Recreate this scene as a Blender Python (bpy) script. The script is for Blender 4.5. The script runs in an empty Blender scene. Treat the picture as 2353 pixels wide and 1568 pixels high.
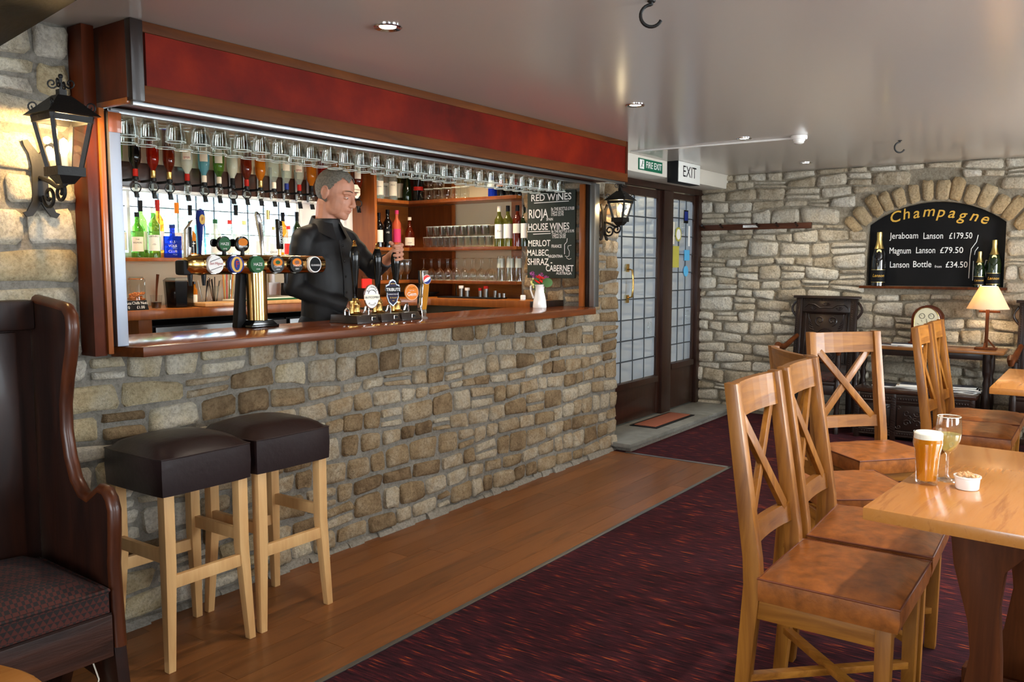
import bpy, bmesh, math, random
from mathutils import Vector, Matrix, noise as mnoise
R = math.radians; pi = math.pi
SC = bpy.context.scene; COL = SC.collection
rnd = random.Random(7)

# ------------------------------------------------------------------ camera
FPX, CXP, CYP, HC = 1946.0, 1176.5, 784.0, 1.40
AY, TP = R(35.5), math.atan(177 / 1946.0)
fwdh = Vector((math.cos(AY), math.sin(AY), 0)); rgt = Vector((math.sin(AY), -math.cos(AY), 0)); Z1 = Vector((0, 0, 1))
fwd = fwdh * math.cos(TP) - Z1 * math.sin(TP); upv = Z1 * math.cos(TP) + fwdh * math.sin(TP)
cd = bpy.data.cameras.new('camera'); cam = bpy.data.objects.new('camera', cd); COL.objects.link(cam)
cd.sensor_width = 36; cd.lens = FPX / 2353 * 36; cd.clip_start = 0.02
mw = Matrix((rgt, upv, -fwd)).transposed().to_4x4(); mw.translation = (0, 0, HC); cam.matrix_world = mw
SC.camera = cam
# a pixel of the 2353x1568 photograph meets a plane of the room (wall, counter, floor ...)
def ray(x, y): return fwd + rgt * ((x - CXP) / FPX) - upv * ((y - CYP) / FPX)
def onX(x, y, X): d = ray(x, y); return Vector((0, 0, HC)) + d * (X / d.x)
def onY(x, y, Y): d = ray(x, y); return Vector((0, 0, HC)) + d * (Y / d.y)
def onZ(x, y, Z): d = ray(x, y); return Vector((0, 0, HC)) + d * ((Z - HC) / d.z)

# ------------------------------------------------------------------ sky, sun, daylight at the windows, exposure
W = bpy.data.worlds.new('world'); SC.world = W; W.use_nodes = True
bg = W.node_tree.nodes['Background']; bg.inputs[0].default_value = (0.80, 0.90, 1.0, 1); bg.inputs[1].default_value = 7.0
def light(name, kind, loc, power, color=(1, 1, 1), size=None, direction=None, spot=None, radius=None):
    l = bpy.data.lights.new(name, kind); l.energy = power; l.color = color
    if size: l.shape = 'RECTANGLE'; l.size, l.size_y = size
    if spot: l.spot_size, l.spot_blend = spot
    if radius is not None: l.shadow_soft_size = radius
    o = bpy.data.objects.new(name, l); COL.objects.link(o); o.location = loc
    if direction: o.rotation_euler = Vector(direction).to_track_quat('-Z', 'Y').to_euler()
    return o
# daylight entering by the room's own windows (right-hand wall, wall behind the photographer, window behind the bar)
WIN = [(-0.4, 1.3), (2.75, 1.5), (5.6, 1.5)]     # centre x, width of the right-hand windows
for i, (wx, ww) in enumerate(WIN):
    light('daylight_right', 'AREA', (wx, -1.78, 1.42), (26, 40, 100)[i] * ww, (1.0, 0.97, 0.93), (ww, 1.15), (0, 1, -0.05))
light('daylight_behind', 'AREA', (-2.68, 0.7, 1.35), 55, (0.90, 0.95, 1.0), (2.0, 1.3), (1, 0.1, 0))
po = light('daylight_bar', 'AREA', (3.26, 5.03, 1.66), 1, (1, 1, 1), (1.92, 0.40), (0, -1, 0)); po.data.cycles.is_portal = True   # guides sky light through the bar window
SC.view_settings.view_transform = 'Standard'; SC.view_settings.look = 'None'
SC.view_settings.exposure = 0.32; SC.view_settings.gamma = 1.0; SC.view_settings.use_curve_mapping = False

# ------------------------------------------------------------------ mesh helpers
def TR(x=0, y=0, z=0, rx=0, ry=0, rz=0, s=1):
    return Matrix.Translation((x, y, z)) @ Matrix.Rotation(rz, 4, 'Z') @ Matrix.Rotation(ry, 4, 'Y') @ Matrix.Rotation(rx, 4, 'X') @ Matrix.Scale(s, 4)
class MB:
    def __init__(s): s.v = []; s.f = []
    def add(s, vs, fs, M=None):
        o = len(s.v); s.v += [tuple(M @ Vector(p)) if M else tuple(p) for p in vs]
        s.f += [tuple(i + o for i in f) for f in fs]; return s
    def box(s, x0, x1, y0, y1, z0, z1, M=None):
        return s.add([(x0, y0, z0), (x1, y0, z0), (x1, y1, z0), (x0, y1, z0), (x0, y0, z1), (x1, y0, z1), (x1, y1, z1), (x0, y1, z1)],
                     [(3, 2, 1, 0), (4, 5, 6, 7), (0, 1, 5, 4), (1, 2, 6, 5), (2, 3, 7, 6), (3, 0, 4, 7)], M)
    def hexa(s, lo, hi, M=None):      # two quads (lists of 4 points, counter-clockwise from above)
        return s.add(list(lo) + list(hi), [(3, 2, 1, 0), (4, 5, 6, 7), (0, 1, 5, 4), (1, 2, 6, 5), (2, 3, 7, 6), (3, 0, 4, 7)], M)
    def rings(s, qs):                 # stack of quads joined into one post
        vs = [p for q in qs for p in q]; n = len(qs)
        return s.add(vs, [(3, 2, 1, 0), tuple(range(4 * n - 4, 4 * n))] + [(4 * k + i, 4 * k + (i + 1) % 4, 4 * k + 4 + (i + 1) % 4, 4 * k + 4 + i) for k in range(n - 1) for i in range(4)])
    def bar(s, p, q, w, d, up=(0, 0, 1), w2=None, d2=None):
        p, q = Vector(p), Vector(q); t = (q - p).normalized(); up = Vector(up)
        a = t.cross(up)
        if a.length < 1e-4: a = t.cross(Vector((1, 0, 0)))
        a.normalize(); b = a.cross(t); w2 = w2 or w; d2 = d2 or d
        qd = lambda c, w, d: [c - a * w / 2 - b * d / 2, c + a * w / 2 - b * d / 2, c + a * w / 2 + b * d / 2, c - a * w / 2 + b * d / 2]
        lo, hi = qd(p, w, d), qd(q, w2, d2)
        return s.add(lo + hi, [(0, 1, 2, 3), (7, 6, 5, 4), (4, 5, 1, 0), (5, 6, 2, 1), (6, 7, 3, 2), (7, 4, 0, 3)])
    def lathe(s, prof, n=20, M=None, a0=0, a1=None, sx=1, sy=1):
        full = a1 is None; k = n if full else n + 1; a1 = 2 * pi if full else a1
        vs = []; fs = []
        for r, z in prof:
            for i in range(k):
                a = a0 + (a1 - a0) * i / n; vs.append((r * math.cos(a) * sx, r * math.sin(a) * sy, z))
        for j in range(len(prof) - 1):
            for i in range(n):
                i2 = (i + 1) % k
                fs.append((j * k + i, j * k + i2, (j + 1) * k + i2, (j + 1) * k + i))
        return s.add(vs, fs, M)
    def tube(s, path, r, n=8, closed=False, cap=True, flat=1):
        P = [Vector(p) for p in path]; m = len(P); rr = r if isinstance(r, (list, tuple)) else [r] * m
        vs = []; fs = []; prev = None
        for i in range(m):
            t = (P[(i + 1) % m] - P[i - 1]) if closed else (P[min(i + 1, m - 1)] - P[max(i - 1, 0)])
            t.normalize()
            if prev is None:
                a = t.cross(Vector((0, 0, 1)));
                if a.length < 1e-3: a = t.cross(Vector((1, 0, 0)))
            else: a = prev - t * prev.dot(t)
            a.normalize(); prev = a; b = t.cross(a)
            for k in range(n):
                w = 2 * pi * k / n; vs.append(P[i] + (a * math.cos(w) + b * math.sin(w) * flat) * rr[i])
        for i in range(m if closed else m - 1):
            for k in range(n):
                i2 = (i + 1) % m
                fs.append((i * n + k, i * n + (k + 1) % n, i2 * n + (k + 1) % n, i2 * n + k))
        if cap and not closed: fs += [tuple(range(n))[::-1], tuple((m - 1) * n + k for k in range(n))]
        return s.add(vs, fs)
    def prism(s, poly, t0, t1, plane='xz', M=None):   # polygon in a plane, extruded along the third axis
        n = len(poly)
        f3 = {'xz': lambda a, b, t: (a, t, b), 'yz': lambda a, b, t: (t, a, b), 'xy': lambda a, b, t: (a, b, t)}[plane]
        vs = [f3(a, b, t0) for a, b in poly] + [f3(a, b, t1) for a, b in poly]
        fs = [tuple(range(n))[::-1], tuple(range(n, 2 * n))] + [(i, (i + 1) % n, n + (i + 1) % n, n + i) for i in range(n)]
        return s.add(vs, fs, M)
    def ball(s, c, r, n=12, m=8, M=None):
        rx, ry, rz = r if isinstance(r, (list, tuple)) else (r, r, r)
        vs = [(c[0], c[1], c[2] - rz)]; fs = []
        for j in range(1, m):
            t = -pi / 2 + pi * j / m
            vs += [(c[0] + rx * math.cos(t) * math.cos(2 * pi * i / n), c[1] + ry * math.cos(t) * math.sin(2 * pi * i / n), c[2] + rz * math.sin(t)) for i in range(n)]
        vs.append((c[0], c[1], c[2] + rz)); T = len(vs) - 1
        for i in range(n):
            fs.append((0, 1 + (i + 1) % n, 1 + i)); fs.append((T, T - n + i, T - n + (i + 1) % n))
            for j in range(m - 2):
                a = 1 + j * n; fs.append((a + i, a + (i + 1) % n, a + n + (i + 1) % n, a + n + i))
        return s.add(vs, fs, M)
    def mesh(s, name, mat, smooth=40, bevel=0, seg=2):
        me = bpy.data.meshes.new(name); me.from_pydata(s.v, [], s.f)
        bm = bmesh.new(); bm.from_mesh(me); bmesh.ops.recalc_face_normals(bm, faces=bm.faces)
        if bevel:
            ed = [e for e in bm.edges if len(e.link_faces) == 2 and e.calc_face_angle(0) > R(32)]
            bmesh.ops.bevel(bm, geom=ed, offset=bevel, segments=seg, affect='EDGES', profile=0.6, clamp_overlap=True)
        bm.to_mesh(me); bm.free()
        if mat: me.materials.append(mat)
        if smooth:
            me.polygons.foreach_set('use_smooth', [True] * len(me.polygons)); me.set_sharp_from_angle(angle=R(smooth))
        return me
    def build(s, name, mat, parent=None, smooth=40, bevel=0, seg=2):
        o = bpy.data.objects.new(name, s.mesh(name, mat, smooth, bevel, seg)); COL.objects.link(o)
        if parent: o.parent = parent
        return o
def tag(o, label=None, cat=None, group=None, kind=None):
    for k, v in (('label', label), ('category', cat), ('group', group), ('kind', kind)):
        if v: o[k] = v
    return o
def thing(name, label, cat, loc=(0, 0, 0), rz=0, group=None):
    o = bpy.data.objects.new(name, None); COL.objects.link(o); o.location = loc; o.rotation_euler[2] = rz
    o.empty_display_size = 0.05
    return tag(o, label, cat, group)
def struct(name, mb, mat, label=None, parent=None, **k):
    o = mb.build(name, mat, parent, **k)
    if not parent: tag(o, label, None, None, 'structure')
    return o
def copy_tree(o, parent=None):
    c = o.copy(); COL.objects.link(c); c.parent = parent
    for ch in list(o.children): copy_tree(ch, c)
    return c
def inst(name, me, parent=None, M=None):
    o = bpy.data.objects.new(name, me); COL.objects.link(o)
    if parent: o.parent = parent
    if M is not None: o.matrix_basis = M
    return o
_tc = {}
def text_vf(s, size, shear=0, bold=0, align='CENTER', space=1):
    key = (s, size, shear, bold, align, space)
    if key not in _tc:
        cu = bpy.data.curves.new('txt', 'FONT'); cu.body = s; cu.size = size; cu.shear = shear; cu.offset = bold * size
        cu.align_x = align; cu.align_y = 'CENTER'; cu.space_character = space; cu.resolution_u = 3
        ob = bpy.data.objects.new('txt', cu); COL.objects.link(ob)
        me = bpy.data.meshes.new_from_object(ob)
        _tc[key] = ([tuple(v.co) for v in me.vertices], [tuple(p.vertices) for p in me.polygons])
        bpy.data.objects.remove(ob); bpy.data.curves.remove(cu); bpy.data.meshes.remove(me)
    return _tc[key]
def lettering(parent, mat, items, o, u, v, name='lettering'):
    """flat print: items (text, a, b, size, ...) on the plane o + a*u + b*v"""
    o, u, v = Vector(o), Vector(u), Vector(v); mb = MB()
    for it in items:
        s, a, b, size = it[:4]; kw = it[4] if len(it) > 4 else {}
        kw = dict(kw); rot = kw.pop('rot', 0); sxx = kw.pop('sx', 1); fit = kw.pop('fit', 0)
        vs, fs = text_vf(s, size, **kw)
        if fit: sxx = fit / max(1e-5, max(p[0] for p in vs) - min(p[0] for p in vs))
        c, sn = math.cos(rot), math.sin(rot)
        mb.add([o + u * (a + (x * c * sxx - y * sn)) + v * (b + (x * sn * sxx + y * c)) for x, y, z in vs], fs)
    return tag(mb.build(name, mat, parent, smooth=0), kind='stuff')
def bent_text(parent, mat, items, r, a_mid=0, name='lettering', M=None):
    """print on a round bottle of radius r: items (text, angle offset m, z, size)"""
    mb = MB()
    for it in items:
        s, a, z, size = it[:4]; kw = it[4] if len(it) > 4 else {}
        vs, fs = text_vf(s, size, **kw)
        mb.add([(r * math.cos(a_mid + (a + x) / r), r * math.sin(a_mid + (a + x) / r), z + y) for x, y, _ in vs], fs, M)
    return tag(mb.build(name, mat, parent, smooth=0), kind='stuff')

# ------------------------------------------------------------------ materials
MT = {}
def nodes(name):
    m = bpy.data.materials.new(name); m.use_nodes = True; nt = m.node_tree
    b = nt.nodes['Principled BSDF']; MT[name] = m
    return m, nt, b
def c4(c): return (c[0], c[1], c[2], 1)
def srgb(h):
    h = h.lstrip('#'); f = lambda x: x / 12.92 if x <= 0.04045 else ((x + 0.055) / 1.055) ** 2.4
    return tuple(f(int(h[i:i + 2], 16) / 255) for i in (0, 2, 4))
def noise_chain(nt, scale, sc3=(1, 1, 1), detail=5, rough=0.55, dist=0.0, coord='Object', rot=(0, 0, 0)):
    tc = nt.nodes.new('ShaderNodeTexCoord'); mp = nt.nodes.new('ShaderNodeMapping'); no = nt.nodes.new('ShaderNodeTexNoise')
    mp.inputs['Scale'].default_value = sc3; mp.inputs['Rotation'].default_value = rot
    no.inputs['Scale'].default_value = scale; no.inputs['Detail'].default_value = detail
    no.inputs['Roughness'].default_value = rough; no.inputs['Distortion'].default_value = dist
    nt.links.new(tc.outputs[coord], mp.inputs[0]); nt.links.new(mp.outputs[0], no.inputs[0])
    return no, mp
def ramp(nt, src, stops):
    r = nt.nodes.new('ShaderNodeValToRGB'); e = r.color_ramp.elements
    e[0].position, e[0].color = stops[0][0], c4(stops[0][1]); e[1].position, e[1].color = stops[-1][0], c4(stops[-1][1])
    for p, c in stops[1:-1]: n = e.new(p); n.color = c4(c)
    nt.links.new(src, r.inputs[0]); return r
def bump(nt, b, src, strength, dist=0.01):
    bp = nt.nodes.new('ShaderNodeBump'); bp.inputs['Strength'].default_value = strength; bp.inputs['Distance'].default_value = dist
    nt.links.new(src, bp.inputs['Height']); nt.links.new(bp.outputs[0], b.inputs['Normal']); return bp
def plain(name, col, rough=0.5, metal=0, coat=0, spec=0.5, emis=None, estr=0, bump_s=0, bscale=60, trans=0, var=0, sss=0):
    m, nt, b = nodes(name); col = srgb(col) if isinstance(col, str) else col
    b.inputs['Base Color'].default_value = c4(col); b.inputs['Roughness'].default_value = rough
    b.inputs['Metallic'].default_value = metal; b.inputs['Coat Weight'].default_value = coat; b.inputs['Coat Roughness'].default_value = 0.08
    b.inputs['Specular IOR Level'].default_value = spec; b.inputs['Transmission Weight'].default_value = trans
    if emis: b.inputs['Emission Color'].default_value = c4(emis); b.inputs['Emission Strength'].default_value = estr
    if bump_s or var:
        no, _ = noise_chain(nt, bscale)
        if bump_s: bump(nt, b, no.outputs['Fac'], bump_s)
        if var:
            r = ramp(nt, no.outputs['Fac'], [(0.3, tuple(c * (1 - var) for c in col)), (0.7, tuple(min(1, c * (1 + var)) for c in col))])
            nt.links.new(r.outputs[0], b.inputs['Base Color'])
    return m
def wood(name, c1, c2, axis='x', scale=3.0, rough=0.4, coat=0.2, stretch=14, bump_s=0.08, c3=None, rnd_obj=0.0, spec=0.35):
    m, nt, b = nodes(name); c1, c2 = srgb(c1), srgb(c2)
    s3 = {'x': (1, stretch, stretch), 'y': (stretch, 1, stretch), 'z': (stretch, stretch, 1)}[axis]
    no, mp = noise_chain(nt, scale, s3, 6, 0.6, 0.6)
    r = ramp(nt, no.outputs['Fac'], [(0.25, c1), (0.5, tuple((a + d) / 2 for a, d in zip(c1, c2))), (0.72, c2)] if not c3 else [(0.2, c1), (0.45, c2), (0.8, srgb(c3))])
    out = r.outputs[0]
    if rnd_obj:
        oi = nt.nodes.new('ShaderNodeObjectInfo'); hs = nt.nodes.new('ShaderNodeHueSaturation'); mr = nt.nodes.new('ShaderNodeMapRange')
        mr.inputs[3].default_value = 1 - rnd_obj; mr.inputs[4].default_value = 1 + rnd_obj
        nt.links.new(oi.outputs['Random'], mr.inputs[0]); nt.links.new(mr.outputs[0], hs.inputs['Value']); nt.links.new(out, hs.inputs['Color']); out = hs.outputs[0]
        ad = nt.nodes.new('ShaderNodeVectorMath'); ad.operation = 'ADD'; cx = nt.nodes.new('ShaderNodeCombineXYZ')
        ml = nt.nodes.new('ShaderNodeMath'); ml.operation = 'MULTIPLY'; ml.inputs[1].default_value = 40
        nt.links.new(oi.outputs['Random'], ml.inputs[0]); nt.links.new(ml.outputs[0], cx.inputs[0]); nt.links.new(ml.outputs[0], cx.inputs[1])
        nt.links.new(mp.outputs[0], ad.inputs[0]); nt.links.new(cx.outputs[0], ad.inputs[1]); nt.links.new(ad.outputs[0], no.inputs[0])
    nt.links.new(out, b.inputs['Base Color'])
    b.inputs['Roughness'].default_value = rough; b.inputs['Coat Weight'].default_value = coat; b.inputs['Coat Roughness'].default_value = 0.12; b.inputs['Specular IOR Level'].default_value = spec
    if bump_s: bump(nt, b, no.outputs['Fac'], bump_s)
    return m
def stone_mat(name, cols, joint=False, scale=9.0, bs=0.7):
    m, nt, b = nodes(name)
    tc = nt.nodes.new('ShaderNodeTexCoord')
    n1 = nt.nodes.new('ShaderNodeTexNoise'); n1.inputs['Scale'].default_value = scale; n1.inputs['Detail'].default_value = 7; n1.inputs['Roughness'].default_value = 0.62
    n2 = nt.nodes.new('ShaderNodeTexNoise'); n2.inputs['Scale'].default_value = 70; n2.inputs['Detail'].default_value = 5; n2.inputs['Roughness'].default_value = 0.75
    nt.links.new(tc.outputs['Object'], n1.inputs[0]); nt.links.new(tc.outputs['Object'], n2.inputs[0])
    cs = [srgb(c) for c in cols]; k = len(cs)
    oi = nt.nodes.new('ShaderNodeObjectInfo'); fac = nt.nodes.new('ShaderNodeMath'); fac.operation = 'MULTIPLY_ADD'
    if joint: fac.inputs[0].default_value = 0.5
    else: nt.links.new(oi.outputs['Random'], fac.inputs[0])
    fac.inputs[1].default_value = 0.62; ad = nt.nodes.new('ShaderNodeMath'); ad.operation = 'MULTIPLY_ADD'; ad.inputs[1].default_value = 1.1; ad.inputs[2].default_value = -0.36
    nt.links.new(n1.outputs['Fac'], ad.inputs[0]); nt.links.new(ad.outputs[0], fac.inputs[2])
    r = ramp(nt, fac.outputs[0], [(i / (k - 1), c) for i, c in enumerate(cs)])
    mx = nt.nodes.new('ShaderNodeMix'); mx.data_type = 'RGBA'; mx.blend_type = 'MULTIPLY'; mx.inputs[0].default_value = 1.0
    r2 = ramp(nt, n2.outputs['Fac'], [(0.28, (0.52, 0.48, 0.43)), (0.55, (0.97, 0.97, 0.97)), (0.75, (1.12, 1.12, 1.1))])
    nt.links.new(r.outputs[0], mx.inputs[6]); nt.links.new(r2.outputs[0], mx.inputs[7]); nt.links.new(mx.outputs[2], b.inputs['Base Color'])
    b.inputs['Roughness'].default_value = 0.9; b.inputs['Specular IOR Level'].default_value = 0.2
    mm = nt.nodes.new('ShaderNodeMath'); mm.operation = 'ADD'
    nt.links.new(n1.outputs['Fac'], mm.inputs[0]); nt.links.new(n2.outputs['Fac'], mm.inputs[1])
    vo = nt.nodes.new('ShaderNodeTexVoronoi'); vo.inputs['Scale'].default_value = 26; nt.links.new(tc.outputs['Object'], vo.inputs[0])
    m3 = nt.nodes.new('ShaderNodeMath'); m3.operation = 'MULTIPLY_ADD'; m3.inputs[1].default_value = 0.55
    nt.links.new(vo.outputs['Distance'], m3.inputs[0]); nt.links.new(mm.outputs[0], m3.inputs[2])
    bump(nt, b, m3.outputs[0], bs, 0.045)
    return m
def glass(name, tint=(0.96, 0.98, 0.97), k=0.35, base=0.05, rough=0.02, gl=(1, 1, 1)):
    """thin clear glass: mostly lets light through, mirrors at grazing angles"""
    m = bpy.data.materials.new(name); m.use_nodes = True; nt = m.node_tree; MT[name] = m
    nt.nodes.remove(nt.nodes['Principled BSDF']); out = nt.nodes['Material Output']
    t = nt.nodes.new('ShaderNodeBsdfTransparent'); g = nt.nodes.new('ShaderNodeBsdfGlossy'); lw = nt.nodes.new('ShaderNodeLayerWeight')
    t.inputs[0].default_value = c4(tint); g.inputs[0].default_value = c4(gl); g.inputs['Roughness'].default_value = rough; lw.inputs[0].default_value = 0.35
    ml = nt.nodes.new('ShaderNodeMath'); ml.operation = 'MULTIPLY_ADD'; ml.inputs[1].default_value = k; ml.inputs[2].default_value = base; ml.use_clamp = True
    mx = nt.nodes.new('ShaderNodeMixShader')
    nt.links.new(lw.outputs['Facing'], ml.inputs[0]); nt.links.new(ml.outputs[0], mx.inputs[0]); nt.links.new(t.outputs[0], mx.inputs[1]); nt.links.new(g.outputs[0], mx.inputs[2])
    nt.links.new(mx.outputs[0], out.inputs[0]); return m
def tinted(name, col, clear=0.5, rough=0.06):
    """coloured bottle glass with its liquid"""
    m, nt, b = nodes(name); col = srgb(col) if isinstance(col, str) else col
    b.inputs['Base Color'].default_value = c4(col); b.inputs['Roughness'].default_value = rough; b.inputs['Coat Weight'].default_value = 0.6; b.inputs['Coat Roughness'].default_value = 0.03
    t = nt.nodes.new('ShaderNodeBsdfTransparent'); mxc = max(max(col), 0.05)
    t.inputs[0].default_value = c4(tuple(min(1, (c / mxc) ** 0.6) for c in col))
    mx = nt.nodes.new('ShaderNodeMixShader'); mx.inputs[0].default_value = 1 - clear
    out = nt.nodes['Material Output']; nt.links.new(t.outputs[0], mx.inputs[1]); nt.links.new(b.outputs[0], mx.inputs[2]); nt.links.new(mx.outputs[0], out.inputs[0])
    return m

wood('oak', '#693a0a', '#a66c27', 'z', 3, 0.42, 0.15, 9)
wood('oak_x', '#693a0a', '#a66c27', 'x', 3, 0.42, 0.15, 9)
wood('oak_y', '#693a0a', '#a66c27', 'y', 3, 0.42, 0.15, 9)
wood('table_oak', '#85491a', '#bf8040', 'x', 3.2, 0.27, 0.45, 12, 0.04, '#b5742f')
wood('trestle', '#391a09', '#633417', 'z', 2.5, 0.5, 0.0, 8, spec=.12)
wood('beech', '#c08f58', '#dcb27a', 'z', 2, 0.45, 0.1, 9, 0.03)
wood('settle', '#0f0604', '#30150a', 'z', 2.5, 0.42, 0.08, 7, 0.12)
wood('settle_board', '#150b08', '#45261a', 'x', 2.5, 0.5, 0.2, 10, 0.3)
wood('settle_edge', '#2a1006', '#5c2c10', 'z', 2.5, 0.36, 0.12, 7, 0.1)
wood('bar_top', '#5a2a10', '#8e4a1e', 'x', 2.4, 0.18, 0.3, 12, 0.03)
wood('bar_edge', '#43200c', '#733a15', 'x', 2.4, 0.36, 0.08, 12, 0.03, spec=.25)
wood('mahogany', '#361204', '#5c250a', 'z', 2.0, 0.42, 0.05, 6, 0.03, spec=.2)
wood('frame_wood', '#7a3f16', '#a55c24', 'z', 2.0, 0.35, 0.4, 10, 0.03)
wood('trim_wood', '#46220c', '#6b3a15', 'x', 2.0, 0.6, 0.0, 10, 0.2, spec=.15)
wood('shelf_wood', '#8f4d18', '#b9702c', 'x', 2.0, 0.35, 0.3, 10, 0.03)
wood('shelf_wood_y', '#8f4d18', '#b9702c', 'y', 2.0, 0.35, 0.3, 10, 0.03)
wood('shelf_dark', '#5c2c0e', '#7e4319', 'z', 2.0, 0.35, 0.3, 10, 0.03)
wood('optic_board', '#2c160c', '#46250f', 'x', 2.0, 0.4, 0.2, 8, 0.05)
wood('black_oak', '#120a07', '#2a170f', 'z', 3, 0.38, 0.12, 6, 0.1)
wood('black_oak_top', '#20110a', '#3e2215', 'y', 3, 0.3, 0.4, 6, 0.1)
wood('door_wood', '#1e0f0a', '#341a10', 'z', 3, 0.35, 0.3, 8, 0.08)
wood('peg_wood', '#33180c', '#562e18', 'y', 3, 0.5, 0.05, 8, 0.1, spec=.2)
wood('console_top', '#5c3416', '#8d5a2a', 'y', 3, 0.3, 0.3, 8, 0.06)
wood('floor_plank', '#3c200e', '#7a4a24', 'x', 1.6, 0.36, 0.15, 9, 0.05, '#5c3417', 0.18)
wood('beam', '#060607', '#17181c', 'y', 4, 0.6, 0.0, 5, 0.5, spec=.05)
plain('iron', '#0f0d0b', 0.5, 0.3, bump_s=0.15, bscale=90)
plain('black', '#060607', 0.14, 0, 0, 0.4); plain('black_matt', '#0d0d0f', 0.6, spec=.25); plain('black_plastic', '#101113', 0.28, 0, 0, 0.35)
plain('chrome', (0.75, 0.76, 0.78), 0.12, 1); plain('steel', (0.30, 0.31, 0.31), 0.38, 1, bump_s=0.02, bscale=200)
plain('aluminium', (0.34, 0.37, 0.43), 0.48, 1, bump_s=0.05, bscale=9); plain('brass', (0.72, 0.47, 0.16), 0.22, 1)
plain('bronze', (0.60, 0.36, 0.13), 0.17, 1, bump_s=0.01); plain('gold', (0.80, 0.58, 0.20), 0.3, 1); plain('gold_paint', '#d9a93c', 0.5)
plain('white', '#f2f0ea', 0.35); plain('white_gloss', '#f6f5f1', 0.15, 0, 0.4); plain('chalk', '#f2f2ee', 0.8); plain('ink', '#0c0d10', 0.6, spec=.2)
plain('cream', '#eee2c2', 0.6); plain('label_cream', '#efe6d2', 0.6); plain('label_white', '#f4f1ec', 0.55)
plain('ceiling_paint', '#bdb4ac', 0.20, 0, 0, 0.6, bump_s=0.06, bscale=1.6); plain('soffit_paint', '#d9d2c4', 0.5)
plain('plaster', '#dccfae', 0.7, bump_s=0.05); plain('wall_paint', '#cbbda2', 0.8); plain('bar_white', '#f1efe9', 0.5)
plain('board_green', '#263029', 0.75, var=0.25, bscale=5); plain('board_black', '#0b0a0b', 0.6, spec=0.2, var=0.5, bscale=4)
plain('leather_tan', '#8e511f', 0.38, 0, 0.12, bump_s=0.18, bscale=26, var=0.35); plain('leather_dark', '#1f1212', 0.36, 0, 0.12, bump_s=0.10, bscale=40)
plain('piping', '#6b3317', 0.5); plain('red', '#a81e14', 0.5, spec=.2); plain('orange', '#dd7a0e', 0.5, spec=.2); plain('blue', '#1d2f7c', 0.5, spec=.2); plain('green', '#245c33', 0.5, spec=.2); plain('pink_label', '#d23a70', 0.5, spec=.2)
plain('foam', '#fbf6ea', 0.7); plain('ceramic', '#f8f6f3', 0.15, 0, 0.5); plain('nut', '#c99a6a', 0.6, var=0.25, bscale=40); plain('chilli_nut', '#d0742a', 0.6, var=0.3, bscale=40)
plain('paper', '#e9e6df', 0.7); plain('rubber', '#3b3b3f', 0.8); plain('mat_brown', '#8a4a30', 0.95, bump_s=0.5, bscale=300)
plain('skin', '#c68b70', 0.5, var=0.10, bscale=14); plain('shirt', '#121113', 0.6, bump_s=0.25, bscale=14); plain('trousers', '#14151b', 0.7, bump_s=0.2, bscale=18)
plain('hair', '#6f6a60', 0.65, bump_s=0.6, bscale=130, var=0.45); plain('eye_white', '#e6e0da', 0.3); plain('iris', '#33414a', 0.2); plain('lip', '#a8604f', 0.45); plain('brow', '#5b4a3c', 0.8)
plain('bulb', (1, 0.9, 0.7), 0.4, emis=(1, 0.80, 0.48), estr=28); plain('led', (1, 1, 0.95), 0.4, emis=(1, 0.93, 0.80), estr=14)
plain('exit_white', '#e9e9e2', 0.35); plain('sign_green', '#12684a', 0.4); plain('sign_blue', '#58b4e4', 0.4); plain('sign_yellow', '#b9b14a', 0.5)
plain('lead', '#4b5157', 0.5, 0.6); plain('petal_red', '#e2261b', 0.6); plain('petal_purple', '#b45aa6', 0.6); plain('petal_yellow', '#ece58f', 0.6); plain('leaf', '#3f6b24', 0.5); plain('leaf_dark', '#2f4f1f', 0.5)
plain('flagstone', '#77766f', 0.5, bump_s=0.12, bscale=12, var=0.22); plain('porch', '#9aa3ad', 0.8)
plain('leaf_overexposed', '#a8c4b8', 0.8, var=0.4, bscale=6); plain('ground_out', '#7c7a70', 0.9)  # leaf colour paled to imitate the overexposed view through the bar window
plain('clock_face', '#d8cfae', 0.4); plain('magazine_blue', '#27344f', 0.25); plain('magazine_grey', '#5a5c60', 0.3)
stone_mat('stone_bar', ['#67523a', '#8a7255', '#a28a69', '#b5a184', '#c6baa4', '#b9a98d'])
stone_mat('mortar_bar', ['#7c766c', '#8c867c', '#9a948a'], True, 5, 0.5)
stone_mat('stone_left', ['#b09a76', '#c9b894', '#dbd0b8', '#e4dccd', '#d2c5a8'])
stone_mat('stone_back', ['#9c8c72', '#c0b198', '#d6cab4', '#e2dac9', '#ebe5d8'], bs=0.7)
stone_mat('mortar_back', ['#8f8570', '#a09684', '#aea492'], True, 5, 0.6)
stone_mat('stone_arch', ['#a88a62', '#bfa47c', '#ccb48e', '#d5c2a2'])
glass('glass', (0.95, 0.97, 0.95), 0.55, 0.05); glass('glass_thin', (0.985, 0.99, 0.985), 0.32, 0.03); glass('window_glass', (0.93, 0.97, 1.0), 0.25, 0.03)
glass('glass_jar', (0.93, 0.96, 0.94), 0.45, 0.05)
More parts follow.
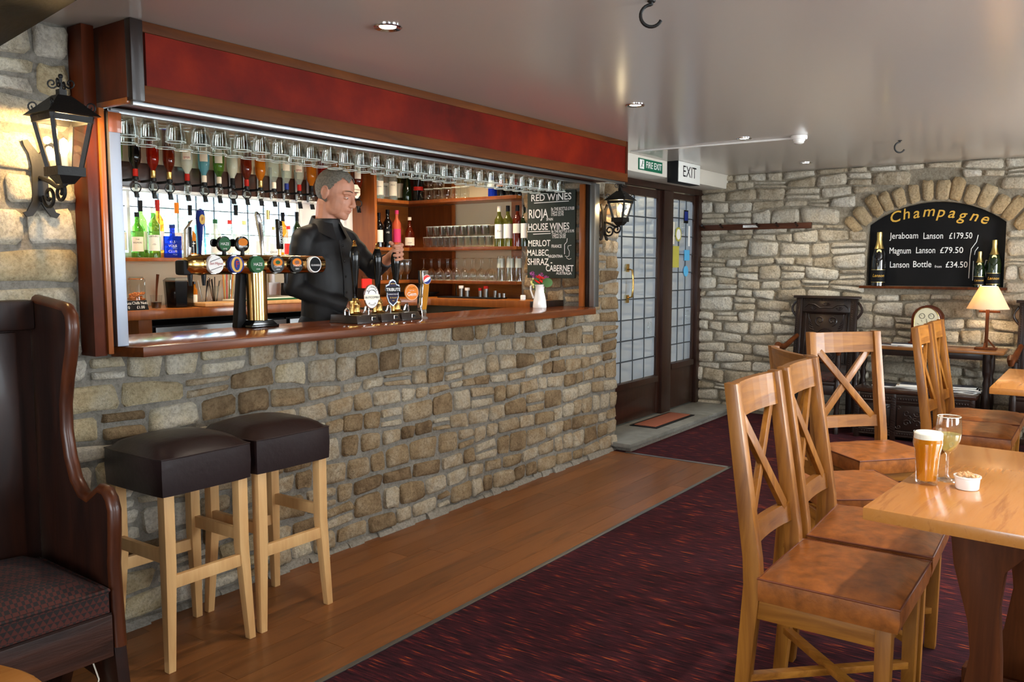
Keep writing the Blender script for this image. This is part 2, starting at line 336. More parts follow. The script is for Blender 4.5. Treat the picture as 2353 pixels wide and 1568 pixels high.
# rippled, half-blind door glass
m, nt, b = nodes('door_glass'); b.inputs['Base Color'].default_value = (0.47, 0.54, 0.62, 1); b.inputs['Roughness'].default_value = 0.18
no, _ = noise_chain(nt, 8, detail=6); bump(nt, b, no.outputs['Fac'], 0.5)
t = nt.nodes.new('ShaderNodeBsdfTransparent'); t.inputs[0].default_value = (0.8, 0.88, 0.96, 1); mx = nt.nodes.new('ShaderNodeMixShader'); mx.inputs[0].default_value = 0.55
nt.links.new(t.outputs[0], mx.inputs[1]); nt.links.new(b.outputs[0], mx.inputs[2]); nt.links.new(mx.outputs[0], nt.nodes['Material Output'].inputs[0])
# mottled red leather-cloth of the canopy
m, nt, b = nodes('red_panel'); no, _ = noise_chain(nt, 2.6, detail=8, rough=0.6)
r = ramp(nt, no.outputs['Fac'], [(0.28, srgb('#430a03')), (0.5, srgb('#661205')), (0.74, srgb('#882207'))]); nt.links.new(r.outputs[0], b.inputs['Base Color'])
b.inputs['Roughness'].default_value = 0.5; b.inputs['Specular IOR Level'].default_value = 0.12
# burgundy carpet with orange flecks
m, nt, b = nodes('carpet')
no, _ = noise_chain(nt, 22, (4.2, 0.38, 1), 2, 0.55); r = ramp(nt, no.outputs['Fac'], [(0.30, srgb('#22131a')), (0.55, srgb('#3d1c23')), (0.645, srgb('#5a2024')), (0.675, srgb('#853a22')), (0.78, srgb('#a85c2a'))])
n2, _ = noise_chain(nt, 400, detail=2); mxn = nt.nodes.new('ShaderNodeMix'); mxn.data_type = 'RGBA'; mxn.blend_type = 'MULTIPLY'; mxn.inputs[0].default_value = 0.7
r2 = ramp(nt, n2.outputs['Fac'], [(0.3, (0.4, 0.4, 0.45)), (0.7, (1.25, 1.2, 1.2))])
nt.links.new(r.outputs[0], mxn.inputs[6]); nt.links.new(r2.outputs[0], mxn.inputs[7]); nt.links.new(mxn.outputs[2], b.inputs['Base Color'])
b.inputs['Roughness'].default_value = 0.95; b.inputs['Specular IOR Level'].default_value = 0.1; bump(nt, b, n2.outputs['Fac'], 0.4, 0.004)
# woven cushion of the settle
m, nt, b = nodes('weave'); tc = nt.nodes.new('ShaderNodeTexCoord'); mp = nt.nodes.new('ShaderNodeMapping'); mp.inputs['Rotation'].default_value = (R(40), R(0), R(45)); mp.inputs['Scale'].default_value = (75, 75, 75)
ck = nt.nodes.new('ShaderNodeTexChecker'); ck.inputs['Scale'].default_value = 1; ck.inputs[1].default_value = c4(srgb('#44190f')); ck.inputs[2].default_value = c4(srgb('#1a120f'))
nt.links.new(tc.outputs['Object'], mp.inputs[0]); nt.links.new(mp.outputs[0], ck.inputs[0]); nt.links.new(ck.outputs[0], b.inputs['Base Color']); b.inputs['Roughness'].default_value = 0.9
# lamp shade
m, nt, b = nodes('lamp_shade_cloth'); b.inputs['Base Color'].default_value = c4(srgb('#efe0c6')); b.inputs['Roughness'].default_value = 0.8
tl = nt.nodes.new('ShaderNodeBsdfTranslucent'); tl.inputs[0].default_value = c4(srgb('#f0d8b4')); mx = nt.nodes.new('ShaderNodeMixShader'); mx.inputs[0].default_value = 0.40
nt.links.new(b.outputs[0], mx.inputs[1]); nt.links.new(tl.outputs[0], mx.inputs[2]); nt.links.new(mx.outputs[0], nt.nodes['Material Output'].inputs[0])
# ================================================================== THE SETTING
ZC = 2.23; YW = 3.05; XB = 7.735
# floors
struct('floor', MB().box(-2.7, 5.55, -1.8, 2.11, -0.06, 0).box(5.55, XB + .2, -1.8, 3.1, -0.06, 0), MT['carpet'], 'burgundy carpet flecked with orange across the room', smooth=0)
fb = struct('floor_boards', MB().box(-2.7, 5.55, 2.112, 3.2, -0.06, -0.004), MT['trim_wood'], 'brown wooden floor strip running along the stone bar', smooth=0)
yy = 2.114; k = 0
while yy < 3.06:
    w = 0.118; x = -0.6 - rnd.random() * 0.8
    while x < 5.55:
        L = 0.9 + rnd.random() * 0.7; x1 = min(x + L, 5.548)
        if x1 > 0.2 and x1 - x > 0.02: MB().box(x + .0008, x1 - .0008, yy + .0006, min(yy + w, 3.09) - .0006, -0.004, 0.0).build('plank', MT['floor_plank'], fb, smooth=0)
        x += L
    yy += w
struct('trim_1', MB().box(-2.7, 5.56, 2.100, 2.124, 0, 0.004), MT['steel'], 'thin metal strip between wooden floor and carpet', bevel=.001)
struct('trim_2', MB().box(5.536, 5.566, 2.10, 2.92, 0, 0.004), MT['steel'], 'thin metal strip across the end of the wooden floor', bevel=.001)
struct('floor_bar', MB().box(1.4, 5.9, 3.4, 5.2, -0.06, 0.06), MT['rubber'], 'dark rubber floor behind the bar', smooth=0)
# stone doorstep of flags
ds = struct('floor_doorstep', MB().box(5.60, XB + .1, 2.90, 3.36, 0, 0.035), MT['mortar_bar'], 'grey stone step in front of the glazed door', smooth=0)
for (a, b2) in ((5.56, 6.32), (6.33, 7.05), (7.06, XB + .02)):
    MB().box(a, b2, 2.885, 3.36, 0.03, 0.062).build('flagstone', MT['flagstone'], ds, bevel=.006)
# ceiling
struct('ceiling', MB().box(-2.7, XB + .2, -1.85, 3.5, ZC, ZC + .08), MT['ceiling_paint'], 'glossy off-white ceiling', smooth=0)
struct('ceiling_bar', MB().box(1.4, 5.9, 3.5, 5.3, ZC + .1, ZC + .2), MT['plaster'], 'cream ceiling over the bar', smooth=0)
struct('trim_3', MB().box(5.24, XB, 3.025, 3.40, 2.10, ZC), MT['soffit_paint'], 'cream painted boxed beam over the glazed door', bevel=.004)
# walls out of the picture, with the windows that let the daylight in
def wall_with_windows(name, label, fixed, axis, lo, hi, wins, z0, z1, t):
    mb = MB(); e = lambda a, b, za, zb: mb.box(a, b, fixed - t, fixed, za, zb) if axis == 'y' else mb.box(fixed - t, fixed, a, b, za, zb)
    c = lo
    for a, b in wins: e(c, a, 0, ZC); e(a, b, 0, z0); e(a, b, z1, ZC); c = b
    e(c, hi, 0, ZC)
    return struct(name, mb, MT['wall_paint'], label, smooth=0)
wall_with_windows('wall_right', 'plain cream wall with windows beyond the tables', -1.6, 'y', -2.7, XB + .1, [(x - w / 2, x + w / 2) for x, w in WIN], 0.85, 2.0, 0.3)
wall_with_windows('wall_behind', 'plain cream wall behind the photographer', -2.5, 'x', -1.8, 3.4, [(-0.3, 1.7)], 0.7, 2.0, 0.3)
n = 0
for (x, w) in WIN:
    n += 1; mb = MB(); a, b2 = x - w / 2, x + w / 2
    for q in (a + .03, x, b2 - .03): mb.box(q - .025, q + .025, -1.72, -1.67, 0.85, 2.0)
    for q in (0.88, 1.42, 1.97): mb.box(a, b2, -1.718, -1.672, q - .025, q + .025)
    wo = struct('window_%d' % n, mb, MT['white'], 'white casement window in the right-hand wall', smooth=0)
    MB().box(a, b2, -1.697, -1.693, 0.85, 2.0).build('pane', MT['window_glass'], wo, smooth=0)

# ------------------------------------------------------------------ rubble stone
def stone_mesh(quad, F, p, mat, seed):
    """irregular rough block on the wall: quad of 4 (u,z), F maps (u,z,depth) to the room"""
    rd = random.Random(seed); Q = [Vector(q) for q in quad]
    def bl(s, t):
        s, t = (s + 1) / 2, (t + 1) / 2
        return (Q[0] * (1 - s) + Q[1] * s) * (1 - t) + (Q[3] * (1 - s) + Q[2] * s) * t
    wv = (Q[1] - Q[0]).length; hv = (Q[3] - Q[0]).length; ck = min(0.30, 0.17 * hv / max(wv, .01) + .03)
    base = [(-1, -.68), (-1 + ck, -1), (0.05, -1), (1 - ck, -1), (1, -.66), (1, .66), (1 - ck, 1), (-.05, 1), (-1 + ck, 1), (-1, .68)]
    base = [(a * (1 + rd.uniform(-.06, .04)), b * (1 + rd.uniform(-.14, .06))) for a, b in base]
    tilt = rd.uniform(-.35, .35), rd.uniform(-.35, .35); vs = []
    for sc, d in ((1.0, -0.012), (0.965, p * .72), (0.62, p)):
        for a, b in base:
            q = bl(a * sc, b * sc); dd = d
            if d > 0: dd = d * (1 + .4 * (tilt[0] * a + tilt[1] * b)) + rd.uniform(-.003, .004)
            vs.append(F(q.x, q.y, dd))
    vs.append(F(*bl(0, 0), p * 1.06)); n = 10; fs = []
    for r_ in (0, 1):
        for i in range(n): fs.append((r_ * n + i, r_ * n + (i + 1) % n, (r_ + 1) * n + (i + 1) % n, (r_ + 1) * n + i))
    fs += [(2 * n + i, 2 * n + (i + 1) % n, 3 * n) for i in range(n)]
    return MB().add(vs, fs)
def lay(parent, F, u0, u1, z0, z1, hs, ws, mat, seed, gap=(.010, .020), proud=(.010, .026), excl=None, wave=.012, split=.12, big=None, matf=None):
    rd = random.Random(seed); z = z0; k = 0; cnt = 0
    zb = [z0]
    while zb[-1] < z1 - hs[0] * .7: zb.append(min(z1, zb[-1] + rd.uniform(*hs)))
    zb = [z0 + (q - z0) * (z1 - z0) / (zb[-1] - z0) for q in zb]
    off = lambda kk, u: 0 if kk in (0, len(zb) - 1) else wave * (math.sin(u * 3.1 + kk * 2.7 + seed) + .7 * math.sin(u * 7.3 + kk * 5.1))
    for k in range(len(zb) - 1):
        zm = (zb[k] + zb[k + 1]) / 2
        ivs = [(u0, u1)]
        if excl:
            ex = excl(zm)
            if ex: ivs = [(u0, ex[0]), (ex[1], u1)]
        for (a, b) in ivs:
            if b - a < .03: continue
            cuts = [a]
            while cuts[-1] < b - ws[0] * .6:
                h = zb[k + 1] - zb[k]; cuts.append(cuts[-1] + rd.uniform(*ws) * (0.8 + 2.2 * h) * (big(cuts[-1]) if big else 1))
            cuts[-1] = b
            for i in range(len(cuts) - 1):
                ua, ub = cuts[i], cuts[i + 1]; g = rd.uniform(*gap) / 2
                if ub - ua < .03: continue
                rows = [(0, 1)]
                if rd.random() < split and zb[k + 1] - zb[k] > .085 and ub - ua > .12: m_ = rd.uniform(.42, .58); rows = [(0, m_), (m_, 1)]
                for (ra, rb) in rows:
                    zz = lambda u, t: (zb[k] + off(k, u)) * (1 - t) + (zb[k + 1] + off(k + 1, u)) * t
                    sl = rd.uniform(-.012, .012)
                    quad = [(ua + g, zz(ua, ra) + g), (ub - g + sl, zz(ub, ra) + g), (ub - g - sl, zz(ub, rb) - g), (ua + g, zz(ua, rb) - g)]
                    o = stone_mesh(quad, F, rd.uniform(*proud), mat, seed * 1000 + cnt).build('stone', matf(ua, rd) if matf else mat, parent, smooth=75); cnt += 1
    return cnt
# stone wall left of the bar, under the counter, and the pier between bar and door
Fy = lambda u, z, d: (u, YW - d, z)
wl = struct('wall_left', MB().box(-2.7, 1.60, YW, 3.4, 0, ZC), MT['mortar_bar'], 'pale stone wall left of the bar', smooth=0)
nst = lay(wl, Fy, 0.1, 1.585, 1.06, ZC, (.10, .15), (.16, .30), MT['stone_left'], 11, (.012, .024))
wb = struct('wall_bar', MB().box(1.60, 5.20, YW, 3.36, 0, 1.068), MT['mortar_bar'], 'brown rubble stone front of the bar below the counter', smooth=0)
nst2 = lay(wb, Fy, 1.22, 5.63, 0.02, 1.06, (.076, .112), (.10, .23), MT['stone_bar'], 5, (.012, .026), wave=.012, big=lambda u: 1.3 if u < 2.0 else 1.0, matf=lambda u, rd: MT['stone_left'] if u < 1.5 + 1.1 * rd.random() else MT['stone_bar'])
wp = struct('wall_pier', MB().box(5.20, 5.62, YW, 3.62, 0, ZC), MT['mortar_bar'], 'stone pier between the bar opening and the door', smooth=0)
nst3 = lay(wp, Fy, 5.2, 5.63, 1.06, 2.2, (.085, .13), (.13, .24), MT['stone_bar'], 9, (.012, .02))
nst4 = lay(wp, lambda u, z, d: (5.20 - d, u, z), 3.06, 3.60, 1.12, 2.15, (.09, .13), (.15, .26), MT['stone_bar'], 21, (.012, .02))
nst += lay(wl, Fy, 0.1, 1.215, 0.0, 1.06, (.10, .15), (.16, .30), MT['stone_left'], 12, (.012, .024))
# rough ledge of broken mortar where the stone meets the floor
mb = MB(); x = 1.3
while x < 5.6:
    L = rnd.uniform(.06, .16); h = rnd.uniform(.012, .034); dd = rnd.uniform(.02, .05)
    mb.prism([(YW - dd, 0), (YW + .02, 0), (YW + .02, h + .012), (YW - dd * .55, h)], x, x + L + .01, 'yz'); x += L
mb.build('footing', MT['mortar_bar'], wb, smooth=0)
# back wall with its arched niche
NY0, NY1, NZ0, NZS, ACZ, AR = 0.735, 1.765, 1.215, 1.735, 1.083, 0.830
NYC = (NY0 + NY1) / 2
arc = [(NYC + AR * math.sin(a), ACZ + AR * math.cos(a)) for a in [R(-38.4 + 76.8 * i / 16) for i in range(17)]]
mb = MB().box(XB, XB + .3, -1.8, NY0, 0, ZC).box(XB, XB + .3, NY1, 3.42, 0, ZC).box(XB, XB + .3, NY0, NY1, 0, NZ0)
for i in range(16):
    (ya, za), (yb, zb2) = arc[i], arc[i + 1]; mb.prism([(ya, za), (yb, zb2), (yb, ZC), (ya, ZC)], XB, XB + .3, 'yz')
mb.box(XB + .13, XB + .3, NY0, NY1, NZ0, 1.95)
wk = struct('wall_back', mb, MT['mortar_back'], 'rough pale stone back wall with an arched niche', smooth=0)
def ex_back(z):
    if z < NZ0 - .03 or z > ACZ + 1.05: return None
    hw = (NY1 - NY0) / 2 + .004
    if z > NZS - .02: hw = min(math.sqrt(max(0, 1.055 ** 2 - (z - ACZ) ** 2)), max(hw, (z - ACZ) * math.tan(R(48))))
    return (NYC - hw, NYC + hw)
nst5 = lay(wk, lambda u, z, d: (XB - d, u, z), .24, 3.32, 0.02, ZC, (.076, .132), (.14, .32), MT['stone_back'], 31, (.008, .018), (.012, .04), ex_back, .016, .22)
a = -47.5
na = 14
for i in range(na):
    w = 95 / na; a0, a1 = a + w * i + .4 + rnd.uniform(-.6, .6), a + w * (i + 1) - .4 + rnd.uniform(-.6, .6); ro = 1.035 + rnd.uniform(-.05, .012)
    P = lambda r_, an: (NYC + r_ * math.sin(R(an)), ACZ + r_ * math.cos(R(an)))
    stone_mesh([P(AR + .004, a0), P(AR + .004, a1), P(ro, a1), P(ro, a0)], lambda u, z, d: (XB - d, u, z), rnd.uniform(.02, .04), None, 900 + i).build('arch_stone', MT['stone_arch'], wk, smooth=75)
# dark beam crossing the ceiling by the photographer
p, q = onZ(185, 0, 2.08), onZ(0, 110, 2.08); dv = (q - p).normalized(); nv = Vector((dv.y, -dv.x, 0)); nv = nv if nv.x < 0 else -nv
a, b2 = p - dv * 3.2, q + dv * 0.25
struct('trim_4', MB().hexa([a, b2, b2 + nv * .24, a + nv * .24], [v + Vector((0, 0, .15)) for v in (a, b2, b2 + nv * .24, a + nv * .24)]), MT['beam'], 'dark blackened oak beam under the ceiling', bevel=.012)
# -------------------------------------------------------------- glazed door to the porch
YD = 3.30
dx = lambda px: onY(px, 700, YD).x
DL, DM0, DM1, DR = 5.66, dx(1516), dx(1537), dx(1600)
d1 = struct('door_1', MB().box(DM0, DM1, YD - .03, YD + .06, .062, 2.045).box(DR - .05, DR + .06, YD - .03, YD + .06, .062, 2.045).box(DL - .03, DR + .06, YD - .034, YD + .06, 2.046, 2.099).box(DL - .03, DL + .03, YD - .03, YD + .06, .062, 2.045), MT['door_wood'], 'dark wooden door frame with leaded glass panes', bevel=.004)
def leaf(x0, x1, zt, zb, cols, rows, st, bot):
    mb = MB().box(x0, x0 + st, YD - .005, YD + .04, zb, zt).box(x1 - st, x1, YD - .005, YD + .04, zb, zt).box(x0 + st, x1 - st, YD - .005, YD + .04, zt - st, zt).box(x0 + st, x1 - st, YD - .005, YD + .04, zb, zb + bot)
    lf = mb.build('door_leaf', MT['door_wood'], d1, bevel=.004)
    gx0, gx1, gz0, gz1 = x0 + st, x1 - st, zb + bot, zt - st; pw, ph = (gx1 - gx0) / cols, (gz1 - gz0) / rows
    MB().box(gx0 - .02, gx1 + .02, YD - .022, YD - .004, gz0 - .055, gz0 - .003).build('glazing_bead', MT['door_wood'], lf, bevel=.003)
    for i in range(cols):
        for j in range(rows):
            a, c = gx0 + i * pw + .004, gz0 + j * ph + .004; y0 = YD + .012 + rnd.uniform(-.002, .002)
            mb = MB().add([(a, y0 + rnd.uniform(-.002, .002), c), (a + pw - .008, y0, c), (a + pw - .008, y0 + rnd.uniform(-.002, .002), c + ph - .008), (a, y0, c + ph - .008)] , [(0, 1, 2, 3)])
            mb.build('pane', MT['door_glass'], lf, smooth=0)
    for i in range(1, cols): MB().box(gx0 + i * pw - .005, gx0 + i * pw + .005, YD + .006, YD + .02, gz0, gz1).build('lead_came', MT['lead'], lf, smooth=0)
    for j in range(1, rows): MB().box(gx0, gx1, YD + .0055, YD + .0205, gz0 + j * ph - .005, gz0 + j * ph + .005).build('lead_came', MT['lead'], lf, smooth=0)
    for (i, j) in ((1, rows - 2), (cols - 1, 2)):
        mb = MB(); cx_, cz_ = gx0 + (i + .5) * pw, gz0 + (j + .5) * ph
        for r_ in (.012, .028, .044): mb.tube([(cx_ + r_ * math.cos(t), YD + .009, cz_ + r_ * 1.2 * math.sin(t)) for t in [2 * pi * q / 20 for q in range(20)]], .003, 5, True)
        mb.build('bullseye', MT['glass'], lf)
    return lf
l1 = leaf(DL + .03, DM0, 2.04, .075, 5, 9, .07, .34)
l2 = leaf(DM1, DR - .05, 2.04, .075, 3, 9, .055, .42)
hx = onY(1440, 640, YD).x
MB().tube([(hx, YD - .01, 1.36), (hx, YD - .05, 1.35), (hx + .01, YD - .055, 1.27), (hx + .01, YD - .055, 1.20), (hx, YD - .05, 1.13), (hx, YD - .01, 1.12)], .009, 8).box(hx - .02, hx + .02, YD - .014, YD - .004, 1.335, 1.40).box(hx - .02, hx + .02, YD - .014, YD - .004, 1.08, 1.145).build('door_handle', MT['brass'], l1)
# notices stuck to the glass beside the door (flat paper)
stk = [0]
def sticker(px0, py0, px1, py1, mat, name='notice', round_=False):
    a, c = onY(px0, py1, YD + .002), onY(px1, py0, YD + .002); cx_, cz_, w, h = (a.x + c.x) / 2, (a.z + c.z) / 2, c.x - a.x, c.z - a.z
    stk[0] += .0006; dy = stk[0]
    if round_: return MB().prism([(cx_ + w / 2 * math.cos(t), cz_ + h / 2 * math.sin(t)) for t in [2 * pi * q / 24 for q in range(24)]], YD + .003 - dy, YD + .005 - dy).build(name, MT[mat], l2, smooth=0)
    return MB().box(a.x, c.x, YD + .003 - dy, YD + .005 - dy, a.z, c.z).build(name, MT[mat], l2, smooth=0)
sticker(1572, 484, 1582, 513, 'ink'); sticker(1573, 487, 1581, 507, 'blue'); sticker(1552, 523, 1566, 555, 'sign_yellow', round_=True); sticker(1554, 527, 1564, 551, 'label_white', round_=True)
sticker(1540, 510, 1550, 561, 'label_cream'); sticker(1545, 566, 1560, 615, 'sign_yellow'); sticker(1572, 575, 1584, 599, 'sign_blue'); sticker(1570, 611, 1581, 636, 'sign_blue', round_=True); sticker(1580, 520, 1585, 566, 'label_white')
# porch beyond the door, garden beyond the bar window
struct('wall_porch', MB().box(5.6, 9.5, 4.75, 4.9, 0, 2.6), MT['porch'], 'pale porch wall seen through the leaded glass', smooth=0)
struct('floor_porch', MB().box(5.62, 9.5, 3.40, 4.75, -.05, .05), MT['flagstone'], 'grey stone porch floor behind the glazed door', smooth=0)
pj = struct('wall_porch_side', MB().box(7.72, 8.0, 3.40, 4.75, 0, 2.6), MT['mortar_back'], 'stone side wall of the porch behind the glazed door', smooth=0)
lay(pj, lambda u, z, d: (7.72 - d, u, z), 3.42, 4.7, .05, 2.3, (.09, .14), (.16, .3), MT['stone_arch'], 77)
struct('ground_outside', MB().box(-4, 12, 5.6, 20, -.3, -.1), MT['ground_out'], 'pale ground outside the bar window', smooth=0)
for i, (tx, ty, tr) in enumerate(((5.2, 11.5, 1.1), (7.6, 12.5, 1.3), (9.8, 13.5, 1.2))):
    t = thing('garden_tree', ['bushy pale tree outside the bar window, nearest the left post', 'bushy pale tree outside the bar window, the middle one', 'bushy pale tree outside the bar window, behind the barman'][i], 'tree', (tx, ty, -.1), 0, 'trees outside the bar window')
    MB().tube([(0, 0, 0), (0.05, 0, 1), (0, .05, 2)], [.12, .1, .07], 8).build('trunk', MT['trim_wood'], t)
    mb = MB(); rd = random.Random(50 + i)
    for q in range(700):
        v = Vector((rd.gauss(0, 1), rd.gauss(0, 1), rd.gauss(0, 1))).normalized() * tr * rd.uniform(.5, 1.05); v.z = v.z * .9 + 2.1
        n1 = Vector((rd.gauss(0, 1), rd.gauss(0, 1), rd.gauss(0, 1))).normalized(); n2 = n1.orthogonal().normalized(); s_ = rd.uniform(.06, .13)
        mb.add([v - n1 * s_, v + n2 * s_ * .5, v + n1 * s_, v - n2 * s_ * .5], [(0, 1, 2, 3)])
    tag(mb.build('foliage', MT['leaf_overexposed'], t, smooth=0), kind='stuff')
# ================================================================== THE BAR
_o1 = 'first second third fourth fifth sixth seventh eighth ninth tenth eleventh twelfth thirteenth fourteenth fifteenth sixteenth seventeenth eighteenth nineteenth'.split()
ORD = _o1 + ['twentieth'] + ['twenty-' + w for w in _o1[:9]] + ['thirtieth'] + ['thirty-' + w for w in _o1[:9]]
ZT = 1.10
cc = thing('bar_counter', 'long polished brown wooden counter top on the stone bar', 'counter', (0, 0, 0))
MB().prism([(1.662, 2.99), (1.715, 2.885), (4.985, 2.885), (5.185, 3.0), (5.185, 3.42), (1.662, 3.42)], 1.068, ZT, 'xy').build('counter_top', MT['bar_top'], cc, bevel=.004)
MB().prism([(1.658, 2.985), (1.711, 2.862), (4.99, 2.862), (5.19, 2.985), (5.19, 3.0), (4.985, 2.884), (1.716, 2.884), (1.663, 2.995)], 1.062, ZT - .001, 'xy').build('counter_edge', MT['bar_edge'], cc, bevel=.003)
# canopy over the opening
cp = thing('bar_canopy', 'boxed canopy with a mottled red front panel over the bar', 'canopy', (0, 0, 0))
FX0, FX1, FY, FZ = 1.645, 5.225, 2.76, 1.957
MB().box(FX0 + .06, FX1 - .02, FY + .006, FY + .02, FZ + .05, ZC - .03).build('front_panel', MT['red_panel'], cp, smooth=0)
MB().box(FX0 + .045, FX1, FY, FY + .025, ZC - .038, ZC - .001).build('top_trim', MT['trim_wood'], cp, bevel=.003)
MB().box(FX0 + .045, FX1, FY - .004, FY + .025, FZ, FZ + .055).build('bottom_trim', MT['trim_wood'], cp, bevel=.003)
MB().box(FX0, FX0 + .046, FY - .004, FY + .03, FZ, ZC - .001).build('corner_post', MT['black_oak'], cp, bevel=.002)
MB().box(FX1 - .022, FX1, FY - .003, FY + .03, FZ + .01, ZC - .001).build('corner_post', MT['mahogany'], cp, bevel=.002)
MB().box(FX0 + .004, FX0 + .02, FY + .03, 3.045, FZ + .012, ZC - .001).build('end_panel', MT['mahogany'], cp, smooth=0)
MB().box(FX0 - .002, FX0 + .02, FY + .03, 3.045, FZ - .006, FZ + .012).build('end_trim', MT['frame_wood'], cp, bevel=.002)
MB().box(FX1 - .018, FX1 - .003, FY + .03, 3.03, FZ + .01, ZC - .001).build('end_panel', MT['mahogany'], cp, smooth=0)
MB().box(FX0 + .02, FX1 - .018, FY + .025, 3.04, FZ + .012, FZ + .022).build('underside', MT['mahogany'], cp, smooth=0)
MB().box(FX0 + .01, FX1 - .01, FY + .012, FY + .03, FZ - .014, FZ).build('steel_rail', MT['steel'], cp, bevel=.002)
MB().box(FX0 + .05, FX1 - .03, 2.985, 3.008, FZ - .012, FZ + .006).build('steel_rail', MT['steel'], cp, bevel=.002)
MB().box(FX0 + .05, FX1 - .03, 3.01, 3.03, FZ - .004, FZ + .022).build('shutter_slot', MT['black'], cp, smooth=0)
# frame left and right of the opening
fl = thing('shutter_frame', 'wooden post with a bright aluminium channel at the left end of the counter', 'frame', (0, 0, 0), 0, 'shutter posts of the bar opening')
MB().box(1.583, 1.628, 2.955, 3.05, 1.07, ZC - .002).build('side_post', MT['mahogany'], fl, bevel=.002)
MB().box(1.628, 1.648, 2.945, 3.05, 1.075, FZ - .008).build('post_moulding', MT['frame_wood'], fl, bevel=.003)
MB().box(1.648, 1.657, 2.965, 3.05, 1.075, FZ - .008).build('post_groove', MT['black_oak'], fl, smooth=0)
MB().box(1.657, 1.700, 2.935, 3.04, ZT + .001, FZ - .014).build('shutter_channel', MT['aluminium'], fl, bevel=.003)
MB().box(1.655, 1.702, 2.930, 2.934, FZ - .09, FZ - .02).build('fixing_plate', MT['shelf_dark'], fl, bevel=.001)
fr = thing('shutter_frame', 'dark wooden post with narrow steel channel at the right end of the counter', 'frame', (0, 0, 0), 0, 'shutter posts of the bar opening')
MB().box(5.135, 5.19, 3.045, 3.085, ZT + .001, FZ - .005).build('side_post', MT['frame_wood'], fr, bevel=.002)
MB().box(5.150, 5.19, 3.012, 3.0445, ZT + .001, FZ - .005).build('post_groove', MT['black_oak'], fr, bevel=.002)
MB().box(5.140, 5.19, 2.995, 3.0115, ZT + .001, FZ - .005).build('shutter_channel', MT['black_matt'], fr, bevel=.002)
MB().box(5.125, 5.19, 2.955, 2.9945, ZT + .001, FZ - .005).build('shutter_channel', MT['steel'], fr, bevel=.003)
# bar room walls
struct('wall_bar_back', MB().box(1.7, 5.6, 4.95, 5.06, 0, 1.45).box(4.22, 5.6, 4.95, 5.06, 1.45, 2.35).box(1.7, 4.22, 4.95, 5.06, 1.862, 2.35).box(1.7, 2.3, 4.95, 5.06, 1.45, 1.862), MT['plaster'], 'cream wall at the back of the bar', smooth=0)
struct('wall_bar_left', MB().box(1.66, 1.72, 3.43, 5.06, 0, 2.4), MT['plaster'], 'cream side wall of the bar hidden by the left post', smooth=0)
struct('wall_bar_right', MB().box(5.42, 5.55, 3.62, 5.06, 0, 2.4), MT['plaster'], 'cream end wall of the bar behind the glass shelves', smooth=0)
struct('trim_5', MB().box(4.225, 4.755, 4.935, 4.949, 1.46, 1.86), MT['bar_white'], 'plain white panel beside the bar window', smooth=0)
# leaded window behind the bar
w4 = struct('window_4', MB().box(2.3, 4.22, 4.945, 5.0, 1.845, 1.87).box(2.3, 4.22, 4.945, 5.0, 1.45, 1.47).box(4.20, 4.225, 4.945, 5.0, 1.45, 1.87).box(2.885, 2.905, 4.945, 5.0, 1.47, 1.845), MT['white'], 'bright leaded window behind the bottle shelf', smooth=0)
ncol = 14; pw = (4.20 - 2.3) / ncol
for i in range(ncol):
    for z0, z1 in ((1.47, 1.60), (1.60, 1.755), (1.755, 1.845)):
        MB().box(2.3 + i * pw + .002, 2.3 + (i + 1) * pw - .002, 4.975, 4.979, z0 + .002, z1 - .002).build('pane', MT['window_glass'], w4, smooth=0)
    if i: MB().box(2.3 + i * pw - .003, 2.3 + i * pw + .003, 4.972, 4.981, 1.47, 1.845).build('lead_came', MT['lead'], w4, smooth=0)
for z in (1.60, 1.755): MB().box(2.3, 4.2, 4.971, 4.982, z - .003, z + .003).build('lead_came', MT['lead'], w4, smooth=0)
# back shelf, back counter, end counter
bs = thing('bottle_shelf', 'thin varnished shelf carrying bottles below the bar window', 'shelf', (0, 0, 0))
MB().box(1.74, 4.755, 4.70, 4.949, 1.418, 1.436).build('board', MT['shelf_wood'], bs, bevel=.002)
MB().box(1.74, 4.755, 4.695, 4.702, 1.416, 1.438).build('lipping', MT['frame_wood'], bs, bevel=.002)
for x in (2.6, 3.5, 4.4): MB().prism([(4.949, 1.417), (4.78, 1.417), (4.949, 1.33)], x, x + .012, 'yz').build('bracket', MT['white'], bs)
bc = thing('back_counter', 'varnished wooden counter running along the back of the bar', 'counter', (0, 0, 0))
ZB = 1.14
MB().prism([(2.02, 4.40), (4.60, 4.40), (4.86, 4.22), (4.86, 3.30), (5.185, 3.30), (5.185, 3.63), (5.40, 3.63), (5.40, 4.945), (2.02, 4.945)], ZB - .03, ZB, 'xy').build('counter_top', MT['shelf_wood'], bc, bevel=.003)
MB().prism([(2.02, 4.385), (4.595, 4.385), (4.848, 4.21), (4.848, 3.30), (4.862, 3.30), (4.862, 4.222), (4.60, 4.402), (2.02, 4.402)], ZB - .05, ZB + .003, 'xy').build('counter_edge', MT['frame_wood'], bc, bevel=.003)
MB().box(4.84, 5.18, 3.24, 3.30, ZB - .05, ZB + .002).build('end_block', MT['black_oak'], bc, bevel=.003)
MB().box(2.62, 2.70, 4.42, 4.9, .06, ZB - .05).build('support', MT['frame_wood'], bc, smooth=0)
fx = 2.72; fi = 0
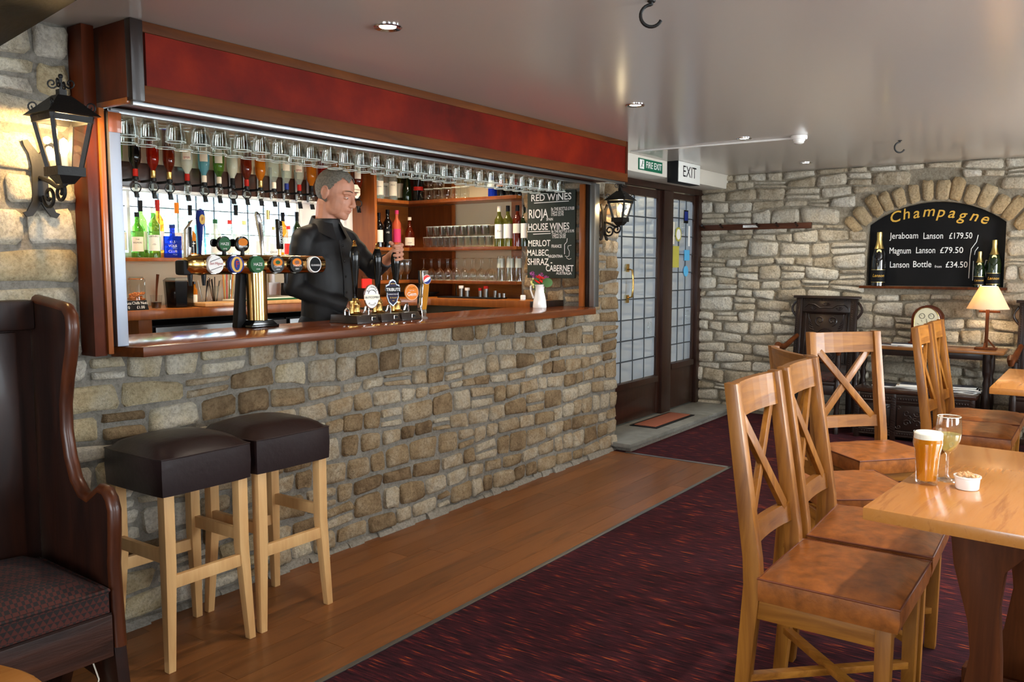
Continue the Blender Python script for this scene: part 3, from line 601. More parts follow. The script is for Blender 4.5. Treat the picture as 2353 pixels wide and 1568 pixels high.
for L, lab in ((0.95, 'steel fronted bottle fridge under the back counter, nearest the left post'), (0.95, 'steel fronted bottle fridge under the back counter, behind the barman')):
    f = thing('bottle_fridge', lab, 'fridge', (fx, 4.46, .06), 0, 'fridges under the back counter')
    MB().box(0, L, 0, .45, 0, .99).build('body', MT['black_matt'], f, bevel=.004)
    dr = MB().box(.01, L - .01, -.03, -.001, .02, .98).build('door', MT['steel'], f, bevel=.004)
    MB().box(.03, L - .03, -.033, -.0301, .80, .80 + .012).build('door_seam', MT['black_matt'], dr, smooth=0)
    MB().box(.18, .34, -.036, -.0301, .83, .96).build('rating_plate', MT['aluminium'], dr, bevel=.002)
    fx += L + .01
f = thing('bottle_fridge', 'steel fronted fridge under the end counter, behind the hand pumps', 'fridge', (4.92, 3.34, .06), 0, 'fridges under the back counter')
MB().box(0, .25, 0, .82, 0, .98).build('body', MT['black_matt'], f, bevel=.004)
dr = MB().box(-.03, -.001, .01, .81, .02, .96).build('door', MT['steel'], f, bevel=.004)
MB().tube([(-.03, .12, .9), (-.06, .12, .9), (-.06, .12, .78), (-.03, .12, .78)], .008, 8).build('handle', MT['chrome'], dr)
# shelf unit in the corner
su = thing('corner_shelves', 'varnished wooden corner shelves holding glasses and bottles', 'shelves', (0, 0, 0))
SZ = (1.27, 1.53, 1.905)
MB().box(4.757, 4.785, 4.695, 4.949, ZB, 2.3).build('upright', MT['frame_wood'], su, bevel=.003)
for z in SZ:
    MB().box(4.786, 5.15, 4.70, 4.949, z - .022, z).build('shelf', MT['shelf_wood'], su, bevel=.002)
    MB().box(5.15, 5.419, 3.625, 4.949, z - .022, z).build('shelf', MT['shelf_wood_y'], su, bevel=.002)
    MB().box(4.786, 5.15, 4.69, 4.70, z - .024, z + .002).build('lipping', MT['frame_wood'], su, bevel=.002)
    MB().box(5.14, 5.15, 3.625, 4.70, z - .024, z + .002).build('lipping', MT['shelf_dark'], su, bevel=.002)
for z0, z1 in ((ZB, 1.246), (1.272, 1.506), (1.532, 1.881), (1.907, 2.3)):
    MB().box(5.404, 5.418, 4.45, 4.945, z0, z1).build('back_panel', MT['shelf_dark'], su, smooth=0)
    MB().box(5.39, 5.404, 4.42, 4.449, z0, z1).build('upright', MT['frame_wood'], su, smooth=0)
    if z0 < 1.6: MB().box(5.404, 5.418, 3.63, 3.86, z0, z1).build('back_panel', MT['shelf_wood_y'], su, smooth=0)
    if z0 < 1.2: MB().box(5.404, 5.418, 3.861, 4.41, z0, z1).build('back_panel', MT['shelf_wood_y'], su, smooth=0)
    MB().box(4.79, 5.40, 4.935, 4.948, z0, z1).build('back_panel', MT['shelf_wood'], su, smooth=0)
# optics board
ob = thing('optics_board', 'dark brown board holding the upside-down spirit bottles', 'board', (0, 0, 0))
MB().box(2.02, 4.755, 4.925, 4.949, 1.868, 2.02).build('board', MT['optic_board'], ob, bevel=.003)
MB().box(2.02, 4.755, 4.915, 4.949, 1.85, 1.867).build('light_strip', MT['white_gloss'], ob, bevel=.002)

# ------------------------------------------------------------------ bottles and glasses
CAMP = Vector((0, 0, 0))
def face_cam(loc): return math.atan2(-loc[1], -loc[0])
PROF = {
 'wine': [(0, 0), (1, 0), (1, .60), (.92, .67), (.6, .73), (.40, .78), (.36, .86), (.36, .985)],
 'spirit': [(0, 0), (1, 0), (1.02, .03), (1, .58), (.93, .66), (.55, .73), (.38, .77), (.36, .97)],
 'squat': [(0, 0), (1, 0), (1.04, .05), (1, .42), (.8, .55), (.5, .66), (.34, .74), (.32, .97)],
 'tear': [(0, 0), (.9, 0), (1.05, .12), (1, .28), (.7, .48), (.42, .62), (.36, .75), (.34, .99)],
 'champ': [(0, 0), (1, 0), (1, .46), (.95, .54), (.72, .66), (.46, .76), (.34, .86), (.33, .97)],
 'cyl': [(0, 0), (1, 0), (1, .80), (.95, .86), (.55, .90), (.5, .97)],
 'slim': [(0, 0), (1, 0), (1, .66), (.7, .72), (.42, .78), (.40, .97)],
}
def bottle(label, loc, h, r, gl, cap='black', lab=None, kind='wine', lz=(.14, .46), txt=None, cap_h=.1, group=None, name='bottle', square=0, txtmat='ink', span=1.05, band=None, wrap=None):
    b = thing(name, label, 'bottle', loc, 0, group); a = face_cam(loc)
    pr = [(q * r, z * h) for q, z in PROF[kind]]
    if square:
        w, d = r, r * square; mb = MB()
        mb.box(-w, w, -d, d, 0, h * .66); mb.lathe([(r * .34, h * .655), (r * .3, h * .72), (r * .3, h * .97)], 14)
        o = mb.build('glass_body', MT[gl], b, bevel=.006); o.rotation_euler[2] = a + pi / 2
    else: MB().lathe(pr, 20).build('glass_body', MT[gl], b)
    rc = r * (.30 if square else PROF[kind][-1][0])
    MB().lathe([(0, h), (rc * 1.12, h), (rc * 1.15, h * (1 - cap_h)), (rc * .9, h * (1 - cap_h))], 14).build('cap', MT[cap], b)
    if wrap: MB().lathe([(rc * 1.04, h * (1 - cap_h)), (rc * 1.08, h * (1 - cap_h - .1))], 14).build('neck_wrap', MT[wrap], b)
    if lab:
        if square:
            M_ = Matrix.Rotation(a + pi / 2, 4, 'Z'); MB().box(-r * .85, r * .85, -r * square - .0015, -r * square - .0005, lz[0] * h, lz[1] * h, M_).build('paper_label', MT[lab], b, smooth=0)
        else: MB().lathe([(r * 1.035, lz[0] * h), (r * 1.03, lz[1] * h)], 16, a0=a - span, a1=a + span).build('paper_label', MT[lab], b)
        if band: MB().lathe([(r * 1.022, (lz[0] + .02) * h), (r * 1.022, (lz[0] + .10) * h)], 14, a0=a - span, a1=a + span).build('label_band', MT[band], b)
    if txt:
        if square: lettering(b, MT[txtmat], [(t, 0, z * h, s) for t, z, s in txt], (math.cos(a) * (r * square + .003), math.sin(a) * (r * square + .003), 0), (-math.sin(a), math.cos(a), 0), (0, 0, 1))
        else: bent_text(b, MT[txtmat], [(t, 0, z * h, s) for t, z, s in txt], r * 1.045, a)
    return b
tinted('g_green', '#4c7030', .5); tinted('g_dark', '#16240f', .15); tinted('g_black', '#0b0a0b', .05); tinted('g_amber', '#c0761a', .45); tinted('g_brown', '#5a1c0a', .3)
tinted('g_red', '#7d1608', .35); tinted('g_blue', '#14309a', .45); tinted('g_sky', '#7fc2d6', .6); tinted('g_clear', '#d8e4de', .78); tinted('g_gold', '#d9a13a', .55); tinted('g_pink', '#f07a52', .5); tinted('g_olive', '#45481a', .4); tinted('g_frost', '#d5dccf', .35)
def atY(px, Y, z): p = onY(px, 600, Y); return (p.x, Y, z)
def atX(px, X, z): p = onX(px, 500, X); return (X, p.y, z)
ZS = 1.437
G1 = 'spirit bottles on the shelf below the bar window'
SB = [ # px, h, r, glass, cap, label, kind, text, words
 (272, .26, .036, 'g_gold', 'black', 'label_cream', 'spirit', [('THE', .42, .014), ('LAND', .34, .014)], 'pale gold whisky bottle with cream label, half hidden by the aluminium post'),
 (318, .27, .036, 'g_green', 'black', 'label_cream', 'spirit', [('THE', .40, .012), ('BALMORE', .33, .012)], 'green whisky bottle with cream label, second from the aluminium post'),
 (356, .30, .035, 'g_green', 'label_white', 'label_white', 'slim', [('LAPHRO', .43, .016), ('-10-', .27, .015)], 'green bottle with tall white label lettered in black'),
 (398, .205, .052, 'g_blue', 'blue', None, 'sq', [('41.5', .48, .02), ('VOLS', .36, .02), ('CLUB', .2, .02)], 'square cobalt blue gin bottle on the bottle shelf'),
 (440, .23, .034, 'g_amber', 'black', 'black', 'spirit', [('HIGHLAND', .40, .012), ('PARK', .33, .012)], 'amber whisky bottle with black label beside the silver tap lever'),
 (462, .24, .034, 'g_sky', 'black', None, 'cyl', None, 'pale blue gin bottle behind the purple tap lever'),
 (497, .25, .036, 'g_frost', 'green', 'label_white', 'spirit', None, 'frosted bottle with green cap behind the taps'),
 (530, .25, .034, 'g_clear', 'petal_red', 'label_white', 'spirit', None, 'clear bottle with pink cap behind the taps'),
 (563, .25, .034, 'g_clear', 'petal_yellow', 'label_cream', 'spirit', None, 'clear bottle with yellow cap behind the round green tap badge'),
 (600, .26, .036, 'g_clear', 'label_cream', 'label_white', 'spirit', None, 'clear bottle with cream cap left of the silver horn lever'),
 (630, .22, .036, 'g_clear', 'gold', 'label_white', 'squat', [('CAOR', .2, .018)], 'squat clear gin bottle right of the silver horn lever'),
 (664, .23, .032, 'g_clear', 'petal_red', 'petal_red', 'slim', None, 'clear bottle with red cap and red label at the black tap lever')]
for px, h, r, gl, cap, lab, kind, txt, words in SB:
    sq = .55 if kind == 'sq' else 0
    bottle(words, atY(px, 4.775, ZS), h, r, gl, cap, lab, 'spirit' if sq else kind, txt=txt, group=G1, square=sq, txtmat='label_cream' if lab in (None, 'black') else 'ink')
SB2 = [(280, .33, 'g_clear', 'label_white', 'tall clear bottle with pale cap behind the aluminium post'), (327, .35, 'g_green', 'ink', 'tall green bottle with black and gold neck in the rear row'), (366, .36, 'g_gold', 'red', 'tall pale whiskey bottle with red neck in the rear row'),
       (410, .35, 'g_clear', 'orange', 'tall clear bottle with orange neck in the rear row'), (440, .34, 'g_clear', 'black', 'tall clear bottle with black cap in the rear row'), (545, .36, 'g_clear', 'ink', 'tall clear bottle with black neck behind the tap badges'),
       (618, .34, 'g_clear', 'gold', 'tall clear bottle with gold cap behind the horn lever'), (652, .33, 'g_amber', 'ink', 'tall amber bottle behind the black tap lever'), (684, .34, 'g_dark', 'black', 'tall dark bottle beside the barman')]
for px, h, gl, cap, words in SB2:
    bottle(words, atY(px, 4.885, ZS), h, .036, gl, cap, 'label_white', 'spirit', group=G1, wrap=cap, cap_h=.09)
# bottles on the corner shelves
G2 = 'bottles on the corner shelves'
for px, h, r, gl, cap, lab, kind, txt, words in [
 (864, .30, .034, 'g_green', 'black', 'label_white', 'spirit', None, 'green bottle with white label at the upright on the top corner shelf'),
 (874, .27, .036, 'g_clear', 'label_cream', 'label_cream', 'spirit', [('PIMM', .35, .014)], 'clear bottle with a red strawberry label on the top corner shelf'),
 (888, .27, .034, 'g_clear', 'label_cream', 'label_white', 'spirit', [('PINK', .42, .015)], 'clear bottle lettered PINK in purple on the top corner shelf'),
 (905, .28, .036, 'g_clear', 'label_cream', 'label_cream', 'spirit', [('PIXX', .42, .016)], 'clear bottle with plain cream label on the top corner shelf'),
 (921, .29, .034, 'g_olive', 'gold', 'label_cream', 'spirit', None, 'yellow green vermouth bottle on the top corner shelf'),
 (937, .33, .040, 'g_dark', 'black', None, 'tear', None, 'black teardrop brandy bottle on the top corner shelf')]:
    bottle(words, atY(px, 4.745 if px in (874, 905, 937) else 4.84, SZ[2] + .001), h, r, gl, cap, lab, kind, lz=(.12, .52), txt=txt, group=G2)
bottle('tall black boxed whisky with slanted red label on the top corner shelf', atX(962, 5.20, SZ[2] + .001), .30, .042, 'g_black', 'black', 'red', 'cyl', lz=(.28, .38), txt=[('BLACK', .62, .02)], group=G2, txtmat='label_white')
for px, h, r, gl, cap, lab, txt, words in [
 (1132, .25, .034, 'g_blue', 'blue', 'label_white', None, 'blue liqueur bottle on the top shelf above the wine bottles'), (1152, .25, .034, 'g_black', 'orange', 'orange', None, 'dark bottle with orange label on the top shelf above the wine bottles'),
 (1173, .25, .034, 'g_black', 'label_cream', 'gold_paint', None, 'dark bottle with gold label on the top shelf above the wine bottles'), (1193, .25, .034, 'g_black', 'label_cream', 'red', None, 'dark bottle with red label beside the wine blackboard')]:
    bottle(words, atX(px, 5.22, SZ[2] + .001), h, r, gl, cap, lab, 'spirit', lz=(.3, .5), group=G2, wrap='label_cream', span=1.4)
for px, Y, h, r, gl, cap, lab, kind, txt, words in [
 (864, 4.84, .20, .03, 'g_brown', 'label_white', 'label_cream', 'cyl', None, 'short ribbed pot with white lid at the upright on the middle corner shelf'),
 (872, 4.75, .27, .034, 'g_black', 'black', 'label_cream', 'spirit', None, 'dark cream liqueur bottle with orange and cream label'),
 (892, 4.76, .30, .036, 'g_black', 'black', 'ink', 'slim', [('LIQ', .4, .018)], 'black bottle with pointed oval label on the middle corner shelf'),
 (913, 4.76, .30, .034, 'g_pink', 'pink_label', 'pink_label', 'slim', None, 'pink bottle with pointed pink label above the hand on the pump'),
 (942, 4.74, .25, .042, 'g_brown', 'label_cream', 'label_cream', 'squat', [('DOM', .16, .015)], 'squat brown liqueur bottle with cream neck and red seal')]:
    bottle(words, atY(px, Y, SZ[1] + .001), h, r, gl, cap, lab, kind, lz=(.08, .34) if kind == 'squat' else (.15, .5), txt=txt, group=G2, txtmat='label_white' if lab == 'ink' else 'ink')
for px, gl, lab, txt, words in [(1147, 'g_olive', 'label_white', [('Zuri', .38, .02)], 'wine bottle with cream cap and plain white label, first of the four'), (1167, 'g_olive', 'label_white', [('WELL', .2, .014)], 'wine bottle with printed white label, second of the four'),
 (1189, 'g_brown', 'label_cream', None, 'brown wine bottle with small cream label, third of the four'), (1207, 'g_dark', 'label_white', None, 'wine bottle half hidden behind the wine blackboard')]:
    bottle(words, atX(px, 5.21, SZ[1] + .001), .305, .037, gl, 'label_cream' if px == 1147 else 'ink', lab, 'wine', lz=(.2, .55) if px != 1189 else (.32, .55), txt=txt, group='wine bottles beside the wine blackboard', cap_h=.14)
# drinking glasses
tinted('rim_glint', '#f2faf0', .30, .1)  # whitened colour stands in for light caught on the glass rims
def ring(r, z, t=.0022, n=24): return MB().tube([(r * math.cos(a), r * math.sin(a), z) for a in [2 * pi * i / n for i in range(n)]], t, 5, True)
def proto(name, parts):
    o = thing(name, None, None)
    for nm, mb, mt in parts: mb.build(nm, MT[mt], o)
    return o
_used = set()
def put(pr, loc, label, cat, group, rz=0, flip=False):
    if pr.name in _used: o = copy_tree(pr)
    else: o = pr; _used.add(pr.name)
    o.location = loc; o.rotation_euler = (pi if flip else 0, 0, rz); tag(o, label, cat, group); return o
hang = proto('beer_glass', [('glass_body', MB().lathe([(0, .004), (.028, .002), (.033, .0), (.034, .02), (.036, .05), (.041, .078), (.0405, .10)], 20).lathe([(0, .016), (.030, .018), (.033, .05), (.038, .078), (.0385, .10)], 20), 'glass'), ('rim', ring(.0395, .10), 'rim_glint')])
ZG = 2.002
fp = [293, 343, 403, 460, 507, 556, 599, 643, 684, 716]; xs = [onY(p, 310, 3.2).x for p in fp]
while xs[-1] < 5.0: xs.append(xs[-1] + .112)
for i_, x in enumerate(xs): put(hang, (x, 3.2, ZG), 'clear beer glass hanging rim down in the front row, %s from the left post' % ORD[i_], 'glass', 'beer glasses hanging over the bar', rnd.random() * 6, True)
bp_ = [292, 329, 370, 409, 446, 481, 514, 549, 586, 616, 642, 672, 700]; xs = [onY(p, 327, 3.4).x for p in bp_]
for q in range(1, len(xs)): xs[q] = max(xs[q], xs[q - 1] + .088)
while xs[-1] < 5.05: xs.append(xs[-1] + .105)
for i_, x in enumerate(xs): put(hang, (x, 3.4, ZG), 'clear beer glass hanging rim down in the rear row, %s from the left post' % ORD[i_], 'glass', 'beer glasses hanging over the bar', rnd.random() * 6, True)
rk = thing('glass_rack', 'pale board rack above the hanging beer glasses', 'rack', (0, 0, 0))
MB().box(1.75, 5.15, 3.09, 3.105, 1.994, 2.04).build('front_strip', MT['wall_paint'], rk, smooth=0)
MB().box(1.75, 5.15, 3.105, 3.52, 2.0035, 2.02).build('board', MT['wall_paint'], rk, smooth=0)
for x in (1.8, 2.9, 4.0, 5.1): MB().box(x, x + .02, 3.12, 3.5, 2.02, ZC + .0).build('hanger', MT['steel'], rk, smooth=0)
tum = proto('tumbler', [('glass_body', MB().lathe([(0, .003), (.028, .0), (.031, .01), (.035, .082)], 16).lathe([(0, .014), (.027, .015), (.033, .082)], 16), 'glass'), ('rim', ring(.034, .082, .0015, 16), 'rim_glint')])
ya, yb = onX(975, 560, 5.20).y, onX(1134, 560, 5.20).y
for tier in range(2):
    for row in range(2):
        for i in range(10 - tier):
            put(tum, (5.195 + row * .075, ya + (yb - ya) * (i + .5 * tier + .5) / 10, SZ[1] + .001 + tier * .084), 'straight tumbler on the middle shelf, %s layer, %s row, %s from the left' % (('lower', 'upper')[tier], ('front', 'rear')[row], ORD[i]), 'glass', 'stacked tumblers on the middle shelf')
win = proto('wine_glass', [('glass_body', MB().lathe([(.032, .0), (.026, .002), (.006, .007), (.004, .02), (.004, .075), (.012, .085), (.03, .105), (.037, .13), (.034, .165), (.031, .175)], 18), 'glass'), ('rim', ring(.031, .175, .0015, 16), 'rim_glint')])
ya, yb = onX(965, 640, 5.20).y, onX(1140, 640, 5.20).y
for row in range(2):
    for i in range(9): put(win, (5.20 + row * .085, ya + (yb - ya) * (i + .5) / 9, SZ[0] + .176), 'upside-down wine glass on the lowest shelf, %s row, %s from the left' % (('front', 'rear')[row], ORD[i]), 'glass', 'upturned wine glasses on the lowest shelf', 0, True)
stm = proto('stemmed_glass', [('glass_body', MB().lathe([(.03, .0), (.006, .006), (.005, .04), (.014, .05), (.034, .085), (.036, .13), (.033, .165)], 16), 'glass'), ('rim', ring(.033, .165, .0015, 16), 'rim_glint')])
for row in range(2):
    for i, px in enumerate((876, 890, 905, 921, 936)): put(stm, atY(px, 4.76 + row * .09, SZ[0] + .001), 'stemmed glass behind the hand pumps, %s row, %s from the left' % (('front', 'rear')[row], ORD[i]), 'glass', 'stemmed glasses behind the pumps')
tall = proto('tall_glass', [('glass_body', MB().lathe([(0, .003), (.026, 0), (.028, .01), (.036, .19)], 18).lathe([(0, .018), (.025, .019), (.034, .19)], 18), 'glass'), ('rim', ring(.035, .19, .0015, 16), 'rim_glint'), ('frosted_band', MB().lathe([(.0295, .02), (.0325, .09)], 18), 'g_frost')])
for i, px in enumerate((1151, 1173, 1193)): put(tall, atX(px, 5.22, SZ[0] + .192), 'tall frosted beer glass upside down on the lowest shelf, number %s from the wine glasses' % ('one', 'two', 'three')[i], 'glass', 'tall frosted glasses by the wine blackboard', 0, True)
mug = proto('dimpled_mug', [('glass_body', MB().lathe([(0, .003), (.03, 0), (.036, .012), (.040, .045), (.036, .085), (.037, .092)], 10), 'glass_jar'), ('rim', ring(.037, .092, .002, 16), 'rim_glint'), ('handle', MB().tube([(.036, 0, .075), (.062, 0, .07), (.066, 0, .045), (.055, 0, .025), (.038, 0, .022)], .005, 6), 'glass_jar')])
for tier, pxs in enumerate(((985, 1006, 1027, 1048, 1068), (992, 1012))):
    for i_, px in enumerate(pxs): put(mug, atX(px, 5.215, SZ[2] + .001 + tier * .096), ('dimpled glass mug standing on the top corner shelf, %s from the left', 'dimpled glass mug stacked on the others on the top shelf, %s from the left')[tier] % ORD[i_], 'mug', 'dimpled mugs on the top shelf', 2.6)
# spirit bottles upside down in their optics
OPT = [(268, 'g_green', 'black', 'dark green'), (311, 'g_black', 'red', 'black red-necked'), (352, 'g_red', 'gold', 'deep red gold-necked'), (389, 'g_brown', 'gold', 'russet gold-necked'), (430, 'g_frost', 'red', 'frosted white'), (469, 'g_sky', 'label_cream', 'pale blue'), (503, 'g_green', 'label_cream', 'bright green'),
       (534, 'g_frost', 'ink', 'cloudy white'), (566, 'g_brown', 'red', 'brown rum'), (598, 'g_amber', 'gold', 'amber'), (629, 'g_clear', 'label_cream', 'clear pale-necked'), (658, 'g_clear', 'blue', 'clear blue-capped'), (687, 'g_clear', 'red', 'clear red-necked'), (715, 'g_amber', 'ink', 'orange square-shouldered'),
       (741, 'g_red', 'gold', 'red'), (768, 'g_amber', 'label_cream', 'honey'), (793, 'g_gold', 'label_cream', 'golden'), (822, 'g_brown', 'red', 'reddish brown')]
YO = 4.80
for i, (px, gl, wr, words) in enumerate(OPT):
    x = onY(px, 400, YO).x; t = thing('optic_bottle', 'upside-down %s spirit bottle, %s in the optics row from the left' % (words, ORD[i]), 'bottle', (x, YO, 1.80), 0, 'upside-down spirit bottles on the optics board')
    lo = .012 if i % 3 == 1 else 0
    MB().lathe([(0.0, .44), (.034, .44), (.036, .435), (.036, .235), (.031, .205), (.016, .175), (.013, .165), (.013, .115)], 16).build('glass_body', MT[gl], t)
    MB().lathe([(.014, .165), (.0155, .16), (.0155, .125), (.012, .12)], 14).build('neck_wrap', MT[wr], t)
    MB().lathe([(.012, .122), (.018, .118), (.018, .10), (.012, .095)], 14).box(-.01, .01, .0, .122, .098, .112).build('collar', MT['black_plastic'], t)
    MB().box(-.055, -.037, .112, .122, .055, .28).build('bracket_strip', MT['steel'], t, smooth=0)
    if i in (1, 2, 3, 5, 7, 8, 14, 16, 17):
        M_ = Matrix.Rotation(face_cam((x, YO)) + pi / 2, 4, 'Z') @ TR(0, 0, .065 - lo, R(90))
        MB().lathe([(.0, .012), (.022, .012), (.026, .006), (.026, -.006), (.022, -.012), (0, -.012)], 20, M_).build('measure', MT['glass_jar'], t)
        MB().tube([tuple(M_ @ Vector((.027 * math.cos(q), .027 * math.sin(q), 0))) for q in [2 * pi * k_ / 24 for k_ in range(24)]], .004, 6, True).build('measure_ring', MT['black_plastic'], t)
    else: MB().lathe([(.02, .095), (.024, .09), (.021, .05), (.014, .04), (.010, .035)], 14).build('measure', MT['glass_jar'], t)
    MB().lathe([(.012, .045 - lo), (.015, .04 - lo), (.010, .0), (.006, -.005)], 10).build('spout', MT['black_plastic'], t)
    MB().prism([(-.012, -.005), (.012, -.005), (.004, .03), (-.004, .03)], -.02, -.012, 'xz').build('lever', MT['black_plastic'], t)
    if i in (4, 5, 6, 11, 12, 17):
        a = face_cam((x, YO)); MB().lathe([(.0368, .25), (.0368, .34)], 10, a0=a - .7, a1=a + .7).build('paper_label', MT['label_cream'], t)
        if i in (4, 12): bent_text(t, MT['red'], [('SMIR', 0, .262, .02)], .0375, a)
p = onY(821, 440, 4.70)
pc = tag(MB().prism([(p.x + .05 * math.cos(t), p.z + .055 * math.sin(t)) for t in [2 * pi * k_ / 8 + pi / 8 for k_ in range(8)]], 4.716, 4.722).build('display_card', MT['label_cream'], None, smooth=0), 'cream eight-sided price card in front of the last optic', 'sign')
lettering(pc, MT['shelf_dark'], [('SOUTHERN', 0, .012, .017), ('COMFORT', 0, -.008, .019)], (p.x, 4.714, p.z), (1, 0, 0), (0, 0, 1))
# ================================================================== ON THE COUNTER
def disc(c, r, t, nrm, n=28, rz=None):
    """flat round badge: centre, radius (or rx,rz), thickness, facing direction"""
    nrm = Vector(nrm).normalized(); u = Vector((0, 0, 1)).cross(nrm).normalized(); v = nrm.cross(u); c = Vector(c); rz = rz or r
    P = [c + u * r * math.cos(a) + v * rz * math.sin(a) for a in [2 * pi * i / n for i in range(n)]]
    return MB().add([p - nrm * t for p in P] + [p for p in P], [tuple(range(n))[::-1], tuple(range(n, 2 * n))] + [(i, (i + 1) % n, n + (i + 1) % n, n + i) for i in range(n)])
FYb, FXc, FZb = 3.34, onY(588, 605, 3.34).x, 1.398
XL, XR = onY(418, 605, FYb).x, onY(735, 605, FYb).x
ft = thing('beer_font', 'T-shaped polished bronze beer font with six round badges', 'beer tap', (FXc, FYb, ZT))
zb = FZb - ZT
MB().lathe([(.048, .03), (.048, zb - .03)], 28).build('column', MT['bronze'], ft)
MB().prism([(-.075, -.055), (.085, -.055), (.085, .055), (-.075, .055)], .0, .012, 'xy').hexa([(-.07, -.05, .012), (.08, -.05, .012), (.08, .05, .012), (-.07, .05, .012)], [(-.05, -.048, .035), (.052, -.048, .035), (.052, .048, .035), (-.05, .048, .035)]).build('foot', MT['black'], ft, bevel=.003)
MB().hexa([(-.10, .02, 0), (-.05, .02, 0), (-.05, .06, 0), (-.10, .06, 0)], [(-.07, .02, zb - .02), (-.04, .02, zb - .02), (-.04, .06, zb - .02), (-.07, .06, zb - .02)]).build('back_cover', MT['black_matt'], ft, bevel=.003)
MH = TR(0, 0, zb, 0, R(90), 0)
MB().lathe([(0, XR - FXc + .012), (.03, XR - FXc + .010), (.045, XR - FXc), (.046, .1), (.046, XL - FXc + .10), (.048, XL - FXc + .10), (.048, XL - FXc + .085), (.044, XL - FXc + .08)], 28, MH).build('crossbar', MT['bronze'], ft)
MB().lathe([(.0445, XL - FXc + .08), (.044, XL - FXc + .03), (.03, XL - FXc + .012), (0, XL - FXc + .01)], 28, MH).build('end_glass', MT['brass'], ft)
MB().box(XL - FXc - .005, XL - FXc + .05, -.02, .05, zb - .047, zb + .02).build('end_cap', MT['black_matt'], ft, bevel=.012)
BD = [(494, 'label_white', None, 'ink', [('San Miguel', 0, .004, .016, {'shear': .2})], 'red'), (542, 'blue', 'gold_paint', 'red', [('F', 0, 0, .04, {'bold': .02})], 'red'), (590, 'green', None, 'label_white', [('HAZE', 0, .0, .02), ('CIDER', 0, -.022, .008)], 'label_white'),
      (636, 'black', 'orange', 'label_white', [('COPPER', 0, -.01, .013), ('CIDER', 0, -.024, .008)], 'label_white'), (680, 'black', 'orange', 'label_white', [('THATCH', 0, -.006, .013), ('DRY', 0, -.022, .012)], 'label_white'), (722, 'label_white', 'ink', 'label_white', [('GUINNESS', 0, -.004, .0125)], 'label_white')]
for px, m1, m2, tm, txt, tmat in BD:
    bx_ = onY(px, 605, FYb - .055).x - FXc; rb = .040
    b_ = disc((bx_, -.062, zb), rb, .016, (0, -1, 0)).build('badge', MT[m1], ft)
    disc((bx_, -.0445, zb), rb + .002, .006, (0, -1, 0)).build('badge_mount', MT['chrome'], b_)
    if m2:
        if px == 542: disc((bx_, -.0635, zb), .030, .001, (0, -1, 0), rz=.036).build('badge_oval', MT[m2], b_); disc((bx_, -.0642, zb), .016, .0008, (0, -1, 0), rz=.027).build('badge_oval', MT['blue'], b_)
        elif px == 722: disc((bx_, -.0635, zb), .035, .001, (0, -1, 0)).build('badge_face', MT[m2], b_)
        else: disc((bx_, -.0635, zb + .010), .028, .001, (0, -1, 0), rz=.02).build('badge_face', MT[m2], b_); disc((bx_, -.0642, zb + .010), .014, .0008, (0, -1, 0), rz=.009).build('badge_leaf', MT['green' if px == 636 else 'shelf_dark'], b_)
    lettering(b_, MT[tmat], txt, (bx_, -.0652, zb), (1, 0, 0), (0, 0, 1))
    if px == 494: MB().bar((bx_ - .03, -.0635, zb + .012), (bx_ + .026, -.0635, zb + .03), .0012, .002).bar((bx_ - .028, -.0635, zb - .026), (bx_ + .03, -.0635, zb - .008), .0012, .002).build('badge_lines', MT['ink'], b_, smooth=0)
def lx(px): return onY(px, 580, FYb).x - FXc
zt0 = zb + .044
def ztop(py): return onY(500, py, FYb).z - ZT
def lever(nm, parts):
    r_ = None
    for mb, mt, kw in parts:
        o = mb.build(nm if r_ is None else kw.pop('name', 'lever_face'), MT[mt], ft if r_ is None else r_, **{k: v for k, v in kw.items() if k != 'name'}); r_ = r_ or o
    return r_
x = lx(430); lever('tap_lever', [(MB().hexa([(x - .012, -.012, zt0 - .02), (x + .012, -.012, zt0 - .02), (x + .012, .012, zt0 - .02), (x - .012, .012, zt0 - .02)], [(x - .008, -.010, ztop(530)), (x + .030, -.010, ztop(508)), (x + .030, .010, ztop(508)), (x - .008, .010, ztop(530))]), 'chrome', dict(bevel=.003)), (MB().box(x + .004, x + .018, -.0125, -.0105, zt0 + .03, zt0 + .12), 'black_matt', dict(bevel=.001))])
x = lx(463); lv = lever('tap_lever', [(MB().lathe([(0, zt0 - .01), (.013, zt0 - .01), (.015, zt0 + .08), (.018, zt0 + .13), (.021, zt0 + .16), (.016, zt0 + .195), (0, zt0 + .205)], 16, Matrix.Translation((x, 0, 0))), 'blue', {}), (MB().prism([(x - .012, zt0), (x + .002, zt0), (x + .002, zt0 + .13)], -.018, -.014), 'chrome', {}), (disc((x - .004, -.021, zt0 + .155), .013, .003, (-.2, -1, 0), rz=.022), 'gold_paint', {'name': 'lever_badge'})])
lettering(lv, MT['red'], [('F', 0, 0, .022)], (x - .004, -.0222, zt0 + .155), (1, -.2, 0), (0, 0, 1))
for px, fm, txt in ((515, 'green', [('HAZE', 0, 0, .018), ('CIDER', 0, -.022, .008)]), (557, 'orange', [('COPPER', 0, -.012, .013)])):
    x = lx(px); zc_ = onY(px, 561, FYb).z - ZT
    lv = lever('tap_lever', [(MB().tube([(x, 0, zt0 - .01), (x, 0, zc_ - .02)], [.011, .008], 10), 'black', {}), (disc((x, -.006, zc_), .036, .018, (0, -1, 0)), 'black', {'name': 'lever_badge', 'bevel': .002}), (disc((x, -.0075, zc_ + (0 if fm == 'green' else .008)), .031 if fm == 'green' else .026, .001, (0, -1, 0), rz=.031 if fm == 'green' else .018), fm, {})])
    lettering(lv, MT['label_white'], txt, (x, -.0085, zc_), (1, 0, 0), (0, 0, 1))
    disc((x - .035, .02, zc_ + .005), .018, .01, (0, -1, 0)).build('badge_ear', MT['black'], lv)
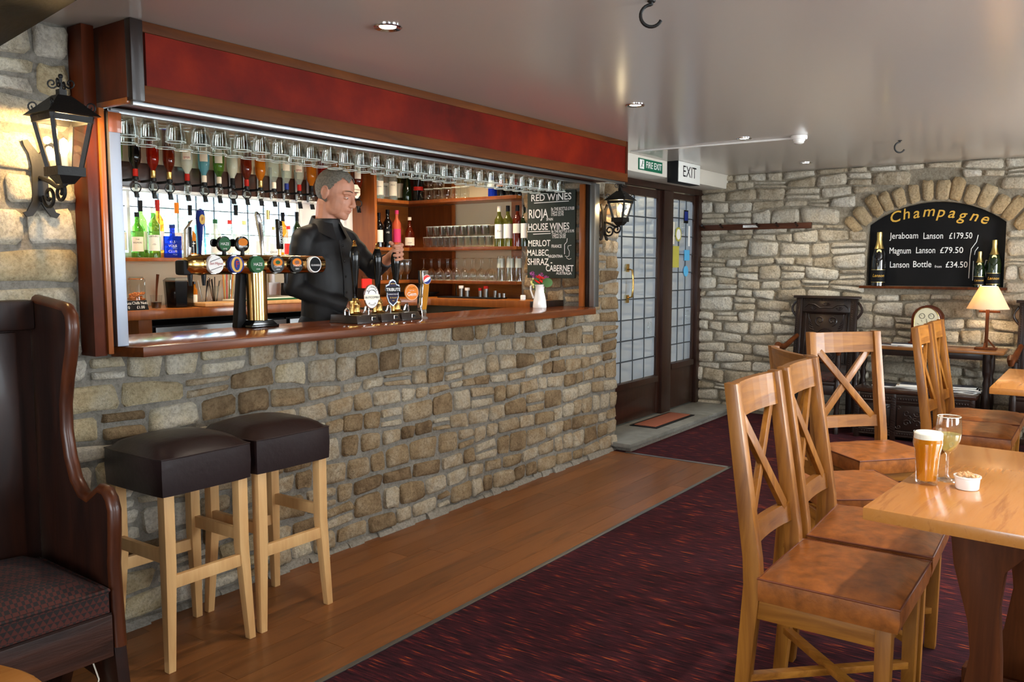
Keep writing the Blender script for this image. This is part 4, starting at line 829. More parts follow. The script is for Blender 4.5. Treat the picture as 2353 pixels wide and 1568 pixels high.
x = lx(600); lever('tap_lever', [(MB().tube([(x + .006, 0, zt0 - .01), (x + .006, 0, zt0 + .03), (x + .002, 0, zt0 + .09), (x - .008, 0, zt0 + .15), (x - .018, 0, zt0 + .19), (x - .022, 0, zt0 + .205)], [.010, .010, .014, .019, .018, .008], 12, flat=.7), 'chrome', {})])
x = lx(643); lv = lever('tap_lever', [(MB().hexa([(x - .011, -.012, zt0 + .03), (x + .014, -.012, zt0 + .03), (x + .014, .012, zt0 + .03), (x - .011, .012, zt0 + .03)], [(x - .016, -.012, ztop(496)), (x + .010, -.012, ztop(503)), (x + .010, .012, ztop(503)), (x - .016, .012, ztop(496))]), 'black', dict(bevel=.003)), (MB().tube([(x, 0, zt0 - .01), (x, 0, zt0 + .032)], .009, 10), 'brass', {'name': 'lever_stem'})])
lettering(lv, MT['label_white'], [('GUINNESS', 0, 0, .019, {'rot': R(90)})], (x + .004, -.0128, zt0 + .10), (1, 0, 0), (0, 0, 1))
for px in (435, 470, 572, 660):
    x = lx(px); MB().lathe([(.012, zb - .04), (.011, zb - .06), (.007, zb - .095), (0, zb - .095)], 12, Matrix.Translation((x, .012 if px > 440 else 0, 0))).build('nozzle', MT['black_plastic'], ft)

# hand pumps
YP = 3.18
def pump(px, label, ptop, width_l, width_r, tiltz=0):
    X = onY(px, 600, YP).x; t = thing('hand_pump', label, 'beer pump', (X, YP, ZT), 0, 'hand pumps on the counter')
    MB().hexa([(-width_l, -.10, 0), (width_r, -.10, 0), (width_r, .10, 0), (-width_l, .10, 0)], [(-width_l + .008, -.085, .042), (width_r - .003, -.085, .042), (width_r - .003, .10, .042), (-width_l + .008, .10, .042)]).box(-width_l - .004, width_r, -.105, .10, 0, .008).build('wooden_base', MT['black_oak'], t, bevel=.003)
    pl = MB().box(-.012 + .03, .018 + .03, -.0985, -.092, .012, .032).build('price_plate', MT['chrome'], t, bevel=.002)
    MB().box(-.009 + .03, .015 + .03, -.0995, -.0986, .015, .029).build('plate_face', MT['ink'], pl, smooth=0)
    MB().lathe([(0, .042), (.036, .042), (.038, .046), (.030, .052), (.024, .056), (.024, .085), (.027, .09), (.027, .10), (.018, .115), (.014, .125), (0, .125)], 20).lathe([(0, .05), (.011, .05), (.011, .09), (.013, .095), (.013, .112), (0, .114)], 12, Matrix.Translation((-.036, -.01, 0))).build('brass_cylinder', MT['brass'], t)
    MB().tube([(.03, -.03, .05), (.036, -.035, .08), (.05, -.035, .085), (.06, -.03, .065), (.062, -.03, .044)], .006, 8).build('swan_neck', MT['chrome'], t)
    zt_ = onY(px, ptop, YP).z - ZT; h = zt_ - .12
    MB().lathe([(.0, .118), (.012, .12), (.014, .13), (.011, .145), (.013, .15), (.014, .12 + h * .25), (.019, .12 + h * .45), (.024, .12 + h * .65), (.026, .12 + h * .74), (.022, .12 + h * .83), (.014, .12 + h * .90), (0, .12 + h * .905)], 20).build('handle', MT['black'], t)
    MB().lathe([(0.0, .12 + h * .895), (.013, .12 + h * .897), (.014, .12 + h * .915), (.008, .12 + h * .93), (.010, .12 + h * .945), (.006, .12 + h * .96), (.009, .12 + h * .98), (.006, .12 + h), (0, .12 + h * 1.005)], 14).build('finial', MT['brass'], t)
    return t
p1 = pump(815, 'hand pump with round white clip, nearest the bronze font', 553, .085, .072)
p2 = pump(867, 'hand pump with purple shield clip, the middle of the three', 560, .075, .072)
p3 = pump(909, 'hand pump with round orange clip, its handle gripped by the barman', 566, .06, .09)
MB().tube([(-.075, .0, .042), (-.075, 0, .065), (-.06, 0, .078), (-.045, 0, .065), (-.045, 0, .042)], .005, 8).build('bracket_loop', MT['chrome'], p1)
NP = (-.25, -1, 0); UP_ = Vector((1, -.25, 0)).normalized()
c = (.028, -.09, .135); b_ = disc(c, .044, .008, NP, rz=.062).build('pump_clip', MT['shelf_dark'], p1)
cf = Vector(c) + Vector(NP).normalized() * .001; disc(cf, .040, .001, NP, rz=.058).build('clip_face', MT['label_white'], b_)
o_ = cf + Vector(NP).normalized() * .0012
MB().bar(o_ - UP_ * .045 + Vector((0, 0, -.004)), o_ + UP_ * .045 + Vector((0, 0, -.004)), .003, .026).build('clip_band', MT['label_cream'], b_, smooth=0)
o2 = o_ + Vector(NP).normalized() * .003
lettering(b_, MT['ink'], [('BUTCOMBE', 0, -.005, .0155)] + [(ch, .031 * math.sin(a), .002 + .047 * math.cos(a), .013, {'rot': -a}) for ch, a in zip('BUTCOMBE', [R(-56 + 16 * i) for i in range(8)])] + [(ch, .028 * math.sin(a), .0 - .046 * math.cos(a), .014, {'rot': a}) for ch, a in zip('BITTER', [R(-40 + 16 * i) for i in range(6)])], o2, UP_, (0, 0, 1))
MB().tube([tuple(o2 + UP_ * .022 * math.cos(a) + Vector((0, 0, .014 + .02 * math.sin(a)))) for a in [pi * i / 12 for i in range(13)]], .0012, 5).build('clip_arch', MT['ink'], b_)
c = Vector((.02, -.09, .15)); NPv = Vector(NP).normalized()
def shield(c, s, t):
    pts = [(0, .070), (.016, .062), (.024, .044), (.040, .040), (.043, .012), (.034, .006), (.036, -.02), (.024, -.052), (0, -.072), (-.024, -.052), (-.036, -.02), (-.034, .006), (-.043, .012), (-.040, .040), (-.024, .044), (-.016, .062)]
    P = [c + UP_ * a * s + Vector((0, 0, b * s)) for a, b in pts]; n = len(P)
    return MB().add([p - NPv * t for p in P] + P, [tuple(range(n))[::-1], tuple(range(n, 2 * n))] + [(i, (i + 1) % n, n + (i + 1) % n, n + i) for i in range(n)])
plain('purple', '#1c0f2e', 0.5, spec=.2)
b_ = shield(c, 1.0, .008).build('pump_clip', MT['aluminium'], p2, smooth=0); shield(c + NPv * .001, .9, .001).build('clip_face', MT['purple'], b_, smooth=0)
MB().bar(c + NPv * .0025 - UP_ * .044 + Vector((0, 0, .016)), c + NPv * .0025 + UP_ * .044 + Vector((0, 0, .016)), .003, .030).build('clip_band', MT['ink'], b_, smooth=0)
lettering(b_, MT['label_white'], [('TRIBUTE', 0, .016, .0225, {'bold': .012}), ('CORNISH PALE ALE', 0, -.008, .0075)], c + NPv * .0045, UP_, (0, 0, 1)); lettering(b_, MT['gold_paint'], [('St Austell', 0, -.026, .011, {'shear': .2}), ('1851', 0, -.042, .008), ('BREWERY', 0, .047, .007)], c + NPv * .0045, UP_, (0, 0, 1))
c = Vector((.028, -.09, .148)); b_ = disc(c, .044, .008, NP).build('pump_clip', MT['orange'], p3)
o2 = c + NPv * .0012
lettering(b_, MT['label_white'], [('Gem', 0, -.010, .030), ('BATH ALES', 0, .010, .006)], o2, UP_, (0, 0, 1))
MB().tube([tuple(o2 + UP_ * .041 * math.cos(a) + Vector((0, 0, .041 * math.sin(a)))) for a in [2 * pi * i / 32 for i in range(32)]], .001, 4, True).build('clip_ring', MT['label_cream'], b_)
MB().tube([tuple(o2 + UP_ * a + Vector((0, 0, b))) for a, b in ((-.024, .020), (-.012, .025), (0, .022), (.012, .026), (.024, .021))], [.001, .003, .0025, .003, .001], 5, flat=.3).build('clip_emblem', MT['shelf_dark'], b_)

# soft drink font
p = onY(968, 727, 3.12); t = thing('soft_drink_font', 'slim curved chrome drinks font with an amber front and round emblem', 'beer tap', (p.x + .01, 3.12, ZT))
MB().lathe([(0, .012), (.03, .010), (.034, .0), (0, 0)], 20).build('foot', MT['chrome'], t)
path = [(0, 0, .01), (-.002, 0, .05), (.008, 0, .12), (.018, 0, .19), (.012, 0, .265)]; wd = [.018, .022, .027, .027, .024]
def strip(path, wd, d0, d1, mb):
    for i in range(len(path) - 1):
        (x0, y0, z0), (x1, y1, z1) = path[i], path[i + 1]; a, b2 = wd[i], wd[i + 1]
        mb.hexa([(x0 - a, d0, z0), (x0 + a, d0, z0), (x0 + a, d1, z0), (x0 - a, d1, z0)], [(x1 - b2, d0, z1), (x1 + b2, d0, z1), (x1 + b2, d1, z1), (x1 - b2, d1, z1)])
    return mb
strip(path, wd, -.014, .02, MB()).build('body', MT['chrome'], t, bevel=.003)
strip(path[1:4], [.015, .020, .021], -.0165, -.0142, MB()).build('amber_front', MT['g_gold'], t)
e_ = disc((.018, -.020, .215), .026, .006, (-.3, -1, 0)).build('emblem', MT['label_white'], t)
for sgn, mt in ((1, 'petal_red'), (-1, 'blue')):
    P = []; k_ = 14
    for i in range(k_ + 1): a = R(25) + (pi * i / k_ if sgn > 0 else pi + pi * i / k_); P.append((.0245 * math.cos(a), .0245 * math.sin(a)))
    q0, q1 = P[-1], P[0]
    for i in range(1, 8): s_ = i / 8; P.append((q0[0] + (q1[0] - q0[0]) * s_ - .42 * sgn * 0.0, q0[1] + (q1[1] - q0[1]) * s_ + sgn * (.004 + .006 * math.sin(pi * s_)) ))
    u = Vector((1, -.3, 0)).normalized(); n_ = Vector((-.3, -1, 0)).normalized(); cc_ = Vector((.018, -.020, .215)) + n_ * .001
    MB().add([cc_ + u * a + Vector((0, 0, b)) for a, b in P], [tuple(range(len(P)))]).build('emblem_half', MT[mt], e_, smooth=0)

# enamel jug of flowers
p = onZ(1254, 708, ZT); JG = (p.x, p.y + .05, ZT)
j = thing('flower_jug', 'white enamel jug at the right end of the counter', 'jug', JG)
MB().lathe([(0, .0), (.046, 0), (.048, .006), (.044, .05), (.034, .10), (.030, .13), (.036, .152), (.041, .160), (.038, .160), (.033, .15), (.027, .13)], 24).build('body', MT['ceramic'], j)
u = -Vector(rgt)
MB().tube([tuple(u * a + Vector((0, 0, b))) for a, b in ((.030, .145), (.05, .158), (.062, .148), (.062, .12), (.052, .09), (.042, .065))], .006, 8).build('handle', MT['ceramic'], j)
def flower(kind, label, off, seed):
    t = thing('flower_' + kind, label, 'flower', (JG[0] + off[0], JG[1] + off[1], JG[2]), 0, 'flowers in the enamel jug'); rd = random.Random(seed); h = off[2]
    MB().tube([(-off[0] * .8, -off[1] * .8, .10), (-off[0] * .4, -off[1] * .4, h * .6), (0, 0, h)], .0022, 6).build('stem', MT['leaf'], t)
    if kind == 'geranium':
        mb = MB()
        for q in range(7):
            a = q * 2.4; r_ = .012 if q else 0; c = Vector((r_ * 1.6 * math.cos(a), r_ * 1.6 * math.sin(a), h + rd.uniform(-.008, .012)))
            for k_ in range(5):
                b2 = k_ * 2 * pi / 5 + q; d = Vector((math.cos(b2), math.sin(b2) * .8, .3 + .5 * math.sin(b2))).normalized(); s2 = d.orthogonal().normalized() * .007
                mb.add([c, c + d * .009 + s2, c + d * .017, c + d * .009 - s2], [(0, 1, 2, 3)])
        mb.build('petals', MT['petal_red'], t, smooth=0)
    elif kind == 'allium':
        mb = MB()
        for q in range(60):
            d = Vector((rd.gauss(0, 1), rd.gauss(0, 1), rd.gauss(0, 1))).normalized(); s2 = d.orthogonal().normalized() * .0035; c = Vector((0, 0, h))
            mb.add([c + d * .006, c + d * .014 + s2, c + d * .019, c + d * .014 - s2], [(0, 1, 2, 3)])
        mb.build('petals', MT['petal_purple'], t, smooth=0)
    elif kind == 'freesia':
        mb = MB()
        for q in range(5):
            c = Vector((rd.uniform(-.012, .012), rd.uniform(-.012, .012), h - q * .008)); mb.ball(c, (.007, .007, .009), 7, 5)
        mb.build('petals', MT['petal_yellow'], t)
    else:
        c = Vector((0, 0, h)); P = [(c + u * (-.036 * math.cos(a)) + Vector((0, 0, .032 * math.sin(a))) + fwd * (-.01 + .006 * math.cos(2 * a))) for a in [2 * pi * i / 14 for i in range(14)]]
        MB().add(P + [c + fwd * -.014], [(i, (i + 1) % 14, 14) for i in range(14)]).build('leaf_blade', MT['leaf'], t)
RV = Vector(rgt)
def fo(a, h, d=0): v = RV * a - fwdh * d; return (v.x, v.y, h)
for i, (kind, a, h, d, words) in enumerate([('geranium', -.004, .205, .02, 'red geranium head in the middle of the enamel jug, upper'), ('geranium', -.012, .178, .03, 'red geranium head low over the rim of the enamel jug'), ('geranium', .014, .195, .0, 'red geranium head right of the middle of the enamel jug'),
   ('allium', -.052, .235, 0, 'small pink allium rising highest at the left of the jug'), ('allium', -.034, .215, .01, 'purple allium left of the red geraniums'), ('allium', .010, .225, -.01, 'purple allium behind the red geraniums'), ('allium', .045, .205, 0, 'small purple allium at the right of the jug'),
   ('freesia', -.050, .200, 0, 'pale yellow freesia sprig at the upper left of the jug'), ('freesia', -.046, .175, .01, 'pale yellow freesia sprig drooping at the left of the jug'), ('leaf', .052, .172, .02, 'large round green leaf at the right of the jug'), ('leaf', -.02, .17, .0, 'dark green leaf under the geraniums in the jug')]):
    flower(kind, words, fo(a, h, d), i)

# ================================================================== BEHIND THE COUNTER
def jar(label, loc, filled, h=.19, r=.05):
    t = thing('storage_jar', label, 'jar', loc, 0, 'clip-top jars on the back counter')
    MB().lathe([(0, 0), (r, 0), (r * 1.02, .01), (r, h * .78), (r * .82, h * .88), (r * .82, h * .9)], 20).build('glass_body', MT['glass_jar'], t)
    MB().lathe([(r * .84, h * .90), (r * .84, h * .93)], 20).build('rubber_ring', MT['orange'], t)
    MB().lathe([(0, h * 1.0), (r * .8, h * .99), (r * .86, h * .93)], 20).build('lid', MT['glass_jar'], t)
    MB().tube([(r * .86, 0, h * .95), (r * 1.1, 0, h * .9), (r * 1.05, 0, h * .72), (r * 1.0, 0, h * .78)], .002, 6).tube([(r * .85 * math.cos(a), r * .85 * math.sin(a), h * .91) for a in [2 * pi * i / 20 for i in range(20)]], .002, 6, True).build('wire_clip', MT['chrome'], t)
    mb = MB(); rd = random.Random(3)
    for q in range(130):
        a, rr = rd.random() * 6.3, r * .85 * math.sqrt(rd.random()); mb.ball((rr * math.cos(a), rr * math.sin(a), rd.uniform(.01, h * .5)), (.010, .007, .006), 6, 4)
    tag(mb.build('nuts', MT[filled], t), kind='stuff'); return t
jy = 4.58; jx = onY(312, 640, jy).x
jar('clip-top glass jar of orange chilli nuts on the back counter', (jx, jy, ZB), 'chilli_nut'); jar('clip-top glass jar half hidden by the aluminium post', (jx - .125, jy + .02, ZB), 'nut')
for px, txt, words in ((322, [('Chilli Nuts', 0, .012, .022), ('£1.00', 0, -.012, .022)], 'small black price card lettered in chalk before the chilli nut jar'), (287, [('nuts', .02, .012, .022), ('0', .02, -.012, .022)], 'small black price card half hidden by the aluminium post')):
    pp = onY(px, 697, 4.50); cdn = tag(MB().hexa([(-.045, -.003, 0), (.045, -.003, 0), (.045, .003, 0), (-.045, .003, 0)], [(-.05, .012, .055), (.042, .012, .055), (.042, .018, .055), (-.05, .018, .055)]).build('price_card', MT['black_matt'], None, bevel=.001), words, 'sign', 'price cards on the back counter')
    cdn.location = (pp.x, 4.49, ZB); lettering(cdn, MT['chalk'], txt, (-.003, .0025, .028), (1, 0, 0), (0, .26, 1))
pp = onY(359, 690, 4.55); t = thing('measuring_glass', 'small tumbler holding dark beans and a long spoon', 'glass', (pp.x, 4.55, ZB))
MB().lathe([(0, .002), (.026, 0), (.028, .01), (.034, .08)], 16).build('glass_body', MT['glass'], t); tag(MB().lathe([(0, .04), (.028, .038), (.025, .006), (0, .005)], 14).build('beans', MT['settle'], t), kind='stuff')
sp = tag(MB().tube([(pp.x, 4.55, ZB + .045), (pp.x + .012, 4.56, ZB + .12), (pp.x + .022, 4.56, ZB + .20)], [.005, .006, .009], 8).build('spoon', MT['trestle'], None), 'dark wooden spoon standing in the tumbler of beans', 'spoon')
pp = onY(412, 700, 4.60); t = thing('ice_bucket', 'tapered glossy black bucket with a clear lid on the back counter', 'bucket', (pp.x, 4.60, ZB))
MB().lathe([(0, 0), (.075, 0), (.080, .008), (.088, .155), (.085, .155), (.08, .01)], 8).build('body', MT['black'], t, smooth=20); MB().lathe([(.088, .155), (.090, .162), (.07, .178), (0, .18)], 8).build('lid', MT['steel'], t, smooth=20)
bottle('small sauce bottle with black cap beside the black bucket', (onY(452, 690, 4.66).x, 4.68, ZB + .001), .15, .018, 'g_amber', 'black', 'label_cream', 'slim', group='small bottles on the back counter')
for px, n_, words in ((474, 7, 'glass of straws and stirrers beside the sauce bottle'), (498, 10, 'flared glass crammed with black stirrers behind the font')):
    pp = onY(px, 690, 4.68); t = thing('stirrer_glass', words, 'glass', (pp.x, 4.70, ZB), 0, 'glasses of stirrers on the back counter')
    MB().lathe([(0, .002), (.022, 0), (.02, .03), (.034, .12)], 16).build('glass_body', MT['glass'], t); rd = random.Random(px)
    for q in range(n_):
        a = rd.random() * 6.3; MB().tube([(.008 * math.cos(a), .008 * math.sin(a), .006), (.04 * math.cos(a), .03 * math.sin(a), .15 + rd.random() * .03)], .003, 5).build('stirrer', MT['black_plastic' if q % 3 else 'chrome'], t)
pp = onY(528, 690, 4.68); t = thing('straw_jar', 'tall clear jar of coloured drinking straws behind the font', 'jar', (pp.x, 4.70, ZB)); MB().lathe([(0, .002), (.04, 0), (.042, .16)], 18).build('glass_body', MT['glass'], t)
for q in range(10): a = q * .63; MB().tube([(.02 * math.cos(a), .02 * math.sin(a), .006), (.036 * math.cos(a) + .012, .036 * math.sin(a), .22)], .003, 5).build('straw', MT[('orange', 'petal_yellow', 'petal_red', 'leaf')[q % 4]], t)
t = thing('chopping_board', 'pale wooden board with a rounded left end on the back counter', 'board', (0, 0, 0)); a, b2 = onY(458, 700, 4.55).x, onY(690, 690, 4.55).x
MB().prism([(a - .02, 4.46), (a + .1, 4.43), (b2, 4.43), (b2, 4.645), (a + .1, 4.645), (a - .02, 4.62)], ZB + .003, ZB + .025, 'xy').build('board', MT['beech'], t, bevel=.004)
t = tag(MB().box(onY(520, 690, 4.6).x, b2 + .1, 4.47, 4.64, ZB + .026, ZB + .036).build('cutting_mat', MT['bar_white'], None, bevel=.002), 'white cutting board with a green edge behind the font', 'board')
MB().box(onY(520, 690, 4.6).x, b2 + .1, 4.462, 4.4695, ZB + .026, ZB + .037).build('green_edge', MT['green'], t, smooth=0)
pp = onY(672, 650, 4.78); t = thing('card_terminal', 'dark card machine with a cable beside the barman', 'card machine', (pp.x, 4.78, ZB + .038)); MB().hexa([(-.06, -.05, 0), (.06, -.05, 0), (.06, .06, 0), (-.06, .06, 0)], [(-.055, -.02, .07), (.055, -.02, .07), (.055, .06, .09), (-.055, .06, .09)]).build('body', MT['black_matt'], t, bevel=.006); MB().tube([(0, .04, .09), (.01, .08, .16), (.03, .1, .22)], .004, 6).build('cable', MT['black'], t)
pp = onY(642, 660, 4.85); t = thing('socket_box', 'white socket box with a white pipe on the wall beside the barman', 'socket', (pp.x, 4.90, ZB + .04)); MB().box(-.05, .05, 0, .049, 0, .09).build('box', MT['white'], t, bevel=.004); MB().lathe([(.02, .09), (.02, .235)], 12, Matrix.Translation((0, .028, 0))).build('pipe', MT['white'], t)
t = thing('till_tray', 'black card rack with red leaflets left of the middle pump', 'tray', (onY(842, 680, 4.6).x, 4.6, ZB)); MB().box(-.06, .06, -.05, .05, 0, .08).build('body', MT['black_matt'], t, bevel=.003); MB().box(-.05, .05, -.01, .0, .08, .15).build('leaflet', MT['petal_red'], t, smooth=0); MB().box(-.02, .08, .02, .028, .08, .17).build('menu_cover', MT['trestle'], t, smooth=0)
ya = onX(925, 690, 5.1).y
for q in range(4):
    tag(MB().box(4.98 + q * .01, 5.20 + q * .01, ya - .25 - .01 * q, ya - .02, ZB + .001 + q * .009, ZB + .009 + q * .009).build('menu', MT['black_matt'], None, bevel=.001), 'flat black menu, number %s up in the pile on the end counter' % ('one', 'two', 'three', 'four')[q], 'menu', 'pile of menus on the end counter')
tr_ = tag(MB().box(5.02, 5.16, onX(1155, 690, 5.1).y, onX(1020, 690, 5.1).y, ZB + .001, ZB + .010).build('bar_tray', MT['black_matt'], None, bevel=.003), 'thin black tray under the steel spirit measures', 'tray')
for px, h, r, cap, words in ((1060, .075, .018, 'label_white', 'tall steel thimble measure with white cap'), (1074, .06, .018, 'label_white', 'short steel thimble measure with white cap'), (1104, .06, .014, 'red', 'short steel thimble measure with red cap'), (1117, .075, .018, 'red', 'tall steel thimble measure with red cap'), (1138, .05, .013, None, 'plain steel measure with no cap, left of the small ones'), (1148, .032, .012, None, 'smallest plain steel measure, first of the end pair'), (1158, .032, .012, None, 'smallest plain steel measure, last on the tray')):
    y_ = onX(px, 690, 5.09).y; t = thing('spirit_measure', words, 'measure', (5.09, y_, ZB + .011), 0, 'steel spirit measures on the black tray')
    MB().lathe([(0, 0), (r, 0), (r, h), (r * .9, h), (r * .9, h * .7)], 16).build('cup', MT['steel'], t)
    if cap: MB().lathe([(r * 1.05, h), (r * 1.08, h - .012), (r * 1.08, h + .008), (0, h + .009)], 16).build('cap', MT[cap], t)
tag(MB().lathe([(0, .035), (.016, .035), (.02, .03), (.02, 0), (0, 0)], 16, TR(5.06, onX(1202, 690, 5.06).y, ZB + .001)).build('napkin_ring', MT['white_gloss'], None), 'small white china pot at the end of the back counter', 'pot')

# wine blackboard on the pier
XBd = 5.158; p0, p1_, p2_ = onX(1212, 442, XBd), onX(1322, 437, XBd), onX(1322, 640, XBd)
wbrd = thing('wine_blackboard', 'tall chalked blackboard listing red wines on the stone pier', 'blackboard', (XBd, (p0.y + p1_.y) / 2, (p0.z + p2_.z) / 2)); BW, BH = p0.y - p1_.y, p0.z - p2_.z
MB().box(0, .014, -BW / 2, BW / 2, -BH / 2, BH / 2).build('board', MT['board_green'], wbrd, bevel=.002)
L_ = dict(align='LEFT'); f_ = BW / 110
def bx2(px): return (px - 1267) * f_
def bz2(py): return (539 - py) * BH / 200
TX = [('RED W NES', 1221, 1313, 454, 15), ('RIOJA', 1215, 1260, 491, 20), ('By THE BOTTLE £19.00', 1268, 1320, 481, 7), ('125ml £4.95', 1268, 1296, 488, 5.5), ('175ml £5.95', 1268, 1296, 494, 5.5), ('SPAIN', 1257, 1272, 504, 6), ('HOUSE WINES', 1214, 1309, 521, 15), ('By THE BOTTLE £15.95', 1269, 1320, 532, 6), ('125ml £3.65', 1270, 1301, 539, 5.5), ('175ml £4.85', 1271, 1301, 545, 5.5),
      ('MERLOT', 1214, 1266, 559, 14), ('FRANCE', 1269, 1292, 566, 7), ('MALBEC', 1212, 1262, 581, 14), ('ARGENTINA', 1261, 1295, 589, 6.5), ('SHIRAZ -', 1213, 1271, 602, 15), ('CABERNET', 1256, 1319, 617, 14), ('AUSTRALIA', 1280, 1315, 628, 6)]
lettering(wbrd, MT['chalk'], [(s, (bx2(a) + bx2(b)) / 2, bz2(py), ch * BH / 200 / .69, dict(fit=bx2(b) - bx2(a), bold=.012)) for s, a, b, py, ch in TX], (-.0012, 0, 0), (0, -1, 0), (0, 0, 1))
ub = lambda px, py: Vector((-.0012, -bx2(px), bz2(py)))
for q0, q1 in ((ub(1228, 465), ub(1308, 464)), (ub(1212, 531), ub(1266, 531)), (ub(1226, 537), ub(1267, 536))): MB().bar(q0, q1, .001, .005).build('underline', MT['chalk'], wbrd, smooth=0)
for path, r_ in ((((1305, 548), (1304, 556), (1299, 562), (1299, 584)), .0022), (((1300, 588), (1305, 590), (1309, 588), (1310, 578), (1306, 570), (1307, 565), (1314, 564)), .0018), (((1303, 592), (1309, 596), (1314, 594)), .0018), (((1281, 448), (1281, 462)), .004)):
    MB().tube([ub(*q) for q in path], r_, 5).build('chalk_stroke', MT['chalk'], wbrd)
# ================================================================== THE BARMAN
BX, BY, BZ = 3.275, 3.61, 0.06
V = Vector
def remesh(o, vox, it=4):
    m_ = o.modifiers.new('remesh', 'REMESH'); m_.mode = 'VOXEL'; m_.voxel_size = vox; m_.use_smooth_shade = True
    s_ = o.modifiers.new('smooth', 'SMOOTH'); s_.factor = .5; s_.iterations = it
    dg = bpy.context.evaluated_depsgraph_get(); me = bpy.data.meshes.new_from_object(o.evaluated_get(dg)); o.modifiers.clear(); o.data = me
    me.polygons.foreach_set('use_smooth', [True] * len(me.polygons)); return o
fd = V((.30, -.95, 0)).normalized(); pit = R(14); sd = V((-fd.y, fd.x, 0))     # face direction, his left side
ff = fd * math.cos(pit) - Z1 * math.sin(pit); hu = fd * math.sin(pit) + Z1 * math.cos(pit)
HCn = V((BX + .022, BY - .065, 1.785))
HM = Matrix((sd, ff, hu)).transposed().to_4x4() @ Matrix.Scale(1.12, 4); HM.translation = HCn                 # head frame: x his left, y forward, z up
Hp = lambda x, y, z: tuple(HM @ V((x, y, z)))
SHL, SHR = V((BX + .168, BY + .005, 1.535)), V((BX - .168, BY + .005, 1.535))
ELL, WRL = V((BX + .205, BY - .16, 1.365)), V((3.425, 3.285, 1.425))
ELR, WRR = V((BX - .215, BY + .03, 1.275)), V((3.265, 3.425, 1.165))
HX, HY = 3.374 + .004, 3.18
def torso(mb, g=0):
    rings = [(.95, .150, .105, .0), (1.08, .160, .118, -.005), (1.20, .160, .124, -.018), (1.33, .165, .124, -.015), (1.44, .172, .118, -.005), (1.52, .168, .102, .0), (1.57, .125, .085, .005), (1.605, .078, .070, .0), (1.65, .066, .066, -.008)]
    n = 28; vs = []; fs = []
    for z, rx, ry, oy in rings:
        for i in range(n): a = 2 * pi * i / n; vs.append((BX + (rx + g) * math.copysign(abs(math.cos(a)) ** .85, math.cos(a)), BY + oy + (ry + g) * math.sin(a), z))
    for j_ in range(len(rings) - 1):
        for i in range(n): fs.append((j_ * n + i, j_ * n + (i + 1) % n, (j_ + 1) * n + (i + 1) % n, (j_ + 1) * n + i))
    fs += [tuple(range(n))[::-1], tuple(range((len(rings) - 1) * n, len(rings) * n))]
    mb.add(vs, fs)
def limb(mb, pts, rr, k=6):
    P = [V(p) for p in pts]; path = []; rad = []
    for i in range(len(P) - 1):
        for q in range(k): t_ = q / k; path.append(P[i].lerp(P[i + 1], t_)); rad.append(rr[i] + (rr[i + 1] - rr[i]) * t_)
    path.append(P[-1]); rad.append(rr[-1]); mb.tube(path, rad, 14)
    for p, r_ in zip(P, rr): mb.ball(p, r_ * .99, 14, 10)
mb = MB(); torso(mb, -.012)
limb(mb, [SHL, ELL, WRL], [.050, .042, .029]); limb(mb, [SHR, ELR, WRR], [.050, .042, .029])
# neck and head
limb(mb, [(BX, BY + .0, 1.58), Hp(0, -.035, -.06)], [.066, .064])
mb.ball((0, -.012, .028), (.077, .098, .092), 24, 16, HM); mb.ball((0, .022, -.035), (.064, .068, .078), 24, 16, HM)
mb.ball((0, .048, -.088), (.040, .036, .028), 16, 10, HM); mb.ball((0, .066, -.100), (.022, .018, .016), 12, 8, HM)
for s_ in (-1, 1):
    mb.ball((s_ * .030, .052, -.030), (.026, .026, .024), 14, 10, HM); mb.ball((s_ * .036, .012, -.072), (.022, .040, .030), 12, 8, HM)
    mb.tube([Hp(s_ * .012, .085, .018), Hp(s_ * .034, .082, .022), Hp(s_ * .054, .064, .016)], [.010, .011, .009], 10)
    mb.ball((s_ * .078, -.018, -.006), (.008, .019, .031), 12, 8, HM); mb.tube([Hp(s_ * (.080 + .006 * math.cos(a * .5)), -.020 - .016 * math.cos(a), .004 + .026 * math.sin(a)) for a in [R(-60 + 300 * i / 12) for i in range(13)]], .0045, 7)
    mb.ball((s_ * .011, .096, -.040), (.009, .010, .008), 10, 7, HM)
mb.tube([Hp(0, .084, .012), Hp(0, .094, -.006), Hp(0, .104, -.026), Hp(0, .108, -.036)], [.010, .0105, .012, .012], 10); mb.ball((0, .104, -.038), (.013, .012, .011), 12, 8, HM)
mb.ball((0, .082, -.060), (.026, .014, .012), 14, 8, HM)
mb.tube([Hp(-.024, .080, -.066), Hp(-.01, .0905, -.0625), Hp(.01, .0905, -.0625), Hp(.024, .080, -.066)], [.003, .0055, .0055, .003], 8); mb.tube([Hp(-.022, .079, -.0725), Hp(0, .089, -.0755), Hp(.022, .079, -.0725)], [.003, .0068, .003], 8)
# left hand closed round the pump handle
A_ = lambda ang, r_, z: (HX + r_ * math.cos(R(ang)), HY + r_ * math.sin(R(ang)), z)
mb.ball((HX + .030, HY + .022, 1.462), (.019, .034, .043), 16, 12); limb(mb, [WRL, (HX + .033, HY + .045, 1.455)], [.028, .027], 4)
for i, (z, r_) in enumerate(((1.502, .0096), (1.4775, .0102), (1.4525, .0098), (1.429, .0086))):
    e = (-158, -168, -164, -150)[i]; mb.tube([A_(15 + (e - 15) * q / 12, .0335 + .004 * math.sin(pi * q / 12 * 3) - .002 * (q > 8), z + .004 - .012 * q / 12) for q in range(13)], [r_ * (1.06 if q in (0, 1, 5) else 1.0) for q in range(12)] + [r_ * .7], 10)
mb.tube([(HX + .030, HY + .034, 1.485), (HX + .006, HY + .036, 1.512), (HX - .020, HY + .020, 1.514), (HX - .032, HY - .006, 1.506)], [.0125, .0115, .0105, .008], 10)
